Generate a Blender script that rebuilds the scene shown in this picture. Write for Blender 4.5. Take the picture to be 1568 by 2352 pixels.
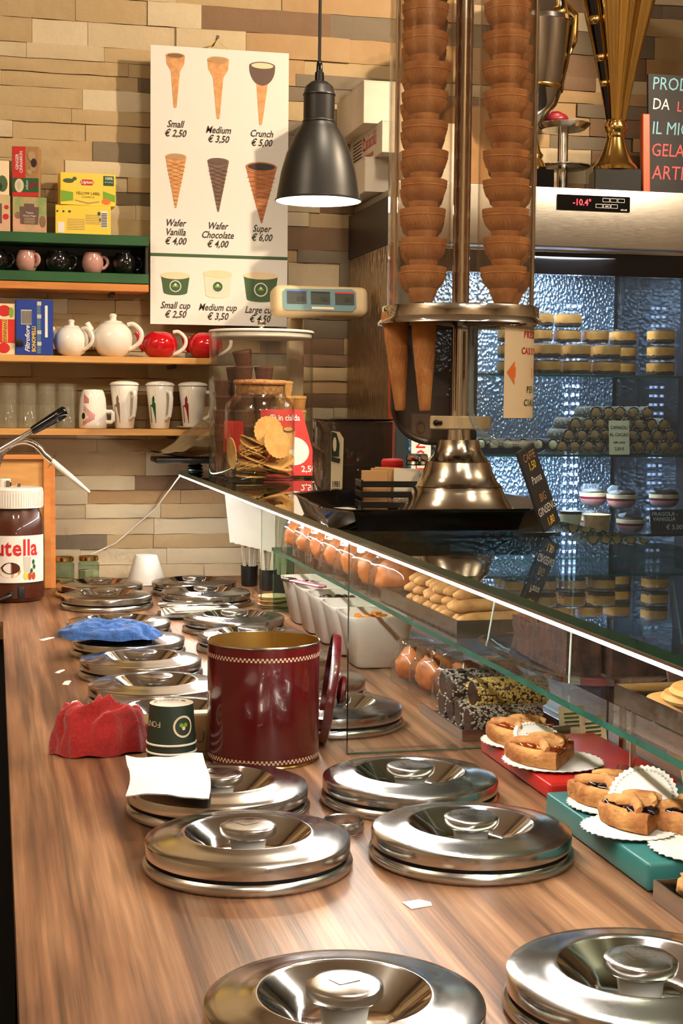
import bpy, bmesh, math, random
from mathutils import Vector, Matrix, Euler, noise as mnoise
R = math.radians
PI = math.pi
random.seed(11)
for o in list(bpy.data.objects):
    bpy.data.objects.remove(o)
SC = bpy.context.scene
COL = SC.collection
ZC = 0.95            # height of the worktop above the floor; everything below is given relative to the worktop

# ------------------------------------------------------------------ camera
cam_d = bpy.data.cameras.new('camera')
cam_d.sensor_fit = 'VERTICAL'
cam_d.sensor_height = 36.0
cam_d.lens = 36.0 * 3450.0 / 2352.0
cam_d.clip_start = 0.05
cam = bpy.data.objects.new('camera', cam_d)
COL.objects.link(cam)
cam.matrix_world = (Matrix.Translation((0, 0, ZC + 0.49)) @ Matrix.Rotation(-R(13.04), 4, 'Z')
                    @ Matrix.Rotation(R(90 - 4.056), 4, 'X') @ Matrix.Rotation(0.010, 4, 'Z'))
SC.camera = cam

# ------------------------------------------------------------------ colour management, world
SC.view_settings.view_transform = 'Standard'
SC.view_settings.look = 'None'
SC.view_settings.gamma = 1.0
SC.view_settings.use_curve_mapping = False
SC.view_settings.exposure = 0.0
SC.cycles.transparent_max_bounces = 32
SC.cycles.max_bounces = 5
SC.cycles.diffuse_bounces = 3
SC.cycles.glossy_bounces = 4
SC.cycles.transmission_bounces = 4
SC.cycles.use_adaptive_sampling = True
SC.cycles.adaptive_threshold = 0.14
SC.cycles.caustics_reflective = False
SC.cycles.caustics_refractive = False
SC.cycles.sample_clamp_indirect = 4.0
SC.cycles.use_denoising = True
W = bpy.data.worlds.new('world')
SC.world = W
W.use_nodes = True
W.node_tree.nodes['Background'].inputs[0].default_value = (1.0, 0.86, 0.70, 1)
W.node_tree.nodes['Background'].inputs[1].default_value = 0.18

# ------------------------------------------------------------------ lights of the shop and added fill
def lamp(name, kind, loc, energy, color, size=0.1, aim=None, spot=None, blend=0.5):
    d = bpy.data.lights.new(name, kind)
    d.energy = energy
    d.color = color
    if kind == 'AREA':
        d.shape = 'DISK'
        d.size = size
    else:
        d.shadow_soft_size = size
    if spot:
        d.spot_size = R(spot)
        d.spot_blend = blend
    o = bpy.data.objects.new(name, d)
    COL.objects.link(o)
    o.location = (loc[0], loc[1], loc[2] + ZC)
    if aim:
        v = Vector(aim) - Vector(loc)
        o.rotation_euler = v.to_track_quat('-Z', 'Y').to_euler()
    return o
WARM = (1.0, 0.78, 0.54)
# track spotlights above the customer aisle, aimed at the far wall and the counter
lamp('track_spot_light', 'SPOT', (2.20, 2.55, 2.12), 200, WARM, 0.025, (0.40, 4.2, 0.8), 66, 0.5)
lamp('track_spot_light', 'SPOT', (2.42, 2.30, 2.12), 70, WARM, 0.025, (0.40, 4.2, 0.8), 66, 0.5)
lamp('track_spot_light', 'SPOT', (1.5, 0.6, 2.12), 66, WARM, 0.04, (0.45, 1.9, 0.0), 70, 0.6)
lamp('track_spot_light', 'SPOT', (-0.6, 2.2, 2.12), 40, WARM, 0.04, (0.2, 3.2, 0.0), 70, 0.6)
# unseen ceiling lamps added as general fill
for cx, cy in ((0.0, -0.6), (1.6, -0.4), (-1.2, 1.6), (0.9, 2.5)):
    lamp('fill_downlight', 'AREA', (cx, cy, 2.20), 24, (1.0, 0.84, 0.64), 0.35, (cx, cy, 0))
# unseen lamps added to brighten the ceiling that the lids reflect
for cx, cy in ((-1.9, 1.2), (3.2, 1.0), (0.8, -1.4)):
    lamp('added_uplight', 'AREA', (cx, cy, 1.75), 26, (1.0, 0.88, 0.72), 0.7, (cx, cy, 3))

# ------------------------------------------------------------------ helpers
def lin(c):
    return tuple(((v / 255) / 12.92 if v <= 10.31 else (((v / 255) + 0.055) / 1.055) ** 2.4) for v in c[:3]) + (1.0,)

MATS = {}
def pm(name, c, rough=0.5, metal=0.0, c2=None, nscale=8.0, stretch=(1, 1, 1), lohi=(0.35, 0.65), bump=0.0, bscale=None,
       coat=0.0, emis=None, estr=0.0, sheen=0.0, trans=0.0, rough2=None, coord='Object', detail=4.0, sub=0.0, spec=0.5):
    m = bpy.data.materials.new(name)
    m.use_nodes = True
    nt = m.node_tree
    b = nt.nodes['Principled BSDF']
    L = nt.links.new
    b.inputs['Base Color'].default_value = lin(c)
    b.inputs['Roughness'].default_value = rough
    b.inputs['Metallic'].default_value = metal
    b.inputs['Coat Weight'].default_value = coat
    b.inputs['Sheen Weight'].default_value = sheen
    b.inputs['Transmission Weight'].default_value = trans
    b.inputs['Specular IOR Level'].default_value = spec
    if sub:
        b.inputs['Subsurface Weight'].default_value = sub
        b.inputs['Subsurface Radius'].default_value = (0.01, 0.006, 0.003)
    if emis:
        b.inputs['Emission Color'].default_value = lin(emis)
        b.inputs['Emission Strength'].default_value = estr
    if c2 or bump or rough2 is not None:
        tc = nt.nodes.new('ShaderNodeTexCoord')
        mp = nt.nodes.new('ShaderNodeMapping')
        mp.inputs['Scale'].default_value = stretch
        L(tc.outputs[coord], mp.inputs[0])
        n = nt.nodes.new('ShaderNodeTexNoise')
        n.inputs['Scale'].default_value = nscale
        n.inputs['Detail'].default_value = detail
        L(mp.outputs[0], n.inputs['Vector'])
        if c2:
            r = nt.nodes.new('ShaderNodeValToRGB')
            r.color_ramp.elements[0].position = lohi[0]
            r.color_ramp.elements[1].position = lohi[1]
            r.color_ramp.elements[0].color = lin(c)
            r.color_ramp.elements[1].color = lin(c2)
            L(n.outputs[0], r.inputs[0])
            L(r.outputs[0], b.inputs['Base Color'])
        if rough2 is not None:
            mr = nt.nodes.new('ShaderNodeMapRange')
            mr.inputs[1].default_value = 0.35
            mr.inputs[2].default_value = 0.65
            mr.inputs[3].default_value = rough
            mr.inputs[4].default_value = rough2
            L(n.outputs[0], mr.inputs[0])
            L(mr.outputs[0], b.inputs['Roughness'])
        if bump:
            n2 = n
            if bscale:
                n2 = nt.nodes.new('ShaderNodeTexNoise')
                n2.inputs['Scale'].default_value = bscale
                n2.inputs['Detail'].default_value = 5
                L(mp.outputs[0], n2.inputs['Vector'])
            bp = nt.nodes.new('ShaderNodeBump')
            bp.inputs['Strength'].default_value = bump
            bp.inputs['Distance'].default_value = 0.004
            L(n2.outputs[0], bp.inputs['Height'])
            L(bp.outputs[0], b.inputs['Normal'])
    MATS[name] = m
    return m

def glass(name, tint=(245, 250, 248), f0=0.045, rough=0.0, gain=0.9, bump=0.0, bscale=30, haze=0.0, hazecol=(220, 225, 225), stretch=(1, 1, 1), power=5.0):
    """clear pane: see-through, mirror-like towards grazing angles, with an optional diffuse haze mixed in"""
    m = bpy.data.materials.new(name)
    m.use_nodes = True
    nt = m.node_tree
    nt.nodes.clear()
    L = nt.links.new
    out = nt.nodes.new('ShaderNodeOutputMaterial')
    tr = nt.nodes.new('ShaderNodeBsdfTransparent')
    tr.inputs[0].default_value = lin(tint)
    gl = nt.nodes.new('ShaderNodeBsdfGlossy')
    gl.inputs['Roughness'].default_value = rough
    lw = nt.nodes.new('ShaderNodeLayerWeight')
    lw.inputs[0].default_value = 0.5
    pw = nt.nodes.new('ShaderNodeMath')
    pw.operation = 'POWER'
    pw.inputs[1].default_value = power
    L(lw.outputs['Facing'], pw.inputs[0])
    ma = nt.nodes.new('ShaderNodeMath')
    ma.operation = 'MULTIPLY_ADD'
    ma.inputs[1].default_value = gain
    ma.inputs[2].default_value = f0
    L(pw.outputs[0], ma.inputs[0])
    mx = nt.nodes.new('ShaderNodeMixShader')
    L(ma.outputs[0], mx.inputs[0])
    L(tr.outputs[0], mx.inputs[1])
    L(gl.outputs[0], mx.inputs[2])
    last = mx
    if haze:
        df = nt.nodes.new('ShaderNodeBsdfDiffuse')
        df.inputs[0].default_value = lin(hazecol)
        m2 = nt.nodes.new('ShaderNodeMixShader')
        m2.inputs[0].default_value = haze
        L(mx.outputs[0], m2.inputs[1])
        L(df.outputs[0], m2.inputs[2])
        last = m2
    if bump:
        tc = nt.nodes.new('ShaderNodeTexCoord')
        mp = nt.nodes.new('ShaderNodeMapping')
        mp.inputs['Scale'].default_value = stretch
        L(tc.outputs['Object'], mp.inputs[0])
        n = nt.nodes.new('ShaderNodeTexNoise')
        n.inputs['Scale'].default_value = bscale
        L(mp.outputs[0], n.inputs['Vector'])
        bp = nt.nodes.new('ShaderNodeBump')
        bp.inputs['Strength'].default_value = bump
        bp.inputs['Distance'].default_value = 0.004
        L(n.outputs[0], bp.inputs['Height'])
        L(bp.outputs[0], gl.inputs['Normal'])
        L(bp.outputs[0], lw.inputs['Normal'])
    L(last.outputs[0], out.inputs[0])
    MATS[name] = m
    return m

class MB:
    """collects shapes that become one mesh"""
    def __init__(s):
        s.v = []
        s.f = []
    def add(s, vs, fs):
        k = len(s.v)
        s.v += [tuple(p) for p in vs]
        s.f += [tuple(i + k for i in q) for q in fs]
        return s
    def box(s, x0, x1, y0, y1, z0, z1):
        vs = [(x, y, z) for z in (z0, z1) for y in (y0, y1) for x in (x0, x1)]
        return s.add(vs, [(0, 2, 3, 1), (4, 5, 7, 6), (0, 1, 5, 4), (2, 6, 7, 3), (0, 4, 6, 2), (1, 3, 7, 5)])
    def rbox(s, x0, x1, y0, y1, z0, z1, b=0.003, seg=2):
        bm = bmesh.new()
        bmesh.ops.create_cube(bm, size=1.0)
        for q in bm.verts:
            q.co = Vector(((x0 + x1) / 2 + q.co.x * (x1 - x0), (y0 + y1) / 2 + q.co.y * (y1 - y0), (z0 + z1) / 2 + q.co.z * (z1 - z0)))
        bmesh.ops.bevel(bm, geom=bm.edges[:], offset=b, segments=seg, affect='EDGES', profile=0.5)
        bm.verts.index_update()
        s.add([q.co[:] for q in bm.verts], [tuple(w.index for w in fc.verts) for fc in bm.faces])
        bm.free()
        return s
    def lathe(s, prof, n=40, c=(0, 0), a0=0.0, a1=2 * PI, sup=None, sx=1.0, sy=1.0):
        full = abs(a1 - a0 - 2 * PI) < 1e-6
        m = n if full else n + 1
        vs = []
        for r, z in prof:
            for i in range(m):
                a = a0 + (a1 - a0) * i / n
                cx, sn = math.cos(a), math.sin(a)
                if sup:
                    k = (abs(cx) ** sup + abs(sn) ** sup) ** (-1.0 / sup)
                    cx, sn = cx * k, sn * k
                vs.append((c[0] + r * cx * sx, c[1] + r * sn * sy, z))
        fs = []
        for j in range(len(prof) - 1):
            for i in range(m if full else m - 1):
                k = (i + 1) % m
                fs.append((j * m + i, j * m + k, (j + 1) * m + k, (j + 1) * m + i))
        k0 = len(s.v)
        s.add(vs, fs)
        return s
    def cap(s, prof_r, z, n=40, c=(0, 0), flip=False):
        vs = [(c[0] + prof_r * math.cos(2 * PI * i / n), c[1] + prof_r * math.sin(2 * PI * i / n), z) for i in range(n)]
        f = tuple(range(n))
        return s.add(vs, [f[::-1] if flip else f])
    def prism(s, poly, z0, z1):
        n = len(poly)
        vs = [(x, y, z0) for x, y in poly] + [(x, y, z1) for x, y in poly]
        fs = [tuple(range(n))[::-1], tuple(range(n, 2 * n))]
        fs += [(i, (i + 1) % n, n + (i + 1) % n, n + i) for i in range(n)]
        return s.add(vs, fs)
    def tube(s, pts, r, n=10, caps=True, sx=1.0):
        pts = [Vector(p) for p in pts]
        rs = r if isinstance(r, (list, tuple)) else [r] * len(pts)
        k0 = len(s.v)
        prev = None
        for i, p in enumerate(pts):
            t = (pts[min(i + 1, len(pts) - 1)] - pts[max(i - 1, 0)]).normalized()
            if prev is None:
                u = t.orthogonal().normalized()
            else:
                u = (prev - t * prev.dot(t)).normalized()
            prev = u
            w = t.cross(u)
            for j in range(n):
                a = 2 * PI * j / n
                s.v.append(tuple(p + (u * math.cos(a) * sx + w * math.sin(a)) * rs[i]))
        for i in range(len(pts) - 1):
            for j in range(n):
                k = (j + 1) % n
                s.f.append((k0 + i * n + j, k0 + i * n + k, k0 + (i + 1) * n + k, k0 + (i + 1) * n + j))
        if caps:
            s.f.append(tuple(k0 + j for j in range(n))[::-1])
            s.f.append(tuple(k0 + (len(pts) - 1) * n + j for j in range(n)))
        return s
    def grid(s, fn, nu, nv, cu=False):
        vs = [fn(i / nu, j / nv) for j in range(nv + 1) for i in range(nu if cu else nu + 1)]
        m = nu if cu else nu + 1
        fs = []
        for j in range(nv):
            for i in range(nu):
                k = (i + 1) % m if cu else i + 1
                fs.append((j * m + i, j * m + k, (j + 1) * m + k, (j + 1) * m + i))
        return s.add(vs, fs)
    def ball(s, c, r, nu=14, nv=9, jit=0.0, sq=(1, 1, 1), seed=0.0, ns=2.0):
        def fn(u, v):
            a, b = 2 * PI * u, PI * (v - 0.5)
            d = Vector((math.cos(b) * math.cos(a), math.cos(b) * math.sin(a), math.sin(b)))
            k = 1 + jit * mnoise.noise(d * ns + Vector((seed, seed * 1.7, 3.1)))
            return (c[0] + d.x * r * k * sq[0], c[1] + d.y * r * k * sq[1], c[2] + d.z * r * k * sq[2])
        return s.grid(fn, nu, nv, cu=True)
    def xf(s, M, k=0):
        for i in range(k, len(s.v)):
            s.v[i] = tuple(M @ Vector(s.v[i]))
        return s

def mesh_of(mb, mats, smooth=35, mi=None):
    me = bpy.data.meshes.new('mesh')
    me.from_pydata(mb.v, [], mb.f)
    for m in (mats if isinstance(mats, (list, tuple)) else [mats]):
        me.materials.append(MATS[m] if isinstance(m, str) else m)
    if mi:
        for p in me.polygons:
            p.material_index = mi(p)
    if smooth:
        me.polygons.foreach_set('use_smooth', [True] * len(me.polygons))
        me.set_sharp_from_angle(angle=R(smooth))
    me.update()
    return me

def put(name, me, parent=None, loc=(0, 0, 0), rot=(0, 0, 0), scale=(1, 1, 1)):
    o = bpy.data.objects.new(name, me)
    COL.objects.link(o)
    o.location = loc if parent else (loc[0], loc[1], loc[2] + ZC)
    o.rotation_euler = rot
    o.scale = scale
    o.parent = parent
    return o

def part(name, mb, mat, parent, loc=(0, 0, 0), rot=(0, 0, 0), smooth=35, mi=None, label=None):
    o = put(name, mesh_of(mb, mat, smooth, mi), parent, loc, rot)
    if label:
        o['label'] = label
    return o

def tag(o, label, cat, group=None, kind=None):
    o['label'] = label
    o['category'] = cat
    if group:
        o['group'] = group
    if kind:
        o['kind'] = kind
    return o

def thing(name, label, cat, loc=(0, 0, 0), rot=0.0, group=None):
    o = put(name, None, None, loc, rot if isinstance(rot, tuple) else (0, 0, rot))
    o.empty_display_size = 0.05
    return tag(o, label, cat, group)

def solo(name, mb, mat, label, cat, loc=(0, 0, 0), rot=0.0, group=None, smooth=35, mi=None):
    o = put(name, mesh_of(mb, mat, smooth, mi), None, loc, rot if isinstance(rot, tuple) else (0, 0, rot))
    return tag(o, label, cat, group)

def struct(name, mb, mat, label=None, smooth=0, mi=None):
    o = put(name, mesh_of(mb, mat, smooth, mi))
    o['kind'] = 'structure'
    if label:
        o['label'] = label
    return o

def dup(o, loc, rot=None, label=None, group=None, parent=None):
    c = o.copy()
    COL.objects.link(c)
    c.parent = parent
    if parent is None:
        c.location = (loc[0], loc[1], loc[2] + ZC)
        if rot is not None:
            c.rotation_euler = rot if isinstance(rot, tuple) else (0, 0, rot)
        if label:
            c['label'] = label
        if group:
            c['group'] = group
    for ch in list(o.children):
        k = ch.copy()
        COL.objects.link(k)
        k.parent = c
        for g in list(ch.children):
            h = g.copy()
            COL.objects.link(h)
            h.parent = k
    return c

STYLE = {'script': (0x1D4D0, 0x1D4EA, None), 'fraktur': (0x1D56C, 0x1D586, None), 'serif': (0x1D400, 0x1D41A, 0x1D7CE)}
def styled(s, st):
    up, lo, dg = STYLE[st]
    out = ''
    for c in s:
        if 'A' <= c <= 'Z':
            out += chr(up + ord(c) - 65)
        elif 'a' <= c <= 'z':
            out += chr(lo + ord(c) - 97)
        elif dg and c.isdigit():
            out += chr(dg + int(c))
        else:
            out += c
    return out

def smooth_path(pts, k=4):
    P = [Vector(p) for p in pts]
    out = []
    for i in range(len(P) - 1):
        a, b, c, d = P[max(i - 1, 0)], P[i], P[i + 1], P[min(i + 2, len(P) - 1)]
        for j in range(k):
            t = j / k
            out.append(0.5 * ((2 * b) + (c - a) * t + (2 * a - 5 * b + 4 * c - d) * t * t + (3 * b - a - 3 * c + d) * t ** 3))
    out.append(P[-1])
    return out

def text(s, size, mat, parent, loc, rot=(R(90), 0, 0), name='lettering', shear=0.0, align='CENTER', sx=1.0, bold=0.0, ext=0.0, style=None):
    cu = bpy.data.curves.new('lettering', 'FONT')
    cu.body = styled(s, style) if style else s
    cu.size = size
    cu.shear = shear
    cu.align_x = align
    cu.align_y = 'CENTER'
    cu.offset = bold
    cu.extrude = ext
    cu.resolution_u = 2
    cu.materials.append(MATS[mat])
    tmp = bpy.data.objects.new('tmp', cu)
    COL.objects.link(tmp)
    me = bpy.data.meshes.new_from_object(tmp)
    bpy.data.objects.remove(tmp)
    bpy.data.curves.remove(cu)
    o = bpy.data.objects.new(name, me)
    COL.objects.link(o)
    o.parent = parent
    o.location = loc
    o.rotation_euler = rot
    o.scale = (sx, 1, 1)
    return o

def flat(name, polys, mat, parent, loc=(0, 0, 0), rot=(R(90), 0, 0), th=0.0003):
    """flat printed shape: polygons in the local XY plane with a hair of thickness"""
    mb = MB()
    for p in polys:
        mb.prism(p, 0, th)
    return part(name, mb, mat, parent, loc, rot, smooth=0)

def circ(cx, cy, r, n=24, ry=None):
    return [(cx + r * math.cos(2 * PI * i / n), cy + (ry or r) * math.sin(2 * PI * i / n)) for i in range(n)]

def rect(x0, x1, y0, y1):
    return [(x0, y0), (x1, y0), (x1, y1), (x0, y1)]
ORD = ['first', 'second', 'third', 'fourth', 'fifth', 'sixth', 'seventh', 'eighth', 'ninth', 'tenth', 'eleventh', 'twelfth', 'thirteenth', 'fourteenth', 'fifteenth', 'sixteenth']
# ------------------------------------------------------------------ materials
pm('steel', (205, 203, 200), 0.16, 1.0, nscale=60, rough2=0.26, stretch=(1, 1, 1), bump=0.01, bscale=220)
pm('steel_plate', (210, 208, 206), 0.13, 1.0, nscale=7, rough2=0.20, bump=0.006, bscale=160)
pm('steel_bowl', (215, 212, 208), 0.09, 1.0)
pm('steel_brushed', (190, 186, 178), 0.30, 1.0, nscale=30, stretch=(1, 1, 40), rough2=0.42, bump=0.02)
pm('chrome', (225, 222, 218), 0.06, 1.0)
pm('dark_steel', (60, 54, 50), 0.35, 0.9)
pm('gold_metal', (224, 186, 110), 0.16, 1.0)
pm('silver_metal', (205, 205, 210), 0.10, 1.0)
pm('brass_inside', (190, 150, 74), 0.36, 0.85, c2=(170, 132, 62), nscale=5)
pm('black_plastic', (18, 17, 17), 0.38)
pm('black_gloss', (12, 11, 12), 0.12)
pm('black_paint', (26, 24, 22), 0.42, c2=(32, 29, 26), nscale=20)
pm('rubber', (14, 13, 12), 0.8)
pm('white_plastic', (236, 232, 224), 0.38)
pm('white_ceramic', (240, 235, 226), 0.12, coat=0.4)
pm('pink_ceramic', (196, 146, 138), 0.15, coat=0.4)
pm('black_ceramic', (16, 15, 16), 0.10, coat=0.4)
pm('red_ceramic', (190, 18, 30), 0.10, coat=0.5)
pm('white_paper', (240, 236, 228), 0.8, c2=(230, 225, 215), nscale=9)
pm('card_white', (236, 232, 226), 0.6)
pm('kraft', (178, 138, 92), 0.8, c2=(166, 126, 82), nscale=30)
pm('box_card', (226, 216, 198), 0.75, c2=(214, 202, 184), nscale=12)
pm('ink', (58, 46, 40), 0.7)
pm('ink_black', (24, 22, 22), 0.7)
pm('ink_red', (200, 30, 30), 0.6)
pm('ink_white', (240, 238, 232), 0.6)
pm('ink_yellow', (250, 205, 60), 0.6)
pm('green_print', (64, 92, 52), 0.6)
pm('green_dark', (38, 52, 40), 0.55)
pm('green_bright', (120, 170, 40), 0.6)
pm('green_paint', (34, 92, 46), 0.45, c2=(28, 78, 40), nscale=10)
pm('yellow_print', (248, 208, 58), 0.5, c2=(252, 222, 92), nscale=6)
pm('red_print', (206, 36, 34), 0.5)
pm('orange_print', (236, 120, 50), 0.55)
pm('blue_print', (26, 58, 150), 0.4)
pm('cream_print', (240, 216, 178), 0.6)
pm('pink_print', (226, 168, 150), 0.6, c2=(196, 190, 130), nscale=14)
pm('herb_print', (214, 162, 132), 0.6, c2=(128, 158, 92), nscale=12, lohi=(0.42, 0.58))
pm('brown_print', (104, 78, 68), 0.6)
pm('wood_light', (216, 164, 96), 0.5, c2=(196, 140, 76), nscale=6, stretch=(1, 8, 8), bump=0.05)
pm('wood_orange', (214, 140, 68), 0.5, c2=(196, 122, 56), nscale=6, stretch=(1, 8, 8), bump=0.05)
pm('beige_plastic', (214, 190, 150), 0.45)
pm('panel_blue', (104, 138, 146), 0.4)
pm('lcd', (62, 66, 58), 0.25)
pm('lcd_digit', (28, 32, 28), 0.4)
pm('dark_back', (40, 33, 28), 0.6)
pm('burgundy', (86, 7, 15), 0.22, c2=(76, 5, 13), nscale=4, coat=0.5)
pm('checker_print', (196, 168, 140), 0.4)
pm('chalk_slate', (34, 32, 34), 0.75, c2=(44, 41, 42), nscale=6)
pm('chalk_white', (226, 222, 216), 0.9)
pm('chalk_blue', (126, 178, 196), 0.9)
pm('chalk_red', (222, 92, 92), 0.9)
pm('orange_wood', (190, 78, 34), 0.45, c2=(174, 66, 28), nscale=6, stretch=(6, 6, 1))
pm('wafer', (206, 146, 84), 0.75, c2=(186, 124, 66), nscale=40, bump=0.25, bscale=160)
pm('wafer_light', (230, 178, 108), 0.75, c2=(214, 158, 88), nscale=40, bump=0.25, bscale=160)
pm('wafer_dark', (216, 152, 92), 0.75, c2=(192, 124, 68), nscale=40, bump=0.25, bscale=160)
pm('wafer_choc', (104, 60, 40), 0.75, c2=(88, 48, 32), nscale=40, bump=0.2, bscale=160)
pm('cork', (196, 142, 90), 0.85, c2=(150, 98, 58), nscale=120, bump=0.2)
pm('brioche', (204, 122, 52), 0.5, c2=(150, 74, 28), nscale=22, lohi=(0.3, 0.75), bump=0.3, bscale=40, coat=0.1)
pm('biscuit', (214, 164, 104), 0.8, c2=(186, 132, 78), nscale=60, bump=0.3, bscale=150)
pm('choc_cake', (70, 38, 26), 0.85, c2=(34, 17, 12), nscale=55, bump=1.0, bscale=80)
pm('choc_crust', (116, 58, 38), 0.75, c2=(84, 40, 26), nscale=40, bump=0.6, bscale=90)
pm('choc', (52, 28, 18), 0.45, c2=(38, 20, 14), nscale=30)
pm('coconut', (158, 148, 138), 0.9)
pm('seed', (214, 182, 110), 0.7)
pm('crust', (214, 158, 92), 0.8, c2=(152, 90, 42), nscale=34, lohi=(0.34, 0.68), bump=0.8, bscale=120)
pm('jam_amber', (168, 74, 14), 0.12, c2=(120, 46, 8), nscale=30, coat=0.5)
pm('jam_blue', (36, 16, 26), 0.12, c2=(20, 9, 16), nscale=40, coat=0.5)
pm('cream', (236, 218, 176), 0.7, c2=(222, 198, 150), nscale=60, bump=0.3)
pm('cream_yellow', (232, 168, 80), 0.55, c2=(206, 132, 52), nscale=30, bump=0.3)
pm('cocoa', (58, 38, 26), 0.85, c2=(82, 54, 34), nscale=60)
pm('pink_cream', (232, 180, 184), 0.5)
pm('berry', (140, 22, 40), 0.35)
pm('red_tray', (176, 34, 30), 0.30, c2=(172, 30, 26), nscale=5)
pm('teal_tray', (52, 116, 114), 0.35, c2=(46, 102, 102), nscale=5)
pm('red_cloth', (178, 24, 22), 0.95, c2=(150, 16, 16), nscale=200, bump=0.6, bscale=500, sheen=0.4)
pm('blue_cloth', (66, 116, 190), 0.95, c2=(48, 92, 166), nscale=160, bump=0.6, bscale=400, sheen=0.4)
pm('chocolate_spread', (78, 32, 16), 0.3)
pm('pink_spatula', (206, 120, 150), 0.4)
pm('candied', (226, 140, 50), 0.3)
pm('film_grey', (200, 196, 186), 0.3)
pm('led_white', (255, 255, 255), 0.5, emis=(255, 248, 238), estr=130.0)
pm('led_cool', (255, 255, 255), 0.5, emis=(206, 216, 255), estr=14.0)
pm('led_red', (255, 60, 70), 0.5, emis=(255, 40, 60), estr=3.0)
pm('bulb_glow', (255, 255, 255), 0.5, emis=(255, 246, 232), estr=16.0)
pm('shade_white', (244, 242, 238), 0.55)
pm('plaster', (196, 172, 140), 0.85, c2=(186, 160, 128), nscale=3)
pm('ceiling_paint', (236, 228, 212), 0.9)
pm('floor_tile', (60, 52, 46), 0.5, c2=(50, 43, 38), nscale=4)
pm('cabinet_dark', (26, 24, 24), 0.45)
pm('grout', (120, 98, 70), 0.95)
pm('glass_edge', (38, 92, 76), 0.25, c2=(28, 74, 62), nscale=20)
pm('clear_edge', (186, 200, 196), 0.2)
pm('sachet_white', (232, 222, 200), 0.6)
pm('sachet_brown', (196, 150, 96), 0.65)
pm('smoke_block', (72, 60, 53), 0.3)
pm('steel_polished', (206, 198, 184), 0.13, 1.0, nscale=6, rough2=0.20)
pm('label_cream', (232, 214, 178), 0.6)
glass('glass_clear', tint=(250, 252, 250), f0=0.04, gain=0.85)
glass('tumbler_glass', tint=(252, 253, 251), f0=0.06, gain=0.9, haze=0.045, hazecol=(240, 232, 215))  # pale haze mixed in to brighten the tumblers, in place of back light
glass('glass_top', tint=(214, 224, 216), f0=0.07, gain=1.0)
glass('glass_thin', tint=(250, 250, 248), f0=0.03, gain=0.8)
glass('acrylic', tint=(251, 251, 249), f0=0.035, gain=0.8, haze=0.006)
glass('acrylic_tube', tint=(253, 251, 248), f0=0.035, gain=0.7, haze=0.010, hazecol=(240, 214, 180), rough=0.02)
glass('acrylic_smoke', tint=(186, 172, 160), f0=0.05, gain=0.8, haze=0.62, hazecol=(104, 88, 76), rough=0.1)
glass('acrylic_edge', tint=(225, 230, 230), f0=0.10, gain=0.9, haze=0.18, hazecol=(210, 222, 224), rough=0.05)
glass('smoke_grey', tint=(170, 158, 150), f0=0.05, gain=0.8, haze=0.30, hazecol=(98, 82, 72))
glass('bag_film', tint=(254, 252, 249), f0=0.07, gain=0.75, rough=0.06, bump=0.25, bscale=30, haze=0.02, power=2.6)
glass('film_wrap', tint=(235, 230, 215), f0=0.10, gain=0.9, rough=0.08, bump=0.9, bscale=26, haze=0.26, hazecol=(214, 190, 150), stretch=(1, 6, 1))
glass('glass_green', tint=(206, 224, 212), f0=0.06, gain=0.9)
glass('fridge_door', tint=(214, 226, 232), f0=0.05, gain=0.9, haze=0.015, hazecol=(160, 180, 210))

# embossed aluminium of the display fridge and the pebbled glass side
def embossed(name, c, rough, metal, scale, stretch, strength):
    m = pm(name, c, rough, metal)
    nt = m.node_tree
    L = nt.links.new
    tc = nt.nodes.new('ShaderNodeTexCoord')
    mp = nt.nodes.new('ShaderNodeMapping')
    mp.inputs['Scale'].default_value = stretch
    vo = nt.nodes.new('ShaderNodeTexVoronoi')
    vo.inputs['Scale'].default_value = scale
    vo.feature = 'SMOOTH_F1'
    bp = nt.nodes.new('ShaderNodeBump')
    bp.inputs['Strength'].default_value = strength
    bp.inputs['Distance'].default_value = 0.01
    L(tc.outputs['Object'], mp.inputs[0])
    L(mp.outputs[0], vo.inputs['Vector'])
    L(vo.outputs['Distance'], bp.inputs['Height'])
    L(bp.outputs[0], nt.nodes['Principled BSDF'].inputs['Normal'])
    return m
embossed('embossed_alu', (150, 168, 190), 0.30, 0.85, 150, (1, 1, 0.7), 0.6)
embossed('stucco_steel', (176, 150, 118), 0.28, 0.9, 90, (1, 1, 0.35), 0.8)

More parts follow.
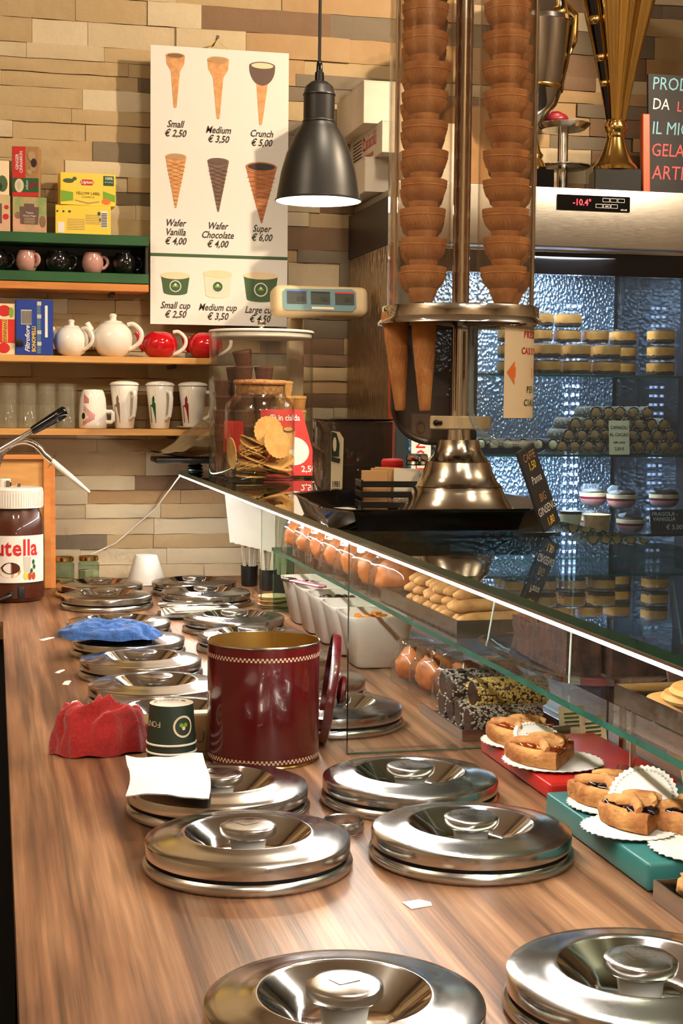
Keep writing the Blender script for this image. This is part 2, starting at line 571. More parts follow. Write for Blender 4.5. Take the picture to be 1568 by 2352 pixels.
# walnut laminate: long streaks along the counter
def laminate():
    m = bpy.data.materials.new('walnut_laminate')
    m.use_nodes = True
    nt = m.node_tree
    L = nt.links.new
    b = nt.nodes['Principled BSDF']
    tc = nt.nodes.new('ShaderNodeTexCoord')
    def nz(scale, st, det, rotz=0.0, dist=0.0):
        mp = nt.nodes.new('ShaderNodeMapping')
        mp.inputs['Scale'].default_value = st
        mp.inputs['Rotation'].default_value = (0, 0, rotz)
        n = nt.nodes.new('ShaderNodeTexNoise')
        n.inputs['Scale'].default_value = scale
        n.inputs['Detail'].default_value = det
        n.inputs['Distortion'].default_value = dist
        L(tc.outputs['Object'], mp.inputs[0])
        L(mp.outputs[0], n.inputs['Vector'])
        return n
    n1 = nz(7.0, (2.2, 0.28, 1), 4, 0.06, 0.6)
    n2 = nz(90.0, (2.4, 0.045, 1), 3, 0.03)
    n4 = nz(26.0, (2.2, 0.05, 1), 4, 0.05, 0.3)
    n3 = nz(16.0, (1.6, 0.09, 1), 5, 0.08, 1.2)
    r1 = nt.nodes.new('ShaderNodeValToRGB')
    e = r1.color_ramp.elements
    e[0].position, e[0].color = 0.38, lin((96, 65, 46))
    e[1].position, e[1].color = 0.63, lin((168, 126, 94))
    k = r1.color_ramp.elements.new(0.50)
    k.color = lin((136, 96, 68))
    mixv = nt.nodes.new('ShaderNodeMath')
    mixv.operation = 'MULTIPLY_ADD'
    mixv.inputs[1].default_value = 0.55
    L(n3.outputs[0], mixv.inputs[0])
    half = nt.nodes.new('ShaderNodeMath')
    half.operation = 'MULTIPLY'
    half.inputs[1].default_value = 0.45
    L(n1.outputs[0], half.inputs[0])
    L(half.outputs[0], mixv.inputs[2])
    L(mixv.outputs[0], r1.inputs[0])
    fine = nt.nodes.new('ShaderNodeMapRange')
    fine.inputs[1].default_value = 0.3
    fine.inputs[2].default_value = 0.7
    fine.inputs[3].default_value = 0.70
    fine.inputs[4].default_value = 1.16
    L(n2.outputs[0], fine.inputs[0])
    mul = nt.nodes.new('ShaderNodeVectorMath')
    mul.operation = 'SCALE'
    L(r1.outputs[0], mul.inputs[0])
    L(fine.outputs[0], mul.inputs['Scale'])
    vein = nt.nodes.new('ShaderNodeMapRange')
    vein.inputs[1].default_value = 0.36
    vein.inputs[2].default_value = 0.52
    vein.inputs[3].default_value = 0.55
    vein.inputs[4].default_value = 1.0
    L(n4.outputs[0], vein.inputs[0])
    mul2 = nt.nodes.new('ShaderNodeVectorMath')
    mul2.operation = 'SCALE'
    L(mul.outputs[0], mul2.inputs[0])
    L(vein.outputs[0], mul2.inputs['Scale'])
    L(mul2.outputs[0], b.inputs['Base Color'])
    b.inputs['Roughness'].default_value = 0.36
    bp = nt.nodes.new('ShaderNodeBump')
    bp.inputs['Strength'].default_value = 0.10
    bp.inputs['Distance'].default_value = 0.003
    L(n2.outputs[0], bp.inputs['Height'])
    L(bp.outputs[0], b.inputs['Normal'])
    MATS['walnut_laminate'] = m
laminate()

# ------------------------------------------------------------------ room shell
WY = 4.25
FX0, FX1, FY = 0.992, 1.90, 3.715        # display fridge: left side, right side, front
struct('floor', MB().box(-2.6, 4.2, -2.2, WY + 0.2, -0.99, -0.95), 'floor_tile')
struct('ceiling', MB().box(-2.6, 4.2, -2.2, WY + 0.2, 2.25, 2.30), 'ceiling_paint')
struct('wall_left', MB().box(-2.7, -2.6, -2.2, WY + 0.2, -0.95, 2.25), 'plaster')
struct('wall_right', MB().box(4.2, 4.3, -2.2, WY + 0.2, -0.95, 2.25), 'plaster')
struct('wall_front', MB().box(-2.6, 4.2, -2.3, -2.2, -0.95, 2.25), 'plaster')
wall = struct('wall_back', MB().box(-2.6, 4.2, WY + 0.012, WY + 0.2, -0.95, 2.25), 'grout', 'stone-clad back wall of cream and brown split slabs')

def stone_mat(name, ca, cb):
    pm(name, ca, 0.88, c2=cb, nscale=7, lohi=(0.3, 0.7), bump=0.75, bscale=26, detail=6)
stone_mat('stone_cream', (212, 194, 162), (198, 178, 144))
stone_mat('stone_pale', (220, 205, 175), (208, 192, 160))
stone_mat('stone_sand', (196, 172, 132), (182, 156, 116))
stone_mat('stone_ochre', (180, 144, 102), (190, 162, 122))
stone_mat('stone_brown', (142, 112, 86), (128, 102, 80))
stone_mat('stone_slate', (138, 124, 104), (118, 106, 90))
rs = random.Random(5)
def slab(w, h, d, seed):
    """split-face slab: a coarse relief on the front, edges dropping back to the joint"""
    mb = MB()
    nu, nv = max(3, min(7, int(w / 0.045))), 3
    pts = []
    for j in range(nv + 1):
        for i in range(nu + 1):
            u, v = i / nu, j / nv
            edge = (i in (0, nu)) or (j in (0, nv))
            y = -d * (0.80 if edge else 1.0) + (0 if edge else mnoise.noise(Vector((u * w * 22 + seed, v * h * 26, seed * 0.7))) * 0.006)
            x = (u - 0.5) * (w - 0.0010) + (0 if edge and i in (0, nu) else rs.uniform(-1, 1) * 0.004)
            z = v * (h - 0.0008) + (rs.uniform(-1, 1) * 0.0012 if j in (0, nv) else rs.uniform(-1, 1) * 0.003)
            pts.append((x, y, z))
    m = nu + 1
    fs = [(j * m + i, j * m + i + 1, (j + 1) * m + i + 1, (j + 1) * m + i) for j in range(nv) for i in range(nu)]
    mb.add(pts, fs)
    ring = [i for i in range(m)] + [j * m + nu for j in range(1, nv + 1)] + [nv * m + i for i in range(nu - 1, -1, -1)] + [j * m for j in range(nv - 1, 0, -1)]
    k = len(mb.v)
    mb.v += [(mb.v[i][0], 0.012, mb.v[i][2]) for i in ring]
    n = len(ring)
    mb.f += [(ring[i], k + i, k + (i + 1) % n, ring[(i + 1) % n]) for i in range(n)]
    return mb
z = -0.03
count = 0
rows = []
while z < 1.84:
    h = rs.choice((0.036, 0.040, 0.046, 0.054, 0.066, 0.040))
    rows.append((z, h))
    z += h
for z, h in rows:
    xa, xb = -0.12, 2.02
    if z + h < 1.02:
        xb = 1.02          # the fridge hides the rest of these rows
    x = xa - rs.uniform(0, 0.12)
    while x < xb:
        w = rs.choice((0.13, 0.17, 0.21, 0.26, 0.32, 0.37))
        if h > 0.045:
            w *= 1.15
        xc = x + w / 2
        dark = max(0.03, min(0.85, (xc - 0.22) / 0.75)) * (1.0 if 0.15 < z else 0.45)
        t = rs.random()
        if t < dark * 0.26:
            mt = 'stone_slate'
        elif t < dark * 0.46:
            mt = 'stone_brown'
        elif t < dark * 0.80:
            mt = 'stone_ochre'
        elif t < 0.5 + dark * 0.4:
            mt = 'stone_sand'
        else:
            mt = rs.choice(('stone_cream', 'stone_pale'))
        part('stone_slab', slab(w, h, rs.choice((0.004, 0.007, 0.010, 0.014)), rs.uniform(0, 90)), mt, wall, (xc, WY, z), smooth=50)
        count += 1
        x += w
print('stones', count)
# the same cladding carried on beyond the picture on both sides
far = MB()
fmi = []
keys = ['stone_cream', 'stone_pale', 'stone_sand', 'stone_ochre', 'stone_brown', 'stone_slate']
for z, h in rows:
    for xa, xb in ((-1.9, -0.42), (2.44, 3.9)):
        x = xa
        while x < xb:
            w = rs.choice((0.17, 0.21, 0.26, 0.32))
            k = len(far.v)
            nf = len(far.f)
            sl = slab(w, h, rs.choice((0.004, 0.007, 0.010, 0.014)), rs.uniform(0, 90))
            sl.xf(Matrix.Translation((x + w / 2, WY, z)))
            far.add(sl.v, sl.f)
            fmi += [rs.choice((0, 0, 1, 2, 2, 3, 4, 5))] * (len(far.f) - nf)
            x += w
o = part('stone_cladding', far, keys, wall, smooth=50, mi=lambda p: fmi[p.index])
o['kind'] = 'stuff'

# ------------------------------------------------------------------ worktop and cabinet
wt = MB()
poly = [(0.017, -0.3), (1.0, -0.3), (1.0, 3.05), (1.0, WY), (-1.6, WY), (-1.6, 3.42), (0.017, 3.42)]
wt.prism(poly, -0.04, 0.0)
solo('worktop', wt, 'walnut_laminate', 'long walnut laminate worktop carrying the steel tub lids', 'worktop', smooth=0)
cb = thing('counter_cabinet', 'dark cabinet under the walnut worktop', 'cabinet', (0, 0, -0.95))
part('body', MB().box(0.05, 0.97, -0.28, WY - 0.02, 0.0, 0.91), 'cabinet_dark', cb, smooth=0)
part('plinth', MB().box(0.09, 0.98, -0.25, WY - 0.03, -0.0, 0.08), 'black_plastic', cb, smooth=0)
cb2 = thing('back_cabinet', 'dark cabinet under the short return of the worktop', 'cabinet', (0, 0, -0.95))
part('body', MB().box(-1.58, 0.04, 3.46, WY - 0.02, 0.0, 0.91), 'cabinet_dark', cb2, smooth=0)
# ------------------------------------------------------------------ steel lids of the sunken gelato tubs
def make_lid():
    t = thing('tub_lid', 'x', 'tub lid', (0, 0, 0), 0, 'steel lids of the gelato tubs')
    part('collar', MB().lathe([(0.104, 0.0005), (0.1100, 0.0005), (0.1120, 0.003), (0.1122, 0.007), (0.1108, 0.0105), (0.1085, 0.0125), (0.104, 0.0125)], 96), 'steel', t)
    part('seal', MB().lathe([(0.1045, 0.012), (0.1045, 0.018)], 72), 'rubber', t)
    pl = MB().lathe([(0.1030, 0.0155), (0.1075, 0.0155), (0.1090, 0.0168), (0.1094, 0.0285), (0.1088, 0.0300), (0.1070, 0.0310), (0.0980, 0.0326),
                     (0.0840, 0.0346), (0.0720, 0.0364), (0.0695, 0.0374), (0.0678, 0.0374), (0.0664, 0.0362)], 96)
    p = part('plate', pl, 'steel_plate', t)
    part('bowl', MB().lathe([(0.0664, 0.0362), (0.0600, 0.0310), (0.0480, 0.0215), (0.0400, 0.0150), (0.0330, 0.0125), (0.0, 0.0120)], 96), 'steel_bowl', t)
    k = part('knob', MB().lathe([(0.0, 0.0452), (0.0140, 0.0451), (0.0240, 0.0446), (0.0284, 0.0440), (0.0298, 0.0430), (0.0302, 0.0412), (0.0302, 0.0362), (0.0296, 0.0350), (0.0280, 0.0345), (0.0272, 0.0330), (0.0215, 0.0318), (0.0, 0.0318)], 64), 'steel', t)
    part('knob_neck', MB().lathe([(0.0212, 0.0320), (0.0190, 0.0240), (0.0172, 0.0122)], 40), 'white_plastic', k)
    e = MB()
    e.prism([(-0.012, 0.006), (-0.0105, 0.006), (-0.0040, -0.0060), (-0.0050, -0.0068)], 0.0448, 0.04565)
    e.prism([(-0.0050, -0.0068), (-0.0040, -0.0060), (0.0125, 0.0010), (0.0122, -0.0002)], 0.0446, 0.04550)
    part('maker_mark', e, 'steel_bowl', k, smooth=0)
    return t
lid0 = make_lid()
LEFT_ROW = [
    (0.262, 1.104, 'steel tub lid in left row closest to the camera, cut by the bottom edge'),
    (0.261, 1.553, 'steel tub lid beside the small loose steel ring, in the left row'),
    (0.262, 1.780, 'steel tub lid in front of the burgundy tin, partly under a paper napkin'),
    (0.258, 2.229, 'steel tub lid behind the stacked paper cups and the red cloth'),
    (0.256, 2.454, 'steel tub lid just behind the red cloth, left of the burgundy tin'),
    (0.256, 2.700, 'steel tub lid just in front of the one under the blue cloth'),
    (0.255, 2.940, 'steel tub lid lying under the blue cloth'),
    (0.255, 3.181, 'steel tub lid whose front edge is hidden by the blue cloth'),
    (0.262, 3.628, 'steel tub lid in left row beside the white napkins and spoons'),
    (0.261, 3.854, 'steel tub lid in left row farthest back, below the honey jars')]
RIGHT_ROW = [
    (0.511, 1.109, 'steel tub lid cut by the right and bottom edges of the picture'),
    (0.506, 1.541, 'steel tub lid in right row directly left of the teal tray'),
    (0.503, 1.778, 'steel tub lid in right row directly left of the red tray'),
    (0.503, 2.229, 'steel tub lid behind the glass divider and the leaning burgundy tin lid'),
    (0.503, 2.462, 'steel tub lid second behind the glass divider, mostly hidden by burgundy tin lid'),
    (0.503, 2.705, 'steel tub lid almost wholly hidden behind the burgundy tin'),
    (0.503, 2.955, 'steel tub lid directly behind the top of the burgundy tin, beside the white dish'),
    (0.506, 3.209, 'steel tub lid just in front of the white napkins with spoons'),
    (0.505, 3.649, 'steel tub lid half covered by the white napkins with spoons'),
    (0.504, 3.868, 'steel tub lid in right row farthest back, by the stirrer cups')]
for i, (x, y, lb) in enumerate(LEFT_ROW + RIGHT_ROW):
    a = random.uniform(-0.5, 0.5)
    if i == 0:
        lid0.location = (x, y, ZC)
        lid0.rotation_euler = (0, 0, a)
        lid0['label'] = lb
    else:
        dup(lid0, (x, y, 0), a, lb)

# small loose ring
solo('steel_ring', MB().lathe([(0.0215, 0.001), (0.0225, 0.0005), (0.0238, 0.002), (0.0238, 0.0125), (0.0230, 0.014), (0.0215, 0.013), (0.0210, 0.004), (0.0215, 0.001)], 48), 'steel',
     'small empty steel ring between two steel tub lids', 'ring', (0.3905, 1.66, 0))

# ------------------------------------------------------------------ burgundy tin and its lid
tin = thing('biscuit_tin', 'tall round burgundy tin standing open on the worktop', 'tin', (0.3625, 2.035, 0), 0.3)
TR, TH = 0.0775, 0.1665
part('body', MB().lathe([(0.0, 0.001), (TR - 0.001, 0.001), (TR, 0.003), (TR, TH - 0.004)], 96), 'burgundy', tin, smooth=50)
part('inside', MB().lathe([(TR - 0.0012, TH - 0.002), (TR - 0.0012, 0.004), (0.0, 0.0035)], 72), 'brass_inside', tin, smooth=50)
rr = [(TR + 0.0012 * math.cos(a) , TH - 0.002 + 0.0016 * math.sin(a)) for a in [PI * 2 * k / 8 for k in range(9)]]
part('rim', MB().lathe(rr, 96), 'steel', tin)
part('bottom_rim', MB().lathe([(TR, 0.0), (TR + 0.0012, 0.0015), (TR, 0.0035)], 96), 'gold_metal', tin)
part('seam', MB().box(-0.002, 0.002, -0.0006, 0.0006, 0.004, TH - 0.004), 'brass_inside', tin, ((TR - 0.002) * math.cos(0.9), (TR - 0.002) * math.sin(0.9), 0), (0, 0, 0.9 + PI / 2), smooth=0)
for nm, zb in (('upper_checker_band', TH - 0.021), ('lower_checker_band', 0.0065)):
    mb = MB()
    n = 160
    for i in range(n):
        for j in range(2):
            if (i + j) % 2 == 0:
                a0, a1 = 2 * PI * i / n, 2 * PI * (i + 1) / n
                z0 = zb + j * 0.0029
                r = TR + 0.0002
                mb.add([(r * math.cos(a0), r * math.sin(a0), z0), (r * math.cos(a1), r * math.sin(a1), z0), (r * math.cos(a1), r * math.sin(a1), z0 + 0.0029), (r * math.cos(a0), r * math.sin(a0), z0 + 0.0029)], [(0, 1, 2, 3)])
    part(nm, mb, 'checker_print', tin, smooth=0)
tl = thing('tin_lid', 'burgundy tin lid with a knob, standing on edge beside the burgundy tin', 'lid', (0.4740, 2.098, 0.0805), (0, R(98), R(-11)))
part('disc', MB().lathe([(0.0, 0.004), (0.070, 0.004), (0.0785, 0.002), (0.0795, 0.0), (0.0795, -0.010), (0.0780, -0.010), (0.0780, 0.0), (0.0, 0.001)], 72), 'burgundy', tl)
part('knob', MB().lathe([(0.0, 0.021), (0.017, 0.0205), (0.021, 0.018), (0.0215, 0.013), (0.018, 0.010), (0.011, 0.008), (0.010, 0.0035)], 40), 'burgundy', tl)

# ------------------------------------------------------------------ paper cups upside down in a stack
def make_cup():
    t = thing('paper_cup', 'x', 'cup', (0, 0, 0), 0, 'stacked dark green paper gelato cups')
    part('wall', MB().lathe([(0.0335, 0.002), (0.0335, 0.004), (0.0300, 0.0555), (0.0296, 0.0555), (0.0330, 0.002)], 56), 'green_dark', t, smooth=60)
    part('rolled_rim', MB().lathe([(0.0335 + 0.0016 * math.cos(a), 0.0018 + 0.0016 * math.sin(a)) for a in [2 * PI * k / 8 for k in range(9)]], 56), 'white_paper', t)
    part('base', MB().lathe([(0.0299, 0.0556), (0.0292, 0.0556), (0.0290, 0.0495), (0.0, 0.0490)], 48), 'white_paper', t)
    return t
cup0 = make_cup()
cp = (0.236, 2.045)
cup0.location = (cp[0], cp[1], ZC)
cup0['label'] = 'lowest paper cup of the upturned green stack, only its rim showing'
dup(cup0, (cp[0], cp[1], 0.0120), 0.4, 'middle paper cup of the upturned green stack, a green band and rim')
topcup = dup(cup0, (cp[0], cp[1], 0.0240), 0.0, 'topmost paper cup of the upturned green stack with round leaf logo')
def wrap_text(s, parent, r, zc, size, mat, a_mid, da, flip=True, lean=0.0):
    n = len(s)
    for i, ch in enumerate(s):
        if ch == ' ':
            continue
        a = a_mid + (i - (n - 1) / 2) * da
        ro = Euler((R(90), 0, a + PI / 2)) 
        o = text(ch, size, mat, parent, (r * math.cos(a), r * math.sin(a), zc))
        M = Matrix.Rotation(a + PI / 2, 4, 'Z') @ Matrix.Rotation(R(90), 4, 'X') @ Matrix.Rotation(lean, 4, 'X')
        if flip:
            M = M @ Matrix.Rotation(PI, 4, 'Z')
        o.rotation_euler = M.to_euler()
wrap_text('TNOF'[::-1][::-1], topcup, 0.0322, 0.031, 0.0115, 'label_cream', -PI / 2 - 1.02, 0.24)
def curved_disc(name, parent, r0, r1, a_mid, zc, rad, mat, lift, n=28, inner=0.0):
    """round print that follows the cup wall (cup radius r0 at z=0.004 to r1 at z=0.0555)"""
    mb = MB()
    def pt(q, ra):
        dz, dx = ra * math.sin(q), ra * math.cos(q)
        zz = zc + dz
        rr_ = r0 + (r1 - r0) * (zz - 0.004) / 0.0515 + lift
        aa = a_mid + dx / rr_
        return (rr_ * math.cos(aa), rr_ * math.sin(aa), zz)
    rings = [inner, (inner + rad) / 2, rad]
    vs = [pt(2 * PI * i / n, ra) for ra in rings for i in range(n)]
    fs = [(k * n + i, k * n + (i + 1) % n, (k + 1) * n + (i + 1) % n, (k + 1) * n + i) for k in range(2) for i in range(n)]
    mb.add(vs, fs)
    return part(name, mb, mat, parent, smooth=60)
am = -PI / 2 + 0.42
curved_disc('logo_disc', topcup, 0.0335, 0.0300, am, 0.0275, 0.0150, 'label_cream', 0.0003)
curved_disc('logo_ring', topcup, 0.0335, 0.0300, am, 0.0275, 0.0122, 'green_dark', 0.0005)
for dx, dz, rad, mt in ((-0.0032, 0.0022, 0.0030, 'green_bright'), (0.0032, 0.0022, 0.0030, 'green_bright'), (0.0, -0.0022, 0.0026, 'label_cream')):
    curved_disc('logo_leaf', topcup, 0.0335, 0.0300, am + dx / 0.0318, 0.0275 + dz, rad, mt, 0.0007, 14)
wrap_text('www.jojgelateria.com', topcup, 0.02885, 0.0530, 0.0048, 'ink_black', PI / 2, 0.085, True)

bx = thing('cardboard_box', 'tan cardboard box standing between the paper cups and the burgundy tin', 'box', (0.2500, 2.083, 0), R(0))
part('body', MB().rbox(0, 0.048, 0, 0.028, 0, 0.052, 0.0008), 'kraft', bx)
part('flap', MB().box(0.001, 0.047, 0.001, 0.027, 0.0522, 0.0545), 'white_paper', bx, smooth=0)
text('U', 0.024, 'brown_print', bx, (0.030, -0.0005, 0.020))

# ------------------------------------------------------------------ cloths
def cloth(name, sx, sy, sz, seed, folds, mat, label, loc, rot):
    mb = MB()
    nu, nv = 96, 44
    def fn(u, v):
        a = 2 * PI * u
        b = (v * 0.98) * PI / 2
        d = Vector((math.cos(b) * math.cos(a), math.cos(b) * math.sin(a), math.sin(b)))
        q = d * folds + Vector((seed, seed * 0.37, seed * 1.3))
        e1 = mnoise.noise(q)
        ridge = 1 - math.sqrt(e1 * e1 + 0.004) * 2.0
        q2 = Vector((q.x * 1.7 + 0.8 * e1, q.y * 1.7, q.z * 0.6 + 5))
        e2 = mnoise.noise(q2)
        ridge2 = 1 - math.sqrt(e2 * e2 + 0.006) * 2.0
        k = 0.72 + 0.26 * ridge + 0.14 * ridge2 + 0.22 * mnoise.noise(d * 1.1 + Vector((seed * 2, 0, 0)))
        zz = (d.z ** 0.72) * k * sz
        low = max(0.0, 1 - v * 3)
        kx = 1 + 0.42 * (k - 0.95)
        return (d.x * sx * kx * (1 + 0.05 * low), d.y * sy * kx * (1 + 0.05 * low), max(0.0008, zz + 0.002 * (1 + math.sin(a * 7 + seed)) * low))
    mb.grid(fn, nu, nv, cu=True)
    return solo(name, mb, mat, label, 'cloth', loc, rot, smooth=75)
cloth('cleaning_cloth', 0.068, 0.040, 0.082, 3.1, 1.7, 'red_cloth', 'crumpled red cleaning cloth on the worktop', (0.147, 2.112, 0), 0.2)
cloth('cleaning_cloth', 0.092, 0.042, 0.036, 7.9, 1.9, 'blue_cloth', 'crumpled blue cleaning cloth lying over a steel lid', (0.214, 2.885, 0.0395), R(-12))

# ------------------------------------------------------------------ paper napkin on a lid, scraps of tape
mb = MB()
def nap(u, v):
    x, y = (u - 0.5) * 0.094, (v - 0.5) * 0.146
    z = 0.0030 * math.sin(u * 5 + v * 3) + 0.006 * (v > 0.8) * (v - 0.8) * 5 + 0.0022 * mnoise.noise(Vector((u * 4, v * 4, 1)))
    return (x + 0.004 * math.sin(v * 4), y, z)
mb.grid(nap, 16, 16)
k = len(mb.v)
mb.v += [(x, y, z - 0.0012) for x, y, z in mb.v]
mb.f += [tuple(i + k for i in f[::-1]) for f in mb.f]
solo('paper_napkin', mb, 'white_paper', 'white folded paper napkin lying on a steel tub lid', 'napkin', (0.197, 1.752, 0.0490), (R(2.5), R(1), R(-6)), smooth=60)
scr = [((0.404, 1.395), 0.011, 0.014, 0.3, 'white scrap of tape in front of right-row lid nearest the teal tray'),
       ((0.126, 2.462), 0.006, 0.022, 1.4, 'white scrap of tape left of the lid behind red cloth'),
       ((0.115, 2.330), 0.006, 0.026, 1.3, 'white scrap of tape just above the red cloth'),
       ((0.115, 2.760), 0.005, 0.020, 1.2, 'white scrap of tape left of blue cloth'),
       ((0.105, 3.150), 0.007, 0.026, 1.0, 'white scrap of tape beside the lid behind the blue cloth'),
       ((0.122, 2.645), 0.006, 0.022, 1.4, 'white scrap of tape left of lid in front of blue cloth')]
for (x, y), a, b, r_, lb in scr:
    solo('tape_scrap', MB().prism([(-a, -b * 0.8), (a * 0.9, -b), (a, b * 0.7), (a * 0.2, b), (-a * 0.9, b * 0.6)], 0.0003, 0.0009), 'white_paper', lb, 'tape scrap', (x, y, 0), r_ - PI / 2, 'scraps of tape on the worktop', smooth=0)

# ------------------------------------------------------------------ far end: napkins, spoons, jars, upturned cup, chocolate spread pump
tr = thing('serving_tray', 'small dark tray under the white napkins', 'tray', (0.455, 3.43, 0), R(-4))
part('plate', MB().rbox(-0.088, 0.090, -0.055, 0.055, 0.001, 0.006, 0.002), 'black_plastic', tr)
part('lip', MB().tube([(-0.088, -0.055, 0.006), (0.09, -0.055, 0.006), (0.09, 0.055, 0.006), (-0.088, 0.055, 0.006), (-0.088, -0.055, 0.006)], 0.002, 6), 'black_plastic', tr)
for i in range(4):
    mb = MB()
    w = 0.083 - 0.003 * i
    n = 22
    edge = [(w * (1 - 0.02 * (k % 2)), -0.045 + 0.09 * k / n) for k in range(n + 1)]
    pol = [(-w, -0.045)] + edge + [(-w, 0.045)]
    mb.prism(pol, 0, 0.0035)
    solo('paper_napkin', mb, 'white_paper', ('lowest white napkin of the pile on the small dark tray', 'second white napkin from the bottom of the pile with spoons',
         'third white napkin from the bottom of the pile with spoons', 'top white napkin of the pile, under the spoons')[i], 'napkin', (0.455 + 0.004 * i, 3.43 + 0.003 * (i % 2), 0.0068 + 0.0045 * i), R(-6 + 4 * i), 'white napkins with spoons', smooth=0)
def spoon(label, loc, rz, tilt=0.0):
    t = thing('dessert_spoon', label, 'spoon', loc, (0, tilt, rz), 'long steel spoons at the far end')
    part('handle', MB().tube([(-0.085, 0, 0.003), (-0.04, 0, 0.004), (0.01, 0, 0.005), (0.045, 0, 0.003)], [0.003, 0.0025, 0.002, 0.0022], 8), 'chrome', t)
    mb = MB()
    mb.grid(lambda u, v: (0.062 + 0.021 * v * math.cos(2 * PI * u), 0.013 * v * math.sin(2 * PI * u), 0.0035 - 0.0035 * (1 - v * v) + 0.0008), 24, 5, cu=True)
    part('bowl', mb, 'chrome', t)
    return t
spoon('steel spoon lying across the front of the white napkins', (0.452, 3.405, 0.0248), R(2))
spoon('steel spoon lying across the back of the white napkins, bowl to the right', (0.452, 3.465, 0.0250), R(6))
spoon('steel spoon resting on the worktop between two back left-row lids', (0.290, 3.408, 0.001), R(8))
def honey_jar(label, loc, fill):
    t = thing('honey_jar', label, 'jar', loc, 0.4, 'small glass jars with gold lids')
    part('glass', MB().lathe([(0.0, 0.002), (0.026, 0.001), (0.029, 0.004), (0.0295, 0.060), (0.024, 0.068), (0.0235, 0.072)], 8), 'glass_green', t, smooth=20)
    part('contents', MB().lathe([(0.0, 0.004), (0.027, 0.004), (0.0275, fill), (0.0, fill)], 8), 'biscuit' if fill < 0.03 else 'label_cream', t, smooth=20)
    part('cap', MB().lathe([(0.0, 0.080), (0.025, 0.080), (0.0268, 0.078), (0.0268, 0.069), (0.0258, 0.068)], 40), 'gold_metal', t)
honey_jar('gold-lidded glass jar nearer the chocolate spread, almost empty', (0.180, 4.06, 0), 0.020)
honey_jar('gold-lidded glass jar beside the white upturned cup, half full', (0.246, 4.07, 0), 0.042)
wc = thing('upturned_cup', 'white plastic tumbler upside down behind the steel lids', 'cup', (0.402, 4.085, 0))
part('wall', MB().lathe([(0.053, 0.0005), (0.0535, 0.002), (0.0300, 0.0775), (0.029, 0.079), (0.0, 0.079)], 40), 'white_plastic', wc, smooth=40)
part('rim', MB().lathe([(0.053 + 0.0015 * math.cos(a), 0.002 + 0.0015 * math.sin(a)) for a in [2 * PI * k / 8 for k in range(9)]], 40), 'white_plastic', wc)

# chocolate spread dispenser
nj = thing('spread_dispenser', 'giant chocolate spread jar with white cap, pump lever and curved spout', 'dispenser', (0.046, 3.80, 0))
NR = 0.0735
nj.scale = (1, 1, 1.2)
part('jar', MB().lathe([(0.0, 0.002), (NR - 0.006, 0.002), (NR, 0.010), (NR, 0.150), (NR - 0.004, 0.172), (NR - 0.012, 0.190), (NR - 0.014, 0.196)], 72), 'chocolate_spread', nj)
part('jar_glass', MB().lathe([(NR - 0.004, 0.0005), (NR + 0.002, 0.008), (NR + 0.0025, 0.150), (NR - 0.0015, 0.174), (NR - 0.0100, 0.192), (NR - 0.011, 0.197)], 72), 'glass_thin', nj)
lb_ = part('label', MB().lathe([(NR + 0.0032, 0.042), (NR + 0.0032, 0.138)], 48, a0=-PI * 0.88, a1=-PI * 0.12), 'card_white', nj)
def label_text(s, size, zc, mat, a_mid, da, bold=0.0):
    for i, ch in enumerate(s):
        a = a_mid + (i - (len(s) - 1) / 2) * (da if ch not in 'l' else da)
        o = text(ch, size, mat, nj, ((NR + 0.0036) * math.cos(a), (NR + 0.0036) * math.sin(a), zc), bold=bold)
        o.rotation_euler = (Matrix.Rotation(a + PI / 2, 4, 'Z') @ Matrix.Rotation(R(90), 4, 'X')).to_euler()
for ch, a in (('N', -2.56), ('u', -2.02), ('t', -1.76), ('e', -1.48), ('l', -1.24), ('l', -1.10), ('a', -0.90)):
    label_text(ch, 0.046, 0.112, 'ink_black' if ch == 'N' else 'ink_red', a, 0.2, 0.0012)
def on_label(name, pts, mat, lift):
    mb = MB()
    r = NR + 0.0034 + lift
    vs = [(r * math.cos(a), r * math.sin(a), z) for a, z in pts]
    mb.add(vs, [tuple(range(len(vs)))])
    part(name, mb, mat, nj, smooth=0)
def blob(a, z, ra, rz, n=14):
    return [(a + ra * math.cos(2 * PI * i / n), z + rz * math.sin(2 * PI * i / n)) for i in range(n)]
on_label('bread_print', blob(-1.72, 0.066, 0.36, 0.014), 'biscuit', 0.0002)
on_label('spread_print', blob(-1.68, 0.072, 0.30, 0.012), 'chocolate_spread', 0.0005)
on_label('milk_print', [(-1.28, 0.095), (-1.02, 0.095), (-1.05, 0.064), (-1.25, 0.064)], 'film_grey', 0.0006)
for a, z_ in ((-0.93, 0.084), (-0.90, 0.074), (-1.00, 0.066)):
    on_label('leaf_print', blob(a, z_, 0.05, 0.005), 'green_paint', 0.0008)
for a in (-1.06, -0.92):
    on_label('hazelnut_print', blob(a, 0.055, 0.065, 0.008), 'orange_wood', 0.0009)
on_label('flower_print', blob(-1.20, 0.056, 0.07, 0.008), 'ink_yellow', 0.0010)
cap_ = part('cap', MB().lathe([(NR - 0.008, 0.192), (NR - 0.0015, 0.193), (NR - 0.0010, 0.230), (NR - 0.004, 0.234), (0.0, 0.235)], 80), 'white_plastic', nj)
rb = MB()
for i in range(72):
    a = 2 * PI * i / 72
    rb.box(-0.0007, 0.0007, -0.0007, 0.0006, 0.196, 0.226)
    rb.xf(Matrix.Rotation(a, 4, 'Z') @ Matrix.Translation((NR - 0.001, 0, 0)), len(rb.v) - 8)
part('ribs', rb, 'white_plastic', cap_, smooth=0)
part('collar', MB().lathe([(0.016, 0.234), (0.016, 0.250), (0.012, 0.252)], 24), 'white_plastic', nj, (-0.022, 0, 0))
sp = []
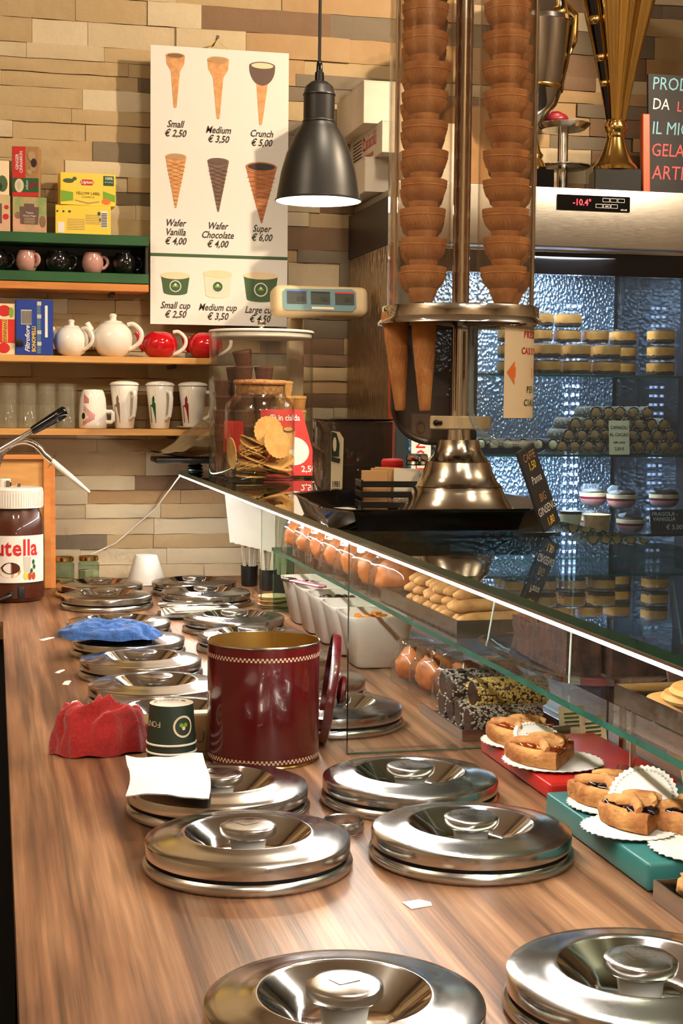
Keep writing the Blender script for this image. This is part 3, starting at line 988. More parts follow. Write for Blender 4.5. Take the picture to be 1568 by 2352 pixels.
for i in range(17):
    a = PI - (PI * 0.80) * i / 16
    sp.append((0.050 + 0.0630 * math.cos(a) - 0.026, -0.01, 0.262 + 0.067 * math.sin(a) + (0 if i else -0.02)))
sp = [(-0.039, -0.01, 0.236)] + sp
ex, ez = sp[-1][0], sp[-1][2]
sp.append((ex + 0.018, -0.01, ez - 0.013))
part('spout', MB().tube(sp, 0.0068, 14), 'chrome', nj)
dx, dz = 0.81, -0.58
nz0 = Vector(sp[-1])
part('spout_flange', MB().lathe([(0.0, 0.0), (0.017, 0.0), (0.0185, 0.0012), (0.017, 0.0024), (0.0, 0.0024)], 28), 'glass_clear', nj, tuple(nz0), (0, R(126), 0))
part('nozzle', MB().lathe([(0.0068, 0.0), (0.0062, 0.060), (0.0030, 0.114), (0.0, 0.114)], 20), 'white_plastic', nj, tuple(nz0), (0, R(125), 0))
part('lever_rod', MB().tube([(-0.09, -0.03, 0.282), (0.055, -0.03, 0.355)], 0.0055, 12), 'chrome', nj)
part('lever_grip', MB().tube([(0.045, -0.03, 0.350), (0.055, -0.03, 0.355), (0.100, -0.03, 0.3775), (0.122, -0.03, 0.389), (0.128, -0.03, 0.392)], [0.0085, 0.0095, 0.0125, 0.0130, 0.009], 20), 'black_gloss', nj)
part('pivot_bolt', MB().lathe([(0.0, 0.016), (0.007, 0.016), (0.0075, 0.004), (0.0, 0.003)], 6), 'chrome', nj, (-0.012, -0.018, 0.232))
part('pivot_bolt', MB().lathe([(0.0, 0.010), (0.005, 0.010), (0.0052, 0.002), (0.0, 0.002)], 6), 'chrome', nj, (0.012, -0.018, 0.232))
part('power_switch', MB().rbox(-0.008, 0.008, -0.004, 0.004, 0.004, 0.028, 0.001), 'black_plastic', nj, (0.017, -NR * 0.97, 0.006), (0, 0, 0.2))
part('power_plug', MB().rbox(-0.006, 0.006, -0.012, 0.004, 0.012, 0.026, 0.002), 'black_plastic', nj, (-0.008, -NR - 0.001, 0))
part('power_cord', MB().tube([(-0.008, -NR - 0.012, 0.018), (-0.02, -NR - 0.02, 0.015), (-0.05, -NR - 0.022, 0.006), (-0.12, -NR - 0.02, 0.004)], 0.003, 8), 'black_plastic', nj)
fb = thing('wooden_panel', 'orange wooden panel leaning on the stone wall behind the chocolate spread', 'panel', (0.04, 4.02, 0), (R(-8), 0, 0))
part('panel_face', MB().box(-0.20, 0.088, 0, 0.006, 0.004, 0.342), 'wood_light', fb, smooth=0)
part('panel_frame', MB().box(-0.21, 0.105, -0.012, 0.008, 0.342, 0.354).box(0.088, 0.105, -0.012, 0.008, 0.0, 0.342), 'wood_orange', fb, smooth=0)
part('panel_back', MB().box(-0.20, 0.118, 0.009, 0.014, 0.0, 0.328), 'wood_orange', fb, smooth=0)
# ------------------------------------------------------------------ wall shelves
def shelf_board(name, x0, x1, y0, z0, z1, mat, label):
    t = thing(name, label, 'shelf', (0, 0, 0))
    part('board', MB().rbox(x0, x1, y0, WY - 0.002, z0, z1, 0.0015, 1), mat, t)
    for bxp in (x0 + 0.12, x1 - 0.10):
        part('bracket', MB().box(bxp, bxp + 0.012, y0 + 0.04, WY - 0.004, z0 - 0.010, z0 - 0.0003), 'dark_steel', t, smooth=0)
    return t
shelf_board('wall_shelf', -0.42, 0.412, 4.125, 0.792, 0.8125, 'wood_orange', 'orange wooden shelf board under the green mug shelf')
shelf_board('wall_shelf', -0.42, 0.575, 4.075, 0.597, 0.6145, 'wood_light', 'pale wooden shelf carrying the teapots')
shelf_board('wall_shelf', -0.42, 0.575, 4.075, 0.403, 0.4205, 'wood_light', 'pale wooden shelf carrying the tumblers and latte mugs')
gs = thing('mug_shelf', 'green painted two-tier box shelf holding black and pink mugs', 'shelf', (0, 0, 0))
part('lower_board', MB().rbox(-0.42, 0.412, 4.122, WY - 0.003, 0.8135, 0.840, 0.0015, 1), 'green_paint', gs)
part('upper_board', MB().rbox(-0.42, 0.412, 4.122, WY - 0.003, 0.915, 0.942, 0.0015, 1), 'green_paint', gs)
part('back_panel', MB().box(-0.42, 0.412, WY - 0.012, WY - 0.004, 0.840, 0.915), 'dark_back', gs, smooth=0)
for xx in (-0.418, 0.404):
    part('side_panel', MB().box(xx, xx + 0.007, 4.130, WY - 0.013, 0.8402, 0.9148), 'dark_back', gs, smooth=0)

# mugs on the green shelf
def handle(r, hz, off, tr=0.0045, w=1.0):
    return MB().tube(smooth_path([(off, 0, hz + r), (off + r * 0.55, 0, hz + r * 1.05), (off + r * 1.05 * w, 0, hz + r * 0.55), (off + r * 1.2 * w, 0, hz), (off + r * 1.0 * w, 0, hz - r * 0.6), (off + r * 0.45, 0, hz - r * 1.1), (off - 0.002, 0, hz - r * 1.25)]), tr, 10)
def mug(label, x, mat, s=1.0, rz=0.0, y=4.175):
    t = thing('round_mug', label, 'mug', (x, y, 0.8405), rz, 'round mugs on the green shelf')
    part('body', MB().lathe([(0.0, 0.001), (0.018 * s, 0.0005), (0.024 * s, 0.004), (0.031 * s, 0.018), (0.0325 * s, 0.030), (0.030 * s, 0.044), (0.0255 * s, 0.054), (0.0250 * s, 0.057), (0.0235 * s, 0.0565), (0.028 * s, 0.040), (0.028 * s, 0.02), (0.0, 0.006)], 36), mat, t, smooth=60)
    part('handle', handle(0.015 * s, 0.032, 0.0275 * s), mat, t)
mug('black mug at the left end of green shelf, cut by the edge', 0.006, 'black_ceramic', 1.1)
mug('pale pink mug second along the green shelf', 0.090, 'pink_ceramic', 0.9, -0.7)
mug('black mug between the two pink mugs on green shelf', 0.172, 'black_ceramic', 1.1, 0.1)
mug('dusty pink mug next to the last black one on green shelf', 0.265, 'pink_ceramic', 0.9, 0.1)
mug('black mug at the end of green shelf beside the price poster', 0.352, 'black_ceramic', 1.05, 0.2)

# boxes of tea
def carton(label, x0, x1, z0, z1, y0, depth, mat, rz=0.0, side=None):
    t = thing('tea_box', label, 'tea box', ((x0 + x1) / 2, y0, z0), rz, 'tea boxes on the wall shelves')
    w, h = x1 - x0, z1 - z0
    part('carton', MB().rbox(-w / 2, w / 2, 0, depth, 0, h, 0.0012, 1), mat, t)
    return t, w, h
FR = (R(90), 0, 0)
t, w, h = carton('yellow tea box lying at the bottom of the pair on the green shelf', 0.164, 0.311, 0.9425, 1.0195, 4.140, 0.075, 'yellow_print', R(-2))
flat('barcode_panel', [rect(-0.009, 0.009, -0.022, 0.022)], 'card_white', t, (0.056, -0.0003, 0.042))
flat('barcode', [rect(-0.0075, 0.0075, -0.020 + 0.0042 * i, -0.018 + 0.0042 * i) for i in range(9)], 'ink_black', t, (0.056, -0.0008, 0.042))
flat('seal_print', [rect(-0.009, 0.009, -0.014, 0.014)], 'card_white', t, (-0.058, -0.0003, 0.018))
flat('leaf_print', [circ(0.0, 0, 0.004, 10, 0.003), circ(-0.016, 0, 0.003, 8), circ(-0.032, 0, 0.003, 8), circ(0.078, -0.004, 0.004, 8, 0.006), circ(0.081, -0.020, 0.003, 8, 0.005)], 'green_paint', t, (-0.036, -0.0003, 0.060))
flat('small_print', [rect(-0.024, 0.022, -0.001 - 0.0045 * i, 0.0006 - 0.0045 * i) for i in range(7)], 'stone_ochre', t, (-0.018, -0.0003, 0.040))
flat('small_print', [rect(-0.020, 0.020, -0.001 - 0.0045 * i, 0.0006 - 0.0045 * i) for i in range(6)], 'stone_ochre', t, (0.026, -0.0003, 0.052))
t, w, h = carton('yellow tea box standing on another yellow box, red brand oval and green tag', 0.177, 0.325, 1.0200, 1.1060, 4.142, 0.072, 'yellow_print', R(3))
flat('brand_oval', [[(-0.018, 0), (-0.014, 0.007), (0.014, 0.007), (0.018, 0), (0.014, -0.008), (-0.014, -0.008)]], 'red_print', t, (-0.003, -0.0004, 0.062))
text('Lipton', 0.0120, 'ink_white', t, (-0.003, -0.0012, 0.0620), bold=0.0003)
text('YELLOW LABEL', 0.0105, 'ink', t, (0.000, -0.0008, 0.032), sx=0.9)
text('CLASSICO', 0.0075, 'stone_brown', t, (0.000, -0.0008, 0.0225))
flat('green_tag', [rect(-0.014, 0.014, -0.014, 0.012)], 'green_paint', t, (0.055, -0.0004, 0.069))
text('100%', 0.0100, 'ink_white', t, (0.055, -0.0012, 0.074), bold=0.0002)
text('NATURALE', 0.0045, 'ink_white', t, (0.055, -0.0012, 0.064))
flat('field_print', [[(-0.072, 0.008), (-0.040, 0.012), (-0.040, 0.034), (-0.072, 0.038)], [(0.040, 0.018), (0.072, 0.012), (0.072, 0.030), (0.040, 0.040)]], 'green_bright', t, (0, -0.0003, 0))
flat('leaf_print', [circ(-0.052, 0.064, 0.015, 14, 0.006), circ(-0.036, 0.070, 0.006, 10, 0.005)], 'green_print', t, (0, -0.0004, 0))
flat('teacup_print', [circ(0.048, 0.012, 0.012, 14, 0.008)], 'orange_print', t, (0, -0.0004, 0))
flat('gold_swoosh', [[(-0.035, 0.012), (0, 0.004), (0.03, 0.010), (0.03, 0.013), (0, 0.008), (-0.035, 0.015)]], 'stone_ochre', t, (0, -0.0004, 0))
t, w, h = carton('herbal tea box with a brown label on the green shelf beside the yellow boxes', 0.052, 0.141, 0.9425, 1.036, 4.140, 0.06, 'herb_print')
flat('brown_label', [[(-0.024, -0.026), (0.022, -0.026), (0.025, 0.020), (0.012, 0.020), (0.012, 0.028), (-0.014, 0.028), (-0.014, 0.020), (-0.026, 0.020)]], 'brown_print', t, (0, -0.0004, 0.048))
text('Tisana', 0.0075, 'ink_white', t, (0, -0.0012, 0.052))
text('Dream Magic', 0.0062, 'ink_white', t, (0, -0.0012, 0.044))
flat('small_print', [rect(-0.014, 0.014, -0.004 * i, 0.0012 - 0.004 * i) for i in range(4)], 'pink_print', t, (0, -0.0010, 0.037))
flat('flower_print', [circ(-0.030, 0.045, 0.009, 10), circ(0.034, 0.030, 0.009, 10, 0.016)], 'stone_brown', t, (0, -0.0003, 0))
t, w, h = carton('pink floral tea box cut by the left picture edge, lower of two', -0.045, 0.046, 0.9425, 1.039, 4.142, 0.06, 'pink_print')
flat('brown_label', [rect(-0.024, 0.024, -0.026, 0.026)], 'brown_print', t, (0, -0.0004, 0.048))
flat('flower_print', [circ(0.034, 0.04, 0.008, 10), circ(0.036, 0.065, 0.006, 10)], 'ink_red', t, (0, -0.0003, 0))
t, w, h = carton('red and green ginger cinnamon tea box standing on end', 0.051, 0.122, 1.0365, 1.170, 4.145, 0.055, 'kraft', R(-8))
flat('red_panel', [rect(-0.0335, 0.0, 0.050, 0.1325)], 'red_print', t, (0, -0.0004, 0))
flat('green_panel', [rect(-0.0345, 0.0345, 0.0125, 0.050)], 'green_paint', t, (0, -0.0005, 0))
flat('pink_base', [rect(-0.0345, 0.0345, 0.002, 0.0125)], 'red_print', t, (0, -0.0004, 0))
flat('brand_oval', [circ(-0.0165, 0.030, 0.012, 20, 0.018)], 'label_cream', t, (0, -0.0009, 0))
flat('oval_mark', [circ(-0.0165, 0.030, 0.0045, 12, 0.011)], 'film_grey', t, (0, -0.0013, 0))
flat('spice_print', [circ(0.016, 0.108, 0.010, 12, 0.013), circ(0.020, 0.082, 0.009, 12, 0.014), circ(0.010, 0.066, 0.007, 12)], 'stone_ochre', t, (0, -0.0008, 0))
flat('spice_dark_print', [circ(0.022, 0.090, 0.008, 12, 0.012)], 'choc', t, (0, -0.0011, 0))  # darker oval printed among the spices
flat('berry_print', [circ(0.016, 0.030, 0.006, 10, 0.008), circ(0.028, 0.034, 0.005, 10)], 'berry', t, (0, -0.0011, 0))
RV = (R(90), R(-90), 0)
text('GINGER', 0.0115, 'ink_white', t, (-0.0215, -0.0012, 0.092), RV, bold=0.0002)
text('CINNAMON', 0.0115, 'ink_white', t, (-0.0110, -0.0012, 0.092), RV, sx=0.9, bold=0.0002)
text('infuso', 0.0105, 'ink_white', t, (0.0035, -0.0012, 0.031), RV, shear=0.3)
t, w, h = carton('green leafy tea box cut by the left picture edge, upper of two', -0.028, 0.044, 1.0395, 1.130, 4.145, 0.055, 'cream_print', R(4))
flat('leaf_print', [circ(0.018, 0.030, 0.014, 12, 0.022), circ(0.002, 0.022, 0.016, 12, 0.014)], 'green_print', t, (0, -0.0003, 0))
flat('green_panel', [rect(-0.035, 0.002, 0.03, 0.065)], 'green_bright', t, (0, -0.0006, 0))

# shelf with teapots
t, w, h = carton('red and cream tea box cut by the left picture edge, beside the blue box', -0.035, 0.057, 0.615, 0.750, 4.100, 0.07, 'cream_print')
flat('red_panel', [rect(-0.045, 0.045, 0.032, 0.094)], 'red_print', t, (0, -0.0004, 0))
for _c in (circ(0.018, 0.116, 0.017, 16, 0.015), circ(0.016, 0.018, 0.016, 16, 0.014)):
    flat('fruit_print', [_c], 'ink_red', t, (0, -0.0004, 0))
flat('leaf_print', [circ(0.036, 0.112, 0.006, 12, 0.014)], 'green_bright', t, (0, -0.0006, 0))
flat('gold_panel', [rect(0.012, 0.027, 0.034, 0.094)], 'cream_yellow', t, (0, -0.0008, 0))
text('TWININGS', 0.0125, 'ink', t, (0.0190, -0.0014, 0.064), (R(90), R(90), 0), sx=0.95)
t, w, h = carton('dark blue camomile tea box standing beside the white teapots', 0.058, 0.1555, 0.615, 0.7615, 4.095, 0.07, 'blue_print')
flat('barcode_panel', [rect(-0.014, 0.014, -0.018, 0.021)], 'film_grey', t, (-0.021, -0.0004, 0.099))
flat('barcode', [rect(-0.012 + 0.003 * i, -0.0105 + 0.003 * i, -0.016, 0.018) for i in range(9)], 'ink_black', t, (-0.021, -0.0009, 0.099))
flat('white_strip', [rect(-0.0035, 0.0035, -0.042, 0.042)], 'card_white', t, (0.031, -0.0004, 0.090))
text('BONOMELLI', 0.0140, 'ink_yellow', t, (-0.0015, -0.0012, 0.043), (R(90), R(-90), 0), bold=0.0003, sx=0.88)
text('Filtrofiore', 0.0170, 'ink_white', t, (-0.0180, -0.0012, 0.043), (R(90), R(-90), 0), shear=0.35, bold=0.0003)
flat('small_print', [rect(0.0065, 0.0165, 0.006 + 0.0045 * i, 0.009 + 0.0045 * i) for i in range(29)], 'panel_blue', t, (0, -0.0004, 0))
for zc in (0.026, 0.056, 0.098, 0.132):
    flat('seal_print', [rect(0.007, 0.018, zc, zc + 0.010)], 'film_grey', t, (0, -0.0007, 0))
part('clip', MB().rbox(-0.010, 0.010, -0.006, 0, 0, 0.018, 0.001), 'black_plastic', t, (-0.039, -0.0005, 0.024))

def teapot(label, x, s, mat, hmat, spout_dir=PI, lid=True, rz=0.0, sz=1.0):
    t = thing('teapot', label, 'teapot', (x, 4.150, 0.6150), rz, 'teapots on the pale shelf')
    pr = [(0.0, 0.001), (0.024, 0.0005), (0.026, 0.003), (0.036, 0.010), (0.0455, 0.028), (0.0475, 0.044), (0.044, 0.060), (0.034, 0.074), (0.024, 0.080), (0.022, 0.081), (0.0, 0.082)]
    part('body', MB().lathe([(r * s, z * s * sz) for r, z in pr], 44), mat, t, smooth=60)
    if lid:
        part('lid', MB().lathe([(0.023 * s, 0.0805 * s), (0.020 * s, 0.084 * s), (0.008 * s, 0.087 * s), (0.0075 * s, 0.092 * s), (0.0095 * s, 0.098 * s), (0.006 * s, 0.1015 * s), (0.0, 0.102 * s)], 32), mat, t)
    part('handle', handle(0.026 * s, 0.050 * s * sz, 0.036 * s, 0.0052 * s, 1.1), hmat, t)
    part('spout', MB().tube([(-0.036 * s, 0, 0.028 * s * sz), (-0.050 * s, 0, 0.046 * s * sz), (-0.056 * s, 0, 0.066 * s * sz), (-0.064 * s, 0, 0.080 * s * sz)], [0.016 * s, 0.011 * s, 0.008 * s, 0.0065 * s], 12), mat, t)
    return t
teapot('smaller white teapot beside the blue tea box', 0.206, 0.98, 'white_ceramic', 'white_ceramic', rz=R(-38))
teapot('larger white teapot between the smaller white one and a red pot', 0.318, 1.16, 'white_ceramic', 'white_ceramic', rz=R(-24))
teapot('red pot with a white handle, whole in view', 0.445, 1.02, 'red_ceramic', 'white_ceramic', rz=R(-14), lid=False, sz=0.86)
teapot('red pot half hidden behind the clear cone bin', 0.570, 1.02, 'red_ceramic', 'white_ceramic', rz=R(-14), lid=False, sz=0.86)

# tumblers and latte mugs
def make_tumbler():
    t = thing('glass_tumbler', 'x', 'glass', (0, 0, 0), 0, 'upturned glass tumblers on the shelf')
    part('wall', MB().lathe([(0.0235, 0.0005), (0.0245, 0.002), (0.0215, 0.120), (0.0, 0.1215), (0.0, 0.114), (0.0200, 0.113), (0.0228, 0.0008), (0.0235, 0.0005)], 24), 'tumbler_glass', t)
    return t
tb0 = make_tumbler()
k = 0
for row, yy in ((0, 4.115), (1, 4.172)):
    for i in range(5):
        lb = 'clear upturned tumbler, %s from the left in the %s row on the shelf' % (ORD[i], ('front', 'back')[row])
        loc = (-0.012 + 0.0505 * i + 0.012 * row, yy, 0.421)
        if k == 0:
            tb0.location = (loc[0], loc[1], loc[2] + ZC)
            tb0['label'] = lb
        else:
            dup(tb0, loc, 0.3 * k, lb)
        k += 1
m1 = thing('printed_mug', 'white mug upside down with a red bird print, next to the tumblers', 'mug', (0.262, 4.13, 0.421), R(-20))
part('body', MB().lathe([(0.0365, 0.0005), (0.038, 0.002), (0.0385, 0.03), (0.035, 0.08), (0.030, 0.099), (0.026, 0.105), (0.0, 0.106)], 40), 'white_ceramic', m1, smooth=60)
part('handle', MB().tube([(0.036, 0, 0.018), (0.052, 0, 0.018), (0.056, 0, 0.022), (0.056, 0, 0.042), (0.052, 0, 0.046), (0.036, 0, 0.046)], 0.0055, 8), 'white_ceramic', m1)
def on_cyl(name, parent, r_of_z, pts, mat, lift=0.0005):
    mb = MB()
    vs = [((r_of_z(z) + lift) * math.cos(a), (r_of_z(z) + lift) * math.sin(a), z) for a, z in pts]
    mb.add(vs, [tuple(range(len(vs)))])
    return part(name, mb, mat, parent, smooth=0)
rz1 = lambda z: 0.0385 - 0.0035 * max(0, z - 0.03) / 0.05
for j in range(9):
    a0 = -2.05 + 0.10 * j
    on_cyl('red_print', m1, rz1, [(a0, 0.008 + 0.002 * j), (a0 + 0.05, 0.008 + 0.002 * j), (a0 + 0.09, 0.062 - 0.003 * j), (a0 + 0.05, 0.064 - 0.003 * j)], 'ink_red')
for j in range(5):
    a0 = -2.0 + 0.09 * j
    on_cyl('red_print', m1, rz1, [(a0, 0.068), (a0 + 0.05, 0.068), (a0 + 0.05, 0.092 - 0.003 * j), (a0, 0.094 - 0.003 * j)], 'ink_red')
on_cyl('round_print', m1, rz1, blob(-1.98, 0.034, 0.25, 0.013), 'label_cream', 0.0010)
on_cyl('face_print', m1, rz1, blob(-1.98, 0.034, 0.15, 0.009), 'ink_black', 0.0014)
def latte(label, x, pcol, rz=0.0, s=1.0, saucer=False):
    t = thing('latte_mug', label, 'mug', (x, 4.135, 0.421), rz, 'tall white latte mugs with lids')
    r_of = lambda z: (0.0255 + 0.0125 * z / 0.118) * s
    part('body', MB().lathe([(0.0, 0.0005), (0.024 * s, 0.0005), (0.0258 * s, 0.003), (0.038 * s, 0.116), (0.037 * s, 0.118), (0.0, 0.117)], 40), 'white_ceramic', t, smooth=60)
    part('lid', MB().lathe([(0.040 * s, 0.1185), (0.0405 * s, 0.121), (0.036 * s, 0.126), (0.018 * s, 0.130), (0.0, 0.131)], 40), 'white_ceramic', t, smooth=60)
    part('handle', MB().tube([(0.035 * s, 0, 0.102), (0.049 * s, 0, 0.100), (0.054 * s, 0, 0.085), (0.052 * s, 0, 0.060), (0.046 * s, 0, 0.036), (0.029 * s, 0, 0.026)], 0.006, 10), 'white_ceramic', t)
    am_ = -PI / 2 - 0.75 - rz
    on_cyl('script_print', t, r_of, [(am_ - 0.30, 0.090), (am_ + 0.30, 0.090), (am_ + 0.30, 0.110), (am_ - 0.30, 0.110)], 'label_cream')
    on_cyl('colour_print', t, r_of, [(am_ - 0.30, 0.018), (am_ + 0.26, 0.016), (am_ + 0.28, 0.068), (am_ + 0.12, 0.078), (am_ - 0.02, 0.068), (am_ - 0.28, 0.064)], pcol)
    on_cyl('leaf_print', t, r_of, [(am_ - 0.05, 0.066), (am_ + 0.22, 0.078), (am_ + 0.16, 0.092), (am_ - 0.02, 0.084)], pcol)
    if saucer:
        part('saucer', MB().lathe([(0.0, -0.0003), (0.030, 0.0002), (0.044, 0.006), (0.045, 0.008), (0.030, 0.004), (0.0, 0.004)], 40), 'white_ceramic', t)
    return t
latte('tall white lidded mug with brown print, handle forward', 0.347, 'stone_brown', R(-62))
latte('tall white lidded mug with green print, handle forward', 0.444, 'green_paint', R(-62))
latte('white lidded mug with dark red print, beside the clear cone bin', 0.534, 'berry', R(-15), 1.02, True)

# ------------------------------------------------------------------ price poster
po = thing('price_poster', 'white gelato price poster with cones and cups, hung on the stone wall', 'poster', (0.6115, 4.166, 0.7085))
po.scale = (1.0115, 1.0, 1.0115)
PW, PH = 0.3775, 0.744
part('sheet', MB().box(-PW / 2, PW / 2, 0, 0.004, 0, PH), 'card_white', po, smooth=0)
flat('green_stripe', [rect(-PW / 2, PW / 2, 0.183, 0.1915)], 'green_print', po, (0, -0.0003, 0))
part('string', MB().tube([(-0.035, 0.002, PH - 0.002), (-0.010, 0.004, PH + 0.026), (0.025, 0.002, PH - 0.002)], 0.001, 6), 'ink_yellow', po)
nl = thing('wall_nail', 'long dark nail in the stone wall holding the poster string', 'nail', (0.601, 4.15, 1.489))
part('shank', MB().tube([(0, 0, 0), (0, 0.10, -0.004)], 0.0025, 8), 'dark_steel', nl)
part('nail_head', MB().tube([(0, -0.002, 0.0003), (0, 0.001, 0)], 0.005, 10), 'dark_steel', nl)
px0, pz0 = 0.6045, 0.706
def cone_print(x0, x1, zt, xb, zb, kind, mat, inner):
    x0, x1, xb, zt, zb = x0 - px0, x1 - px0, xb - px0, zt - pz0, zb - pz0
    w = (x1 - x0)
    cx = (x0 + x1) / 2
    H = zt - zb
    if kind == 'cup':
        pol = [(x0, zt), (x0 + 0.04 * w, zt - 0.16 * H), (x0 + 0.22 * w, zt - 0.27 * H), (x0 + 0.26 * w, zt - 0.30 * H), (xb - 0.004, zb + 0.003), (xb, zb), (xb + 0.004, zb + 0.003), (x1 - 0.26 * w, zt - 0.30 * H), (x1 - 0.22 * w, zt - 0.27 * H), (x1 - 0.04 * w, zt - 0.16 * H), (x1, zt)]
    elif kind == 'crunch':
        pol = [(cx - 0.22 * w, zt - 0.30 * H), (xb - 0.004, zb + 0.003), (xb, zb), (xb + 0.004, zb + 0.003), (cx + 0.22 * w, zt - 0.30 * H)]
        flat('cone_print', [[(x0, zt - 0.02)] + [(cx + w * 0.5 * math.cos(a), zt - 0.005 + 0.30 * H * math.sin(a)) for a in [PI * (1 + q / 12) for q in range(13)]] + [(x1, zt - 0.02), (x1, zt), (x0, zt)]], 'brown_print', po, (0, -0.0009, 0))
    else:
        pol = [(x0, zt), (xb - 0.002, zb), (xb + 0.002, zb), (x1, zt)]
    flat('cone_print', [pol], mat, po, (0, -0.0005, 0))
    flat('cone_opening', [circ(cx, zt, w * 0.5, 24, w * 0.15)], mat if kind != 'crunch' else 'brown_print', po, (0, -0.0013, 0))
    flat('cone_opening', [circ(cx, zt, w * 0.43, 24, w * 0.11)], inner, po, (0, -0.0017, 0))
    if kind == 'waf':
        li = []
        for q in range(1, 12):
            f = q / 12
            xa, xc = x0 + (xb - x0) * f, x1 + (xb - x1) * f
            zz = zt - H * f
            li.append([(xa, zz), (xc, zz - 0.018 * (1 - f)), (xc, zz - 0.0188 * (1 - f) - 0.0003), (xa, zz - 0.0008)])
            li.append([(xa, zz - 0.018 * (1 - f)), (xc, zz), (xc, zz - 0.0008), (xa, zz - 0.0188 * (1 - f) - 0.0003)])
        flat('waffle_lines', li, 'wafer' if mat != 'wafer_choc_print' else 'brown_print', po, (0, -0.0021, 0))
pm('wafer_print', (226, 170, 112), 0.6, c2=(208, 146, 86), nscale=60)
pm('wafer_choc_print', (128, 100, 84), 0.6, c2=(110, 84, 70), nscale=60)
pm('wafer_super_print', (200, 126, 78), 0.6, c2=(178, 106, 62), nscale=60)
cone_print(0.457, 0.508, 1.425, 0.482, 1.286, 'cup', 'wafer_print', 'stone_brown')
cone_print(0.569, 0.628, 1.421, 0.599, 1.262, 'cup', 'wafer_print', 'stone_ochre')
cone_print(0.684, 0.755, 1.412, 0.716, 1.252, 'crunch', 'wafer_print', 'cream_print')
cone_print(0.456, 0.513, 1.157, 0.484, 1.020, 'waf', 'wafer_print', 'stone_ochre')
cone_print(0.570, 0.629, 1.150, 0.600, 1.014, 'waf', 'wafer_choc_print', 'brown_print')
cone_print(0.675, 0.762, 1.140, 0.720, 0.988, 'waf', 'wafer_super_print', 'choc')
def plabel(lines, x, z, s=0.0265, dz=0.0245):
    for i, ln in enumerate(lines):
        if ln[0] == '€':
            text(ln, s, 'ink', po, (x - px0, -0.0012, z - pz0 - dz * i), shear=0.30, sx=0.82, name='price_text', bold=0.0004)
        else:
            text(ln, s, 'ink', po, (x - px0, -0.0012, z - pz0 - dz * i), shear=0.32, sx=0.80, name='price_text', bold=0.0003)
plabel(['Small', '€ 2,50'], 0.482, 1.243)
plabel(['Medium', '€ 3,50'], 0.599, 1.233)
plabel(['Crunch', '€ 5,00'], 0.718, 1.229)
plabel(['Wafer', 'Vanilla', '€ 4,00'], 0.483, 0.979)
plabel(['Wafer', 'Chocolate', '€ 4,00'], 0.598, 0.975)
plabel(['Super', '€ 6,00'], 0.720, 0.972)
plabel(['Small cup', '€ 2,50'], 0.483, 0.757)
plabel(['Medium cup', '€ 3,50'], 0.599, 0.754)
plabel(['Large cup', '€ 4,50'], 0.716, 0.750)
for (x0, x1, zt, zb, mt) in ((0.443, 0.524, 0.842, 0.785, 'green_print'), (0.559, 0.640, 0.850, 0.780, 'sachet_white'), (0.670, 0.768, 0.848, 0.772, 'green_print')):
    x0, x1, zt, zb = x0 - px0, x1 - px0, zt - pz0, zb - pz0
    cx, w = (x0 + x1) / 2, x1 - x0
    bot = [(cx + w * 0.40 * math.cos(a), zb + 0.008 + 0.008 * math.sin(a)) for a in [PI * (1 + q / 10) for q in range(11)]]
    flat('cup_print', [[(x0 + 0.002, zt - 0.008)] + bot + [(x1 - 0.002, zt - 0.008)]], mt, po, (0, -0.0005, 0))
    flat('cup_opening', [circ(cx, zt - 0.004, w * 0.5, 24, 0.010)], 'cream_print', po, (0, -0.0009, 0))
    r_ = 0.019 if w > 0.09 else 0.016
    zc = (zt + zb) / 2 - 0.004
    flat('logo_ring', [circ(cx, zc, r_, 24)], 'card_white', po, (0, -0.0013, 0))
    flat('logo_disc', [circ(cx, zc, r_ * 0.84, 24)], 'green_print', po, (0, -0.0017, 0))
    flat('logo_leaf', [circ(cx - 0.004, zc, 0.0045, 10, 0.003), circ(cx + 0.004, zc, 0.0045, 10, 0.003)], 'green_bright', po, (0, -0.0021, 0))
    flat('logo_scoop', [circ(cx, zc + 0.004, 0.0035, 10)], 'card_white', po, (0, -0.0025, 0))

# ------------------------------------------------------------------ pendant lamp
pl = thing('pendant_lamp', 'black bell-shaped pendant lamp hanging on a black cord', 'lamp', (0.683, 3.20, 0.927))
pl.scale = (0.831, 0.831, 0.831)
S1 = 1.0
part('shade', MB().lathe([(0.111, 0.0), (0.1125, 0.001), (0.1125, 0.004), (0.109, 0.006), (0.105, 0.030), (0.097, 0.075), (0.084, 0.120), (0.066, 0.162), (0.050, 0.188), (0.042, 0.200), (0.0415, 0.203)], 72), 'black_paint', pl, smooth=50)
part('shade_inside', MB().lathe([(0.110, 0.001), (0.106, 0.012), (0.102, 0.030), (0.094, 0.075), (0.081, 0.120), (0.063, 0.160), (0.040, 0.192), (0.0, 0.194)], 56), 'shade_white', pl, smooth=50)
part('socket_housing', MB().lathe([(0.0425, 0.200), (0.0435, 0.203), (0.0425, 0.206), (0.0405, 0.208), (0.0405, 0.268), (0.0425, 0.270), (0.0425, 0.273), (0.040, 0.276), (0.036, 0.292), (0.022, 0.304), (0.012, 0.307)], 48), 'black_paint', pl, smooth=40)
part('cord_grip', MB().lathe([(0.0125, 0.306), (0.0115, 0.328), (0.0085, 0.330), (0.0075, 0.352), (0.005, 0.356)], 24), 'black_gloss', pl)
part('cord', MB().tube([(0, 0, 0.354), (0.001, 0, 0.7), (0.002, 0, 1.592)], 0.0042, 10), 'black_plastic', pl)
part('bulb', MB().lathe([(0.0, 0.020), (0.022, 0.026), (0.032, 0.044), (0.034, 0.062), (0.026, 0.088), (0.016, 0.110), (0.015, 0.150)], 28), 'bulb_glow', pl, smooth=60)
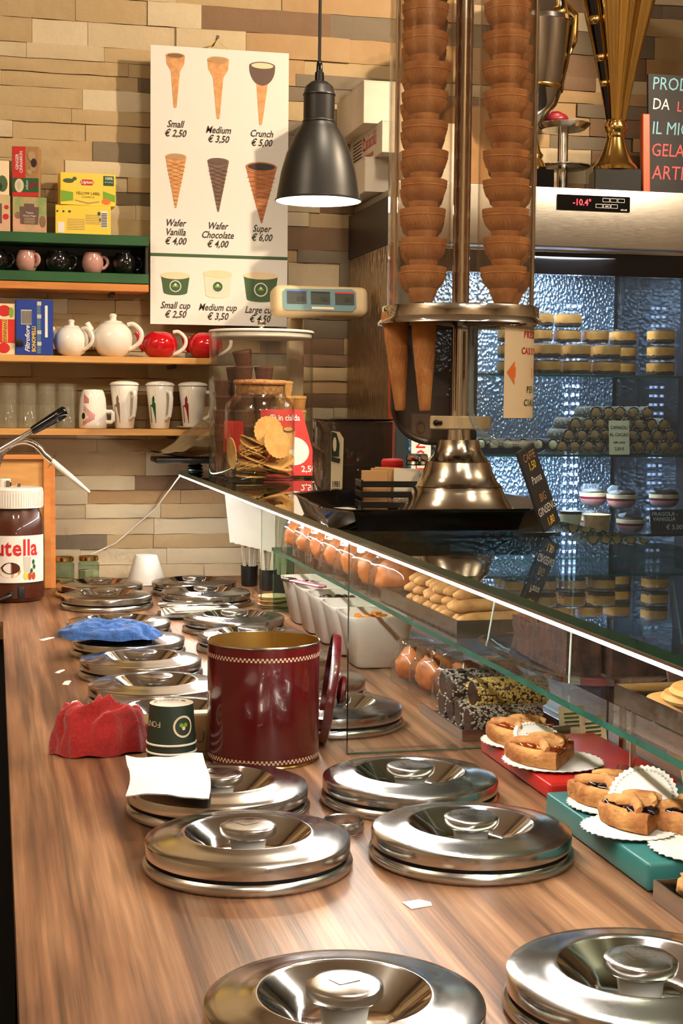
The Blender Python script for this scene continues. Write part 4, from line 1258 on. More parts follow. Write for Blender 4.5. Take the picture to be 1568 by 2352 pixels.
lo = lamp('pendant_bulb_light', 'POINT', (0.683, 3.20, 0.94), 11, (1.0, 0.83, 0.60), 0.03)
lo.parent = pl
lo.location = (0, 0, 0.012)

# ------------------------------------------------------------------ scale with customer display
sc_ = thing('counter_scale', 'beige counter scale with a three-window customer display on a pole', 'scale', (0.62, 4.055, 0.309))
part('base', MB().rbox(0.02, 0.24, -0.02, 0.070, 0.0, 0.055, 0.008), 'black_plastic', sc_)
part('pole', MB().rbox(0.168, 0.212, 0.01, 0.045, 0.055, 0.42, 0.006), 'beige_plastic', sc_)
dh = part('display_head', MB().rbox(-0.130, 0.130, -0.035, 0.035, -0.038, 0.042, 0.020, 4), 'beige_plastic', sc_, (0.225, -0.120, 0.452), (R(-8), 0, R(2)))
flat('face_panel', [[(-0.108, -0.020), (-0.100, -0.028), (0.080, -0.028), (0.092, -0.018), (0.092, 0.024), (0.080, 0.032), (-0.100, 0.028), (-0.108, 0.020)]], 'panel_blue', dh, (0, -0.0358, 0), th=0.001)
for i, xx in enumerate((-0.070, -0.006, 0.060)):
    flat('screen', [rect(-0.026, 0.026, -0.014, 0.017)], 'lcd', dh, (xx, -0.0372, 0.003), th=0.001)
    flat('screen_tab', [rect(-0.026, 0.026, 0.0155, 0.0195)], ('blue_print', 'lcd_digit', 'red_print')[i], dh, (xx, -0.0386, 0.003))
    text('000', 0.019, 'lcd_digit', dh, (xx + 0.010, -0.0390, 0.001), sx=0.75)
flat('sticker', [rect(-0.030, 0.030, -0.003, 0.003)], 'label_cream', dh, (0, -0.0376, -0.021))
part('neck', MB().lathe([(0.020, 0.0), (0.022, 0.004), (0.016, 0.008), (0.022, 0.012), (0.016, 0.016), (0.016, 0.024)], 24), 'black_plastic', sc_, (-0.085, 0.03, 0))
part('display_arm', MB().rbox(0.172, 0.208, -0.10, 0.03, 0.415, 0.435, 0.004), 'beige_plastic', sc_)
part('pan_holder', MB().rbox(-0.200, 0.015, -0.05, 0.11, 0.022, 0.036, 0.004), 'black_plastic', sc_)
pan = MB()
pan.grid(lambda u, v: ((u - 0.5) * 0.22 - 0.100, -0.05 + 0.16 * v, 0.040 + 0.030 * abs(u - 0.42) ** 1.4 * 2.0 + 0.004 * math.sin(v * 9)), 20, 10)
part('pan', pan, 'steel', sc_)
wr = MB()
def wrapf(u, v):
    x = (u - 0.5) * 0.225 - 0.098
    y = -0.055 + 0.165 * v
    zz = 0.046 + 0.088 * math.exp(-((u - 0.62) / 0.33) ** 2) * math.sin(PI * min(1, v * 1.15 + 0.08)) + 0.010 * mnoise.noise(Vector((u * 7, v * 3, 2)))
    return (x, y, zz)
wr.grid(wrapf, 28, 16)
part('plastic_wrap', wr, 'film_wrap', sc_, smooth=80)
# ------------------------------------------------------------------ glass display case on the worktop
GX0, GX1, GZ0, GZ1 = 0.493, 0.885, 0.300, 0.308
def pane(mb_box, name, label, edge_axis, mat='glass_clear', cat='glass pane'):
    """glass sheet whose narrow faces show the green of the glass edge"""
    x0, x1, y0, y1, z0, z1 = mb_box
    big = min((x1 - x0, 0), (y1 - y0, 1), (z1 - z0, 2))[1]
    return solo(name, MB().box(*mb_box), [mat, 'glass_edge'], label, cat, smooth=0, mi=lambda p: 0 if abs(p.normal[big]) > 0.5 else 1)
pane((GX0, GX1, 0.35, 4.13, GZ0, GZ1), 'display_glass', 'long clear glass top of the display case with green edges', 'x', 'glass_top')
pane((0.640, 0.872, 0.45, 3.492, 0.1452, 0.1532), 'glass_shelf', 'middle glass shelf inside the display case, green edge', 'x', 'glass_clear')
pane((0.482, 0.874, 2.028, 2.036, 0.0005, 0.2992), 'glass_divider', 'upright glass divider in front of the burgundy tin lid', 'y')
pane((0.622, 0.874, 3.528, 3.535, 0.0005, 0.2992), 'glass_divider', 'upright glass divider at the far end of the glass shelf', 'y')
pane((0.643, 0.692, 3.480, 3.4875, 0.0005, 0.1448), 'glass_support', 'small upright glass support under the far end of the shelf', 'y', 'glass_green')
pane((0.8755, 0.8835, 0.45, 4.12, 0.0005, 0.2994), 'front_pane', 'customer-side glass front of the display case', 'x', 'glass_thin')
dv = thing('divider_foot', 'clear strip along the bottom of the nearer glass divider', 'strip', (0, 0, 0))
part('strip', MB().rbox(0.486, 0.640, 2.014, 2.0275, 0.0005, 0.009, 0.001, 1), 'glass_thin', dv)
ls = thing('led_strip', 'bright white LED strip under the edge of the glass top', 'light strip', (0, 0, 0))
part('channel', MB().box(GX0 + 0.0005, GX0 + 0.010, 0.36, 4.11, 0.2965, 0.2995), 'steel_brushed', ls, smooth=0)
part('diffuser', MB().rbox(GX0 + 0.0008, GX0 + 0.009, 0.36, 4.11, 0.2925, 0.2964, 0.0015, 2), 'led_white', ls)
part('feed_cable', MB().tube([(GX0 + 0.004, 4.112, 0.294), (0.44, 4.19, 0.20), (0.33, 4.215, 0.10), (0.26, 4.20, 0.07)], 0.002, 6), 'white_plastic', ls)
for i, yy in enumerate((1.45, 1.95)):
    q = thing('shelf_post', ('slim steel post under the glass shelf near the coloured trays', 'slim steel post under the glass shelf behind the sesame roll')[i], 'post', (0.862, yy, 0.0005), 0, 'posts under the glass shelf')
    part('rod', MB().tube([(0, 0, 0.003), (0, 0, 0.1405)], 0.005, 14), 'steel', q)
    part('foot', MB().lathe([(0.0, 0.004), (0.010, 0.004), (0.011, 0.0005), (0.0, 0.0)], 20), 'steel', q)
    part('cup', MB().lathe([(0.006, 0.136), (0.010, 0.140), (0.010, 0.1443), (0.0, 0.1443)], 20), 'steel', q)

# white paper bags hanging at the far end of the case
for i in range(6):
    mb = MB()
    x0, x1 = -0.045 + 0.004 * i, 0.075
    zb = -0.165 - 0.006 * i
    n = 14
    zig = [(x0 + (x1 - x0) * k / n, zb - 0.030 * k / n + (0.003 if k % 2 else 0)) for k in range(n + 1)]
    pol = zig + [(x1, 0.0), (x0 - 0.018, 0.0)]
    mb.prism(pol, 0, 0.0012)
    solo('paper_bag', mb, 'white_paper', 'white paper bag hanging under the glass top, %s from the front' % ORD[i], 'paper bag', (0.648 + 0.013 * i, 3.90 + 0.014 * i, 0.292), (R(90), 0, R(-3)), 'white paper bags under the glass top', smooth=0)

# stirrer cups and round coasters
def stir(label, x, y, seed):
    t = thing('stirrer_cup', label, 'holder', (x, y, 0), 0, 'black cups of wooden stirrers')
    part('cup', MB().lathe([(0.0, 0.002), (0.020, 0.001), (0.022, 0.003), (0.0235, 0.055), (0.0225, 0.055), (0.020, 0.005), (0.0, 0.005)], 28), 'black_plastic', t)
    r_ = random.Random(seed)
    for k in range(8):
        a = r_.uniform(0, 2 * PI)
        lean = r_.uniform(0.05, 0.17)
        part('stirrer', MB().rbox(-0.0045, 0.0045, -0.001, 0.001, 0.006, 0.098 + r_.uniform(0, 0.02), 0.0005, 1), 'sachet_white', t, (0.008 * math.cos(a), 0.008 * math.sin(a), 0), (lean * math.sin(a) * -1, lean * math.cos(a), r_.uniform(-0.4, 0.4)))
stir('black cup of white stirrers at the far back of the counter', 0.672, 4.00, 1)
stir('middle black cup of white stirrers inside the far end of case', 0.705, 3.90, 2)
stir('black cup of white stirrers closest to the round coasters', 0.720, 3.79, 3)
for i in range(9):
    solo('wafer_coaster', MB().lathe([(0.0, 0.0), (0.040, 0.0), (0.0405, 0.001), (0.040, 0.002), (0.0, 0.002)], 28), 'wafer_light' if i % 2 else 'pink_print',
         'round thin coaster, %s from the bottom of the pile behind the glass support' % ORD[i], 'coaster', (0.665 + 0.003 * math.sin(i * 2.3), 3.575 + 0.003 * math.cos(i * 1.7), 0.0005 + 0.0031 * i), (R(0.6 * math.sin(i)), R(0.5 * math.cos(i)), i * 0.7), 'pile of round coasters')

# ------------------------------------------------------------------ brioches under clear domed wrapping
def brioche(label, loc, s=1.0, rz=0.0, seed=1.0, group='wrapped brioches on the glass shelf'):
    t = thing('wrapped_brioche', label, 'pastry', loc, rz, group)
    b = MB()
    def fn(u, v):
        a, e = 2 * PI * u, PI * (v - 0.5)
        d = Vector((math.cos(e) * math.cos(a), math.cos(e) * math.sin(a), math.sin(e)))
        n1 = mnoise.noise(d * 1.6 + Vector((seed, 2 * seed, 0)))
        n2 = 1 - abs(mnoise.noise(d * 2.6 + Vector((0, seed, seed)))) * 1.6
        k = 0.85 + 0.16 * n1 + 0.15 * n2
        z = d.z * 0.040 * k
        return (d.x * 0.0445 * k * s, d.y * 0.0445 * k * s, max(0.001, (0.034 + (z if z > 0 else z * 0.9)) * s))
    b.grid(fn, 30, 18, cu=True)
    part('bun', b, 'brioche', t, smooth=80)
    pr = [(0.0495, 0.0006), (0.0500, 0.010), (0.0490, 0.040), (0.0455, 0.058), (0.0405, 0.0635), (0.0385, 0.066), (0.0370, 0.082), (0.0330, 0.0885), (0.018, 0.0905), (0.0, 0.091)]
    part('wrapper', MB().lathe([(r * s, z * s) for r, z in pr], 36, sup=3.2), 'bag_film', t, smooth=50)
    return t
for i, yy in enumerate((3.395, 3.252, 3.110, 2.968, 2.826, 2.686, 2.548)):
    brioche('wrapped brioche on the glass shelf, %s from the far end in front row' % ORD[i], (0.697 + (0.004 if i == 6 else 0), yy, 0.1535), 1.0 if i < 6 else 1.06, 0.1 * i, 1.3 * i + 1)
for i, yy in enumerate((3.33, 3.17, 3.02, 2.87, 2.72, 2.56)):
    brioche('wrapped brioche on the glass shelf, %s from the far end in rear row' % ORD[i], (0.808, yy, 0.1535), 1.05, 0.15 * i, 2.1 * i + 0.4)
for i, (x, y, s_) in enumerate(((0.728, 2.545, 0.86), (0.738, 2.435, 0.95), (0.748, 2.312, 1.02), (0.835, 2.40, 0.86))):
    brioche(('wrapped brioche on the worktop beside the white topping dish', 'middle wrapped brioche on the worktop under the glass shelf',
             'wrapped brioche on the worktop closest to the sesame rolls', 'wrapped brioche on the worktop at the customer side')[i], (x, y, 0.0006), s_, 0.2 * i, 3.7 * i + 2, 'wrapped brioches on the worktop')

# ------------------------------------------------------------------ white topping dish with five compartments
td = thing('topping_dish', 'long white porcelain dish with five topping compartments', 'dish', (0.700, 2.66, 0.0006))
CW = 0.143
for i in range(5):
    y0 = i * CW
    mb = MB()
    def sec(hx, hy, z, n=32):
        return [(hx * (abs(math.cos(a)) ** 0.35) * (1 if math.cos(a) >= 0 else -1), hy * (abs(math.sin(a)) ** 0.35) * (1 if math.sin(a) >= 0 else -1), z) for a in [2 * PI * k / n for k in range(n)]]
    rings = [sec(0.040, 0.040, 0.0), sec(0.046, 0.046, 0.004), sec(0.062, 0.0690, 0.090), sec(0.0665, CW / 2 - 0.0004, 0.0975), sec(0.0665, CW / 2 - 0.0004, 0.1010), sec(0.0620, 0.0660, 0.1005), sec(0.0590, 0.0630, 0.090), sec(0.042, 0.042, 0.008)]
    n = 32
    vs = [p for r_ in rings for p in r_]
    fs = [(k * n + j, k * n + (j + 1) % n, (k + 1) * n + (j + 1) % n, (k + 1) * n + j) for k in range(len(rings) - 1) for j in range(n)]
    fs += [tuple(range(n))[::-1], tuple((len(rings) - 1) * n + j for j in range(n))]
    mb.add(vs, fs)
    part('compartment', mb, 'white_ceramic', td, (0, y0 + CW / 2, 0), smooth=50)
TDX, TDY = 0.700, 2.66
r_ = random.Random(3)
for i in range(16):
    x, y = TDX + r_.uniform(-0.036, 0.036), TDY + 2 * CW + CW / 2 + r_.uniform(-0.040, 0.040)
    solo('chocolate_pearl', MB().ball((0, 0, 0), 0.0098, 12, 8), 'choc', 'round dark chocolate pearl heaped in the middle of the white dish', 'chocolate', (x, y, 0.0825 + r_.uniform(0, 0.006)), 0, 'chocolate pearls in the white dish')
solo('pearl_bed', MB().ball((0, 0, 0), 1, 18, 10, 0.06, (0.046, 0.05, 0.030), 2.0), 'choc', 'bed of chocolate pearls filling the middle dish compartment', 'chocolate', (TDX, TDY + 2.5 * CW, 0.050))['kind'] = 'stuff'
for i in range(14):
    x, y = TDX + r_.uniform(-0.034, 0.038), TDY + CW / 2 + r_.uniform(-0.042, 0.042)
    solo('candied_peel', MB().prism([(-0.010, -0.006), (0.010, -0.004), (0.007, 0.007), (-0.006, 0.006)], 0, 0.005), 'candied', 'strip of candied orange peel in the nearest compartment of white dish', 'candied peel', (x, y, 0.0835 + 0.0007 * i), (r_.uniform(-0.3, 0.3), r_.uniform(-0.3, 0.3), r_.uniform(0, 3)), 'candied orange peel in the white dish', smooth=0)
solo('peel_bed', MB().ball((0, 0, 0), 1, 18, 10, 0.08, (0.045, 0.05, 0.030), 5.0), 'candied', 'bed of candied orange peel filling the nearest dish compartment', 'candied peel', (TDX, TDY + 0.5 * CW, 0.052))['kind'] = 'stuff'
for i in range(8):
    solo('dark_berry', MB().ball((0, 0, 0), 0.009, 10, 7, 0.2), 'jam_blue', 'dark glossy berry in the farthest compartment of the white dish', 'berry', (TDX - 0.01 + r_.uniform(-0.03, 0.03), TDY + 4.5 * CW + r_.uniform(-0.03, 0.035), 0.084 + r_.uniform(0, 0.004)), 0, 'dark berries in the white dish')
solo('berry_bed', MB().ball((0, 0, 0), 1, 18, 10, 0.08, (0.045, 0.05, 0.030), 7.0), 'jam_blue', 'bed of dark berries filling the farthest dish compartment', 'berry', (TDX, TDY + 4.5 * CW, 0.052))['kind'] = 'stuff'
spt = thing('spatula', 'pink plastic spatula with a dark end lying along the white dish', 'spatula', (0.652, 3.17, 0.1035), (R(-3), 0, R(6)))
part('blade', MB().rbox(-0.010, 0.010, -0.13, 0.08, 0.0, 0.005, 0.002, 1), 'pink_spatula', spt)
part('dark_end', MB().rbox(-0.011, 0.011, 0.08, 0.135, -0.001, 0.007, 0.002, 1), 'choc', spt)

# ------------------------------------------------------------------ tray of finger biscuits on the shelf
ct = thing('biscuit_tray', 'steel tray of long biscuits on the glass shelf', 'tray', (0.735, 2.28, 0.1536), R(1))
part('plate', MB().rbox(-0.083, 0.10, -0.205, 0.205, 0.001, 0.004, 0.001, 1), 'steel', ct)
rim = MB().box(-0.085, -0.082, -0.207, 0.207, 0.0, 0.026).box(0.099, 0.102, -0.207, 0.207, 0.0, 0.026).box(-0.082, 0.099, -0.207, -0.204, 0.0, 0.026).box(-0.082, 0.099, 0.204, 0.207, 0.0, 0.026)
part('rim', rim, 'steel', ct, smooth=0)
part('liner', MB().box(-0.080, 0.098, -0.20, 0.20, 0.0042, 0.006), 'white_paper', ct, smooth=0)
bi = 0
for lay in range(3):
    for k in range(9 - lay):
        mb = MB()
        L_ = 0.072
        mb.tube([(L_ * (q / 12 - 0.5) * 2, 0.006 * math.sin(q / 12 * PI), 0.003 * math.sin(q / 12 * PI)) for q in range(13)], [0.004] + [0.0095] * 1 + [0.0105] * 9 + [0.0095, 0.004], 12)
        for i in range(len(mb.v)):
            v = Vector(mb.v[i])
            mb.v[i] = tuple(v + Vector((0, 0, 0.0012 * mnoise.noise(v * 120 + Vector((bi, 0, 0))))))
        solo('finger_biscuit', mb, 'biscuit', 'long finger biscuit on the steel tray, %s from the near end, %s layer' % (ORD[k], ('bottom', 'middle', 'top')[lay]), 'biscuit',
             (0.742 + 0.006 * math.sin(bi * 1.9), 2.125 + 0.036 * k + 0.018 * lay, 0.1705 + 0.0175 * lay), (0, 0, R(4 * math.sin(bi * 2.7))), 'finger biscuits on the steel tray', smooth=80)
        bi += 1

# ------------------------------------------------------------------ chocolate cake slabs under an acrylic cover
cp_ = thing('cake_platter', 'clear oval acrylic platter under the chocolate cake', 'platter', (0.742, 1.815, 0.1536), R(2))
part('plate', MB().lathe([(0.0, 0.002), (0.088, 0.002), (0.104, 0.014), (0.112, 0.017), (0.114, 0.019), (0.104, 0.018), (0.088, 0.006), (0.0, 0.006)], 48, sup=3.5, sx=0.92, sy=1.62), 'acrylic', cp_)
cv = thing('cake_cover', 'clear acrylic box cover over the chocolate cake', 'cover', (0.742, 1.815, 0.1608), R(2))
def frustum(hx0, hy0, hx1, hy1, z0, z1):
    return MB().add([(-hx0, -hy0, z0), (hx0, -hy0, z0), (hx0, hy0, z0), (-hx0, hy0, z0), (-hx1, -hy1, z1), (hx1, -hy1, z1), (hx1, hy1, z1), (-hx1, hy1, z1)],
                    [(0, 1, 5, 4), (1, 2, 6, 5), (2, 3, 7, 6), (3, 0, 4, 7), (4, 5, 6, 7)])
part('shell', frustum(0.078, 0.140, 0.066, 0.120, 0.0, 0.118), 'acrylic', cv, smooth=0)
for sx_, sy_ in ((-1, -1), (1, -1), (1, 1), (-1, 1)):
    part('corner_edge', MB().tube([(0.078 * sx_, 0.140 * sy_, 0.0), (0.066 * sx_, 0.120 * sy_, 0.118)], 0.0012, 6), 'clear_edge', cv)
def cake(label, loc, rz, w, d, h, tilt=0.0, seed=1):
    t = thing('chocolate_cake', label, 'cake', loc, (tilt, 0, rz), 'chocolate cake slabs under the cover')
    mb = MB()
    nx, ny = 14, 10
    def top(u, v):
        return ((u - 0.5) * w, (v - 0.5) * d, h + 0.010 * mnoise.noise(Vector((u * 5, v * 5, seed))) + 0.005 * mnoise.noise(Vector((u * 17, v * 17, seed))))
    mb2 = MB().grid(top, nx, ny)
    part('crust', mb2, 'choc_crust', t, smooth=40)
    def side(u, v):
        a = u * 4
        k = int(min(3, a))
        f = a - k
        cs = [(-w / 2, -d / 2), (w / 2, -d / 2), (w / 2, d / 2), (-w / 2, d / 2), (-w / 2, -d / 2)]
        x = cs[k][0] + (cs[k + 1][0] - cs[k][0]) * f
        y = cs[k][1] + (cs[k + 1][1] - cs[k][1]) * f
        zt = top(x / w + 0.5, y / d + 0.5)[2]
        j = 0.006 * mnoise.noise(Vector((x * 90, y * 90, v * 5 + seed)))
        return (x * (1 + j * 14), y * (1 + j * 14), v * zt)
    part('crumb', MB().grid(side, 48, 5), 'choc_cake', t, smooth=60)
cake('chocolate cake slab at the front under the cover, reddish crust', (0.775, 1.735, 0.1612), R(3), 0.085, 0.070, 0.038, 0, 2)
cake('chocolate cake slab at the back of the acrylic cover', (0.740, 1.890, 0.1612), R(-4), 0.105, 0.090, 0.046, 0, 5)
cake('chocolate cake slab leaning on the others under the cover', (0.704, 1.778, 0.1612), R(0), 0.046, 0.130, 0.056, 0, 9)
cake('chocolate cake slab stacked on top of the back one', (0.742, 1.862, 0.2142), R(5), 0.095, 0.085, 0.030, R(3), 13)

# ------------------------------------------------------------------ coated chocolate rolls on a steel tray
rt = thing('roll_tray', 'steel tray with coated chocolate rolls on the worktop', 'tray', (0.742, 2.185, 0.0006), R(1))
part('plate', MB().rbox(-0.076, 0.09, -0.105, 0.105, 0.0, 0.0025, 0.001, 1), 'steel', rt)
part('rim', MB().box(-0.078, -0.0755, -0.107, 0.107, 0.0, 0.016).box(0.0895, 0.092, -0.107, 0.107, 0.0, 0.016).box(-0.0755, 0.0895, -0.107, -0.1045, 0.0, 0.016), 'steel', rt, smooth=0)
def roll(label, loc, rz, rad, hl, coat, seed, n=900):
    t = thing('chocolate_roll', label, 'pastry roll', loc, rz, 'coated chocolate rolls')
    part('core', MB().tube([(-hl, 0, rad), (-hl * 0.96, 0, rad), (0, 0, rad), (hl * 0.96, 0, rad), (hl, 0, rad)], [rad * 0.85, rad * 0.97, rad, rad * 0.97, rad * 0.85], 24), 'choc', t)
    rr = random.Random(seed)
    mb = MB()
    for q in range(n):
        a = rr.uniform(0, 2 * PI)
        x = rr.uniform(-hl, hl)
        sz = rr.uniform(0.0013, 0.0026) * (1.0 if coat == 'seed' else 0.95)
        k = len(mb.v)
        mb.box(-sz, sz, -sz * 0.7, sz * 0.7, -sz * 0.5, sz * 0.6)
        mb.xf(Matrix.Translation((x, rad * math.cos(a) * 0.985, rad + rad * math.sin(a) * 0.985)) @ Euler((a + PI / 2 * 0 - PI / 2, rr.uniform(-0.5, 0.5), rr.uniform(0, 3))).to_matrix().to_4x4(), k)
    o = part('coating', mb, coat, t, smooth=0)
    o['kind'] = 'stuff'
roll('coconut coated roll on the steel tray, closest to the red tray', (0.742, 2.112, 0.0034), R(2), 0.0205, 0.058, 'coconut', 1)
roll('coconut coated roll in the middle of bottom layer', (0.742, 2.156, 0.0034), R(-2), 0.0205, 0.058, 'coconut', 2)
roll('coconut coated roll third along the bottom layer', (0.742, 2.200, 0.0034), R(1), 0.0205, 0.058, 'coconut', 3)
roll('coconut coated roll at the far end of the steel tray', (0.742, 2.244, 0.0034), R(1), 0.0205, 0.058, 'coconut', 7)
roll('sesame coated roll lying on top at the front', (0.755, 2.132, 0.0395), R(3), 0.0215, 0.058, 'seed', 4, 1500)
roll('coconut coated roll on top behind the sesame one', (0.735, 2.178, 0.0395), R(-2), 0.0205, 0.058, 'coconut', 5)
roll('coconut coated roll on top nearest the wrapped brioches', (0.735, 2.223, 0.0395), R(2), 0.0205, 0.056, 'coconut', 6)

# ------------------------------------------------------------------ coloured trays with slices of tart on doilies
def tray(name, label, x0, x1, y0, y1, h, mat):
    t = thing(name, label, 'tray', (x0, y0, 0.0006))
    part('slab', MB().rbox(0, x1 - x0, 0, y1 - y0, 0, h, 0.004, 3), mat, t)
    return t
tray('red_tray', 'flat red plastic tray with two slices of amber jam tart', 0.672, 0.845, 1.738, 2.010, 0.021, 'red_tray')
tray('teal_tray', 'flat teal plastic tray with slices of blueberry tart', 0.642, 0.845, 1.382, 1.672, 0.030, 'teal_tray')
def doily(label, loc, r, rot):
    n = 36
    pol = [(r * (1 + 0.03 * math.cos(i * PI)) * math.cos(2 * PI * i / (2 * n)), r * (1 + 0.03 * math.cos(i * PI)) * math.sin(2 * PI * i / (2 * n))) for i in range(2 * n)]
    mb = MB()
    vs = []
    for k, f in enumerate((0.0001, 0.45, 0.80, 0.84, 0.90, 1.0)):
        for x, y in pol:
            zz = 0.0 + (0.0035 * max(0, f - 0.7) * 3 if rot[0] == 0 else 0)
            vs.append((x * f, y * f, zz + (0.0006 if k == 3 else 0)))
    m = 2 * n
    fs = [(k * m + i, k * m + (i + 1) % m, (k + 1) * m + (i + 1) % m, (k + 1) * m + i) for k in range(5) for i in range(m)]
    mb.add(vs, fs)
    k0 = len(mb.v)
    mb.v += [(x, y, z + 0.0008) for x, y, z in mb.v]
    mb.f += [tuple(i + k0 for i in f[::-1]) for f in mb.f]
    dots = MB()
    for i in range(44):
        a = 2 * PI * i / 44
        dots.prism([(0.86 * r * math.cos(a) + 0.0014 * math.cos(b), 0.86 * r * math.sin(a) + 0.0014 * math.sin(b)) for b in [2 * PI * q / 6 for q in range(6)]], 0.0014, 0.0021)
    t = thing('paper_doily', label, 'doily', loc, rot, 'white paper doilies under the tarts')
    part('paper', mb, 'white_paper', t, smooth=40)
    part('punched_dots', dots, 'film_grey', t, smooth=0)['kind'] = 'stuff'
def tart(label, loc, rz, jam, seed, rad=0.098, ang=58):
    t = thing('tart_slice', label, 'tart', loc, rz, 'slices of jam tart')
    A = R(ang)
    na, nr = 18, 12
    def wob(a, r):
        return 0.0014 * mnoise.noise(Vector((a * 9 + seed, r * 120, seed)))
    mb = MB()
    prof = [(0.004, 0.0), (rad - 0.002, 0.0), (rad, 0.006), (rad + 0.001, 0.015), (rad - 0.001, 0.0205), (rad - 0.006, 0.0225), (rad - 0.012, 0.0200), (rad - 0.016, 0.016), (0.004, 0.0155), (0.004, 0.0)]
    vs, m = [], na + 1
    for r, z in prof:
        for i in range(m):
            a = -A / 2 + A * i / na
            rr = r + (wob(a, z) * 1.6 if r > 0.05 else 0)
            vs.append((rr * math.cos(a) - 0.058, rr * math.sin(a), z + (wob(a * 2, r) * 1.5 if z > 0.01 else 0)))
    fs = [(j * m + i, j * m + i + 1, (j + 1) * m + i + 1, (j + 1) * m + i) for j in range(len(prof) - 1) for i in range(na)]
    fs.append(tuple(j * m for j in range(len(prof) - 1))[::-1])
    fs.append(tuple(j * m + na for j in range(len(prof) - 1)))
    mb.add(vs, fs)
    part('crust', mb, 'crust', t, smooth=45)
    jm = MB()
    jm.grid(lambda u, v: ((0.004 + (rad - 0.018) * v) * math.cos(-A / 2 + A * u) - 0.058, (0.004 + (rad - 0.018) * v) * math.sin(-A / 2 + A * u), 0.0172 + 0.0022 * (1 + mnoise.noise(Vector((u * 8, v * 9, seed)))) * (1 if 0 < u < 1 else 0.3)), 14, 12)
    part('jam', jm, jam, t, smooth=70)
    dl = MB()
    rj = random.Random(int(seed * 7))
    for q in range(16):
        rr_, aa = rad * rj.uniform(0.30, 0.86), A * rj.uniform(-0.47, 0.47)
        dl.ball((rr_ * math.cos(aa) - 0.058, rr_ * math.sin(aa), 0.0195 + rj.uniform(0, 0.002)), rj.uniform(0.008, 0.0115), 12, 8, 0.3, (1, 1, 0.55), q, 3.0)
    part('jam_filling', dl, jam, t, smooth=80)['kind'] = 'stuff'
    for q, (r0, a0, r1, a1, w) in enumerate(((0.94, -0.40, 0.60, 0.48, 0.0068), (0.66, -0.48, 0.30, 0.44, 0.0064), (0.55, -0.50, 0.95, 0.36, 0.0070), (0.28, -0.46, 0.62, 0.46, 0.0062))):
        p0 = Vector((rad * r0 * math.cos(A * a0) - 0.058, rad * r0 * math.sin(A * a0), 0.0245))
        p1 = Vector((rad * r1 * math.cos(A * a1) - 0.058, rad * r1 * math.sin(A * a1), 0.0245))
        pts = [p0.lerp(p1, s_ / 6) + Vector((0, 0, 0.0020 * math.sin(s_ / 6 * PI) + 0.0025 * (q % 2) + 0.0012 * mnoise.noise(Vector((s_, q, seed))))) for s_ in range(7)]
        part('lattice_strip', MB().tube(pts, [w * 0.7, w, w * 1.05, w * 0.95, w, w * 1.05, w * 0.7], 10, sx=0.62), 'crust', t, smooth=70)
    return t
RT = 0.0219
doily('paper doily under the amber tart slice at the far end of red tray', (0.722, 1.962, RT), 0.062, (0, 0, 0.2))
tart('amber jam tart slice at the far end of the red tray', (0.716, 1.962, RT + 0.0024), R(196), 'jam_amber', 1.0)
doily('paper doily under the nearer amber tart slice', (0.716, 1.842, RT), 0.066, (0, 0, 0.7))
tart('amber jam tart slice nearer to the teal tray', (0.706, 1.846, RT + 0.0024), R(205), 'jam_amber', 4.0)
doily('paper doily standing on edge between the two amber slices', (0.722, 1.905, RT + 0.017), 0.038, (R(26), 0, 0.3))
TT = 0.0309
doily('paper doily under the far blueberry tart slice', (0.700, 1.592, TT), 0.058, (0, 0, 0.1))
tart('blueberry tart slice at the far corner of the teal tray', (0.690, 1.602, TT + 0.0024), R(208), 'jam_blue', 7.0, 0.088)
doily('paper doily under the middle blueberry tart slice', (0.672, 1.497, TT + 0.0002), 0.052, (0, 0, 0.5))
tart('blueberry tart slice in the middle of teal tray, half covered by a doily', (0.677, 1.506, TT + 0.0028), R(200), 'jam_blue', 9.0, 0.080)
doily('paper doily propped up between blueberry slices', (0.698, 1.520, TT + 0.030), 0.038, (R(50), 0, R(-35)))
tart('blueberry tart slice cut by the right picture edge', (0.735, 1.478, TT + 0.0024), R(214), 'jam_blue', 12.0, 0.086)
doily('paper doily under the nearest blueberry slice', (0.722, 1.412, TT), 0.060, (0, 0, 0.9))
tart('blueberry tart slice at the near corner of the teal tray', (0.738, 1.404, TT + 0.0026), R(205), 'jam_blue', 15.0, 0.086)
# corner tray with crumble pastry at the right edge
kt = thing('pastry_tray', 'small steel tray at the right edge in front of the teal tray', 'tray', (0.640, 1.235, 0.0006))
part('plate', MB().rbox(0.0, 0.17, 0.0, 0.125, 0.0, 0.003, 0.001, 1), 'steel', kt)
part('rim', MB().box(-0.002, 0.0, 0, 0.125, 0, 0.021).box(0, 0.17, 0.122, 0.1245, 0.0, 0.021), 'steel', kt, smooth=0)
for i, (x, y) in enumerate(((0.672, 1.326), (0.690, 1.284), (0.730, 1.322))):
    solo('crumble_cake', MB().ball((0, 0, 0.018), 0.022, 22, 14, 0.35, (1, 1, 0.85), 3.0 + i, 5.0), 'crust', ('crumble cake at the left corner of small steel tray', 'crumble cake nearest the camera on the small steel tray', 'crumble cake at the back of small steel tray')[i], 'pastry', (x, y, 0.0042), i, 'crumble cakes', smooth=80)

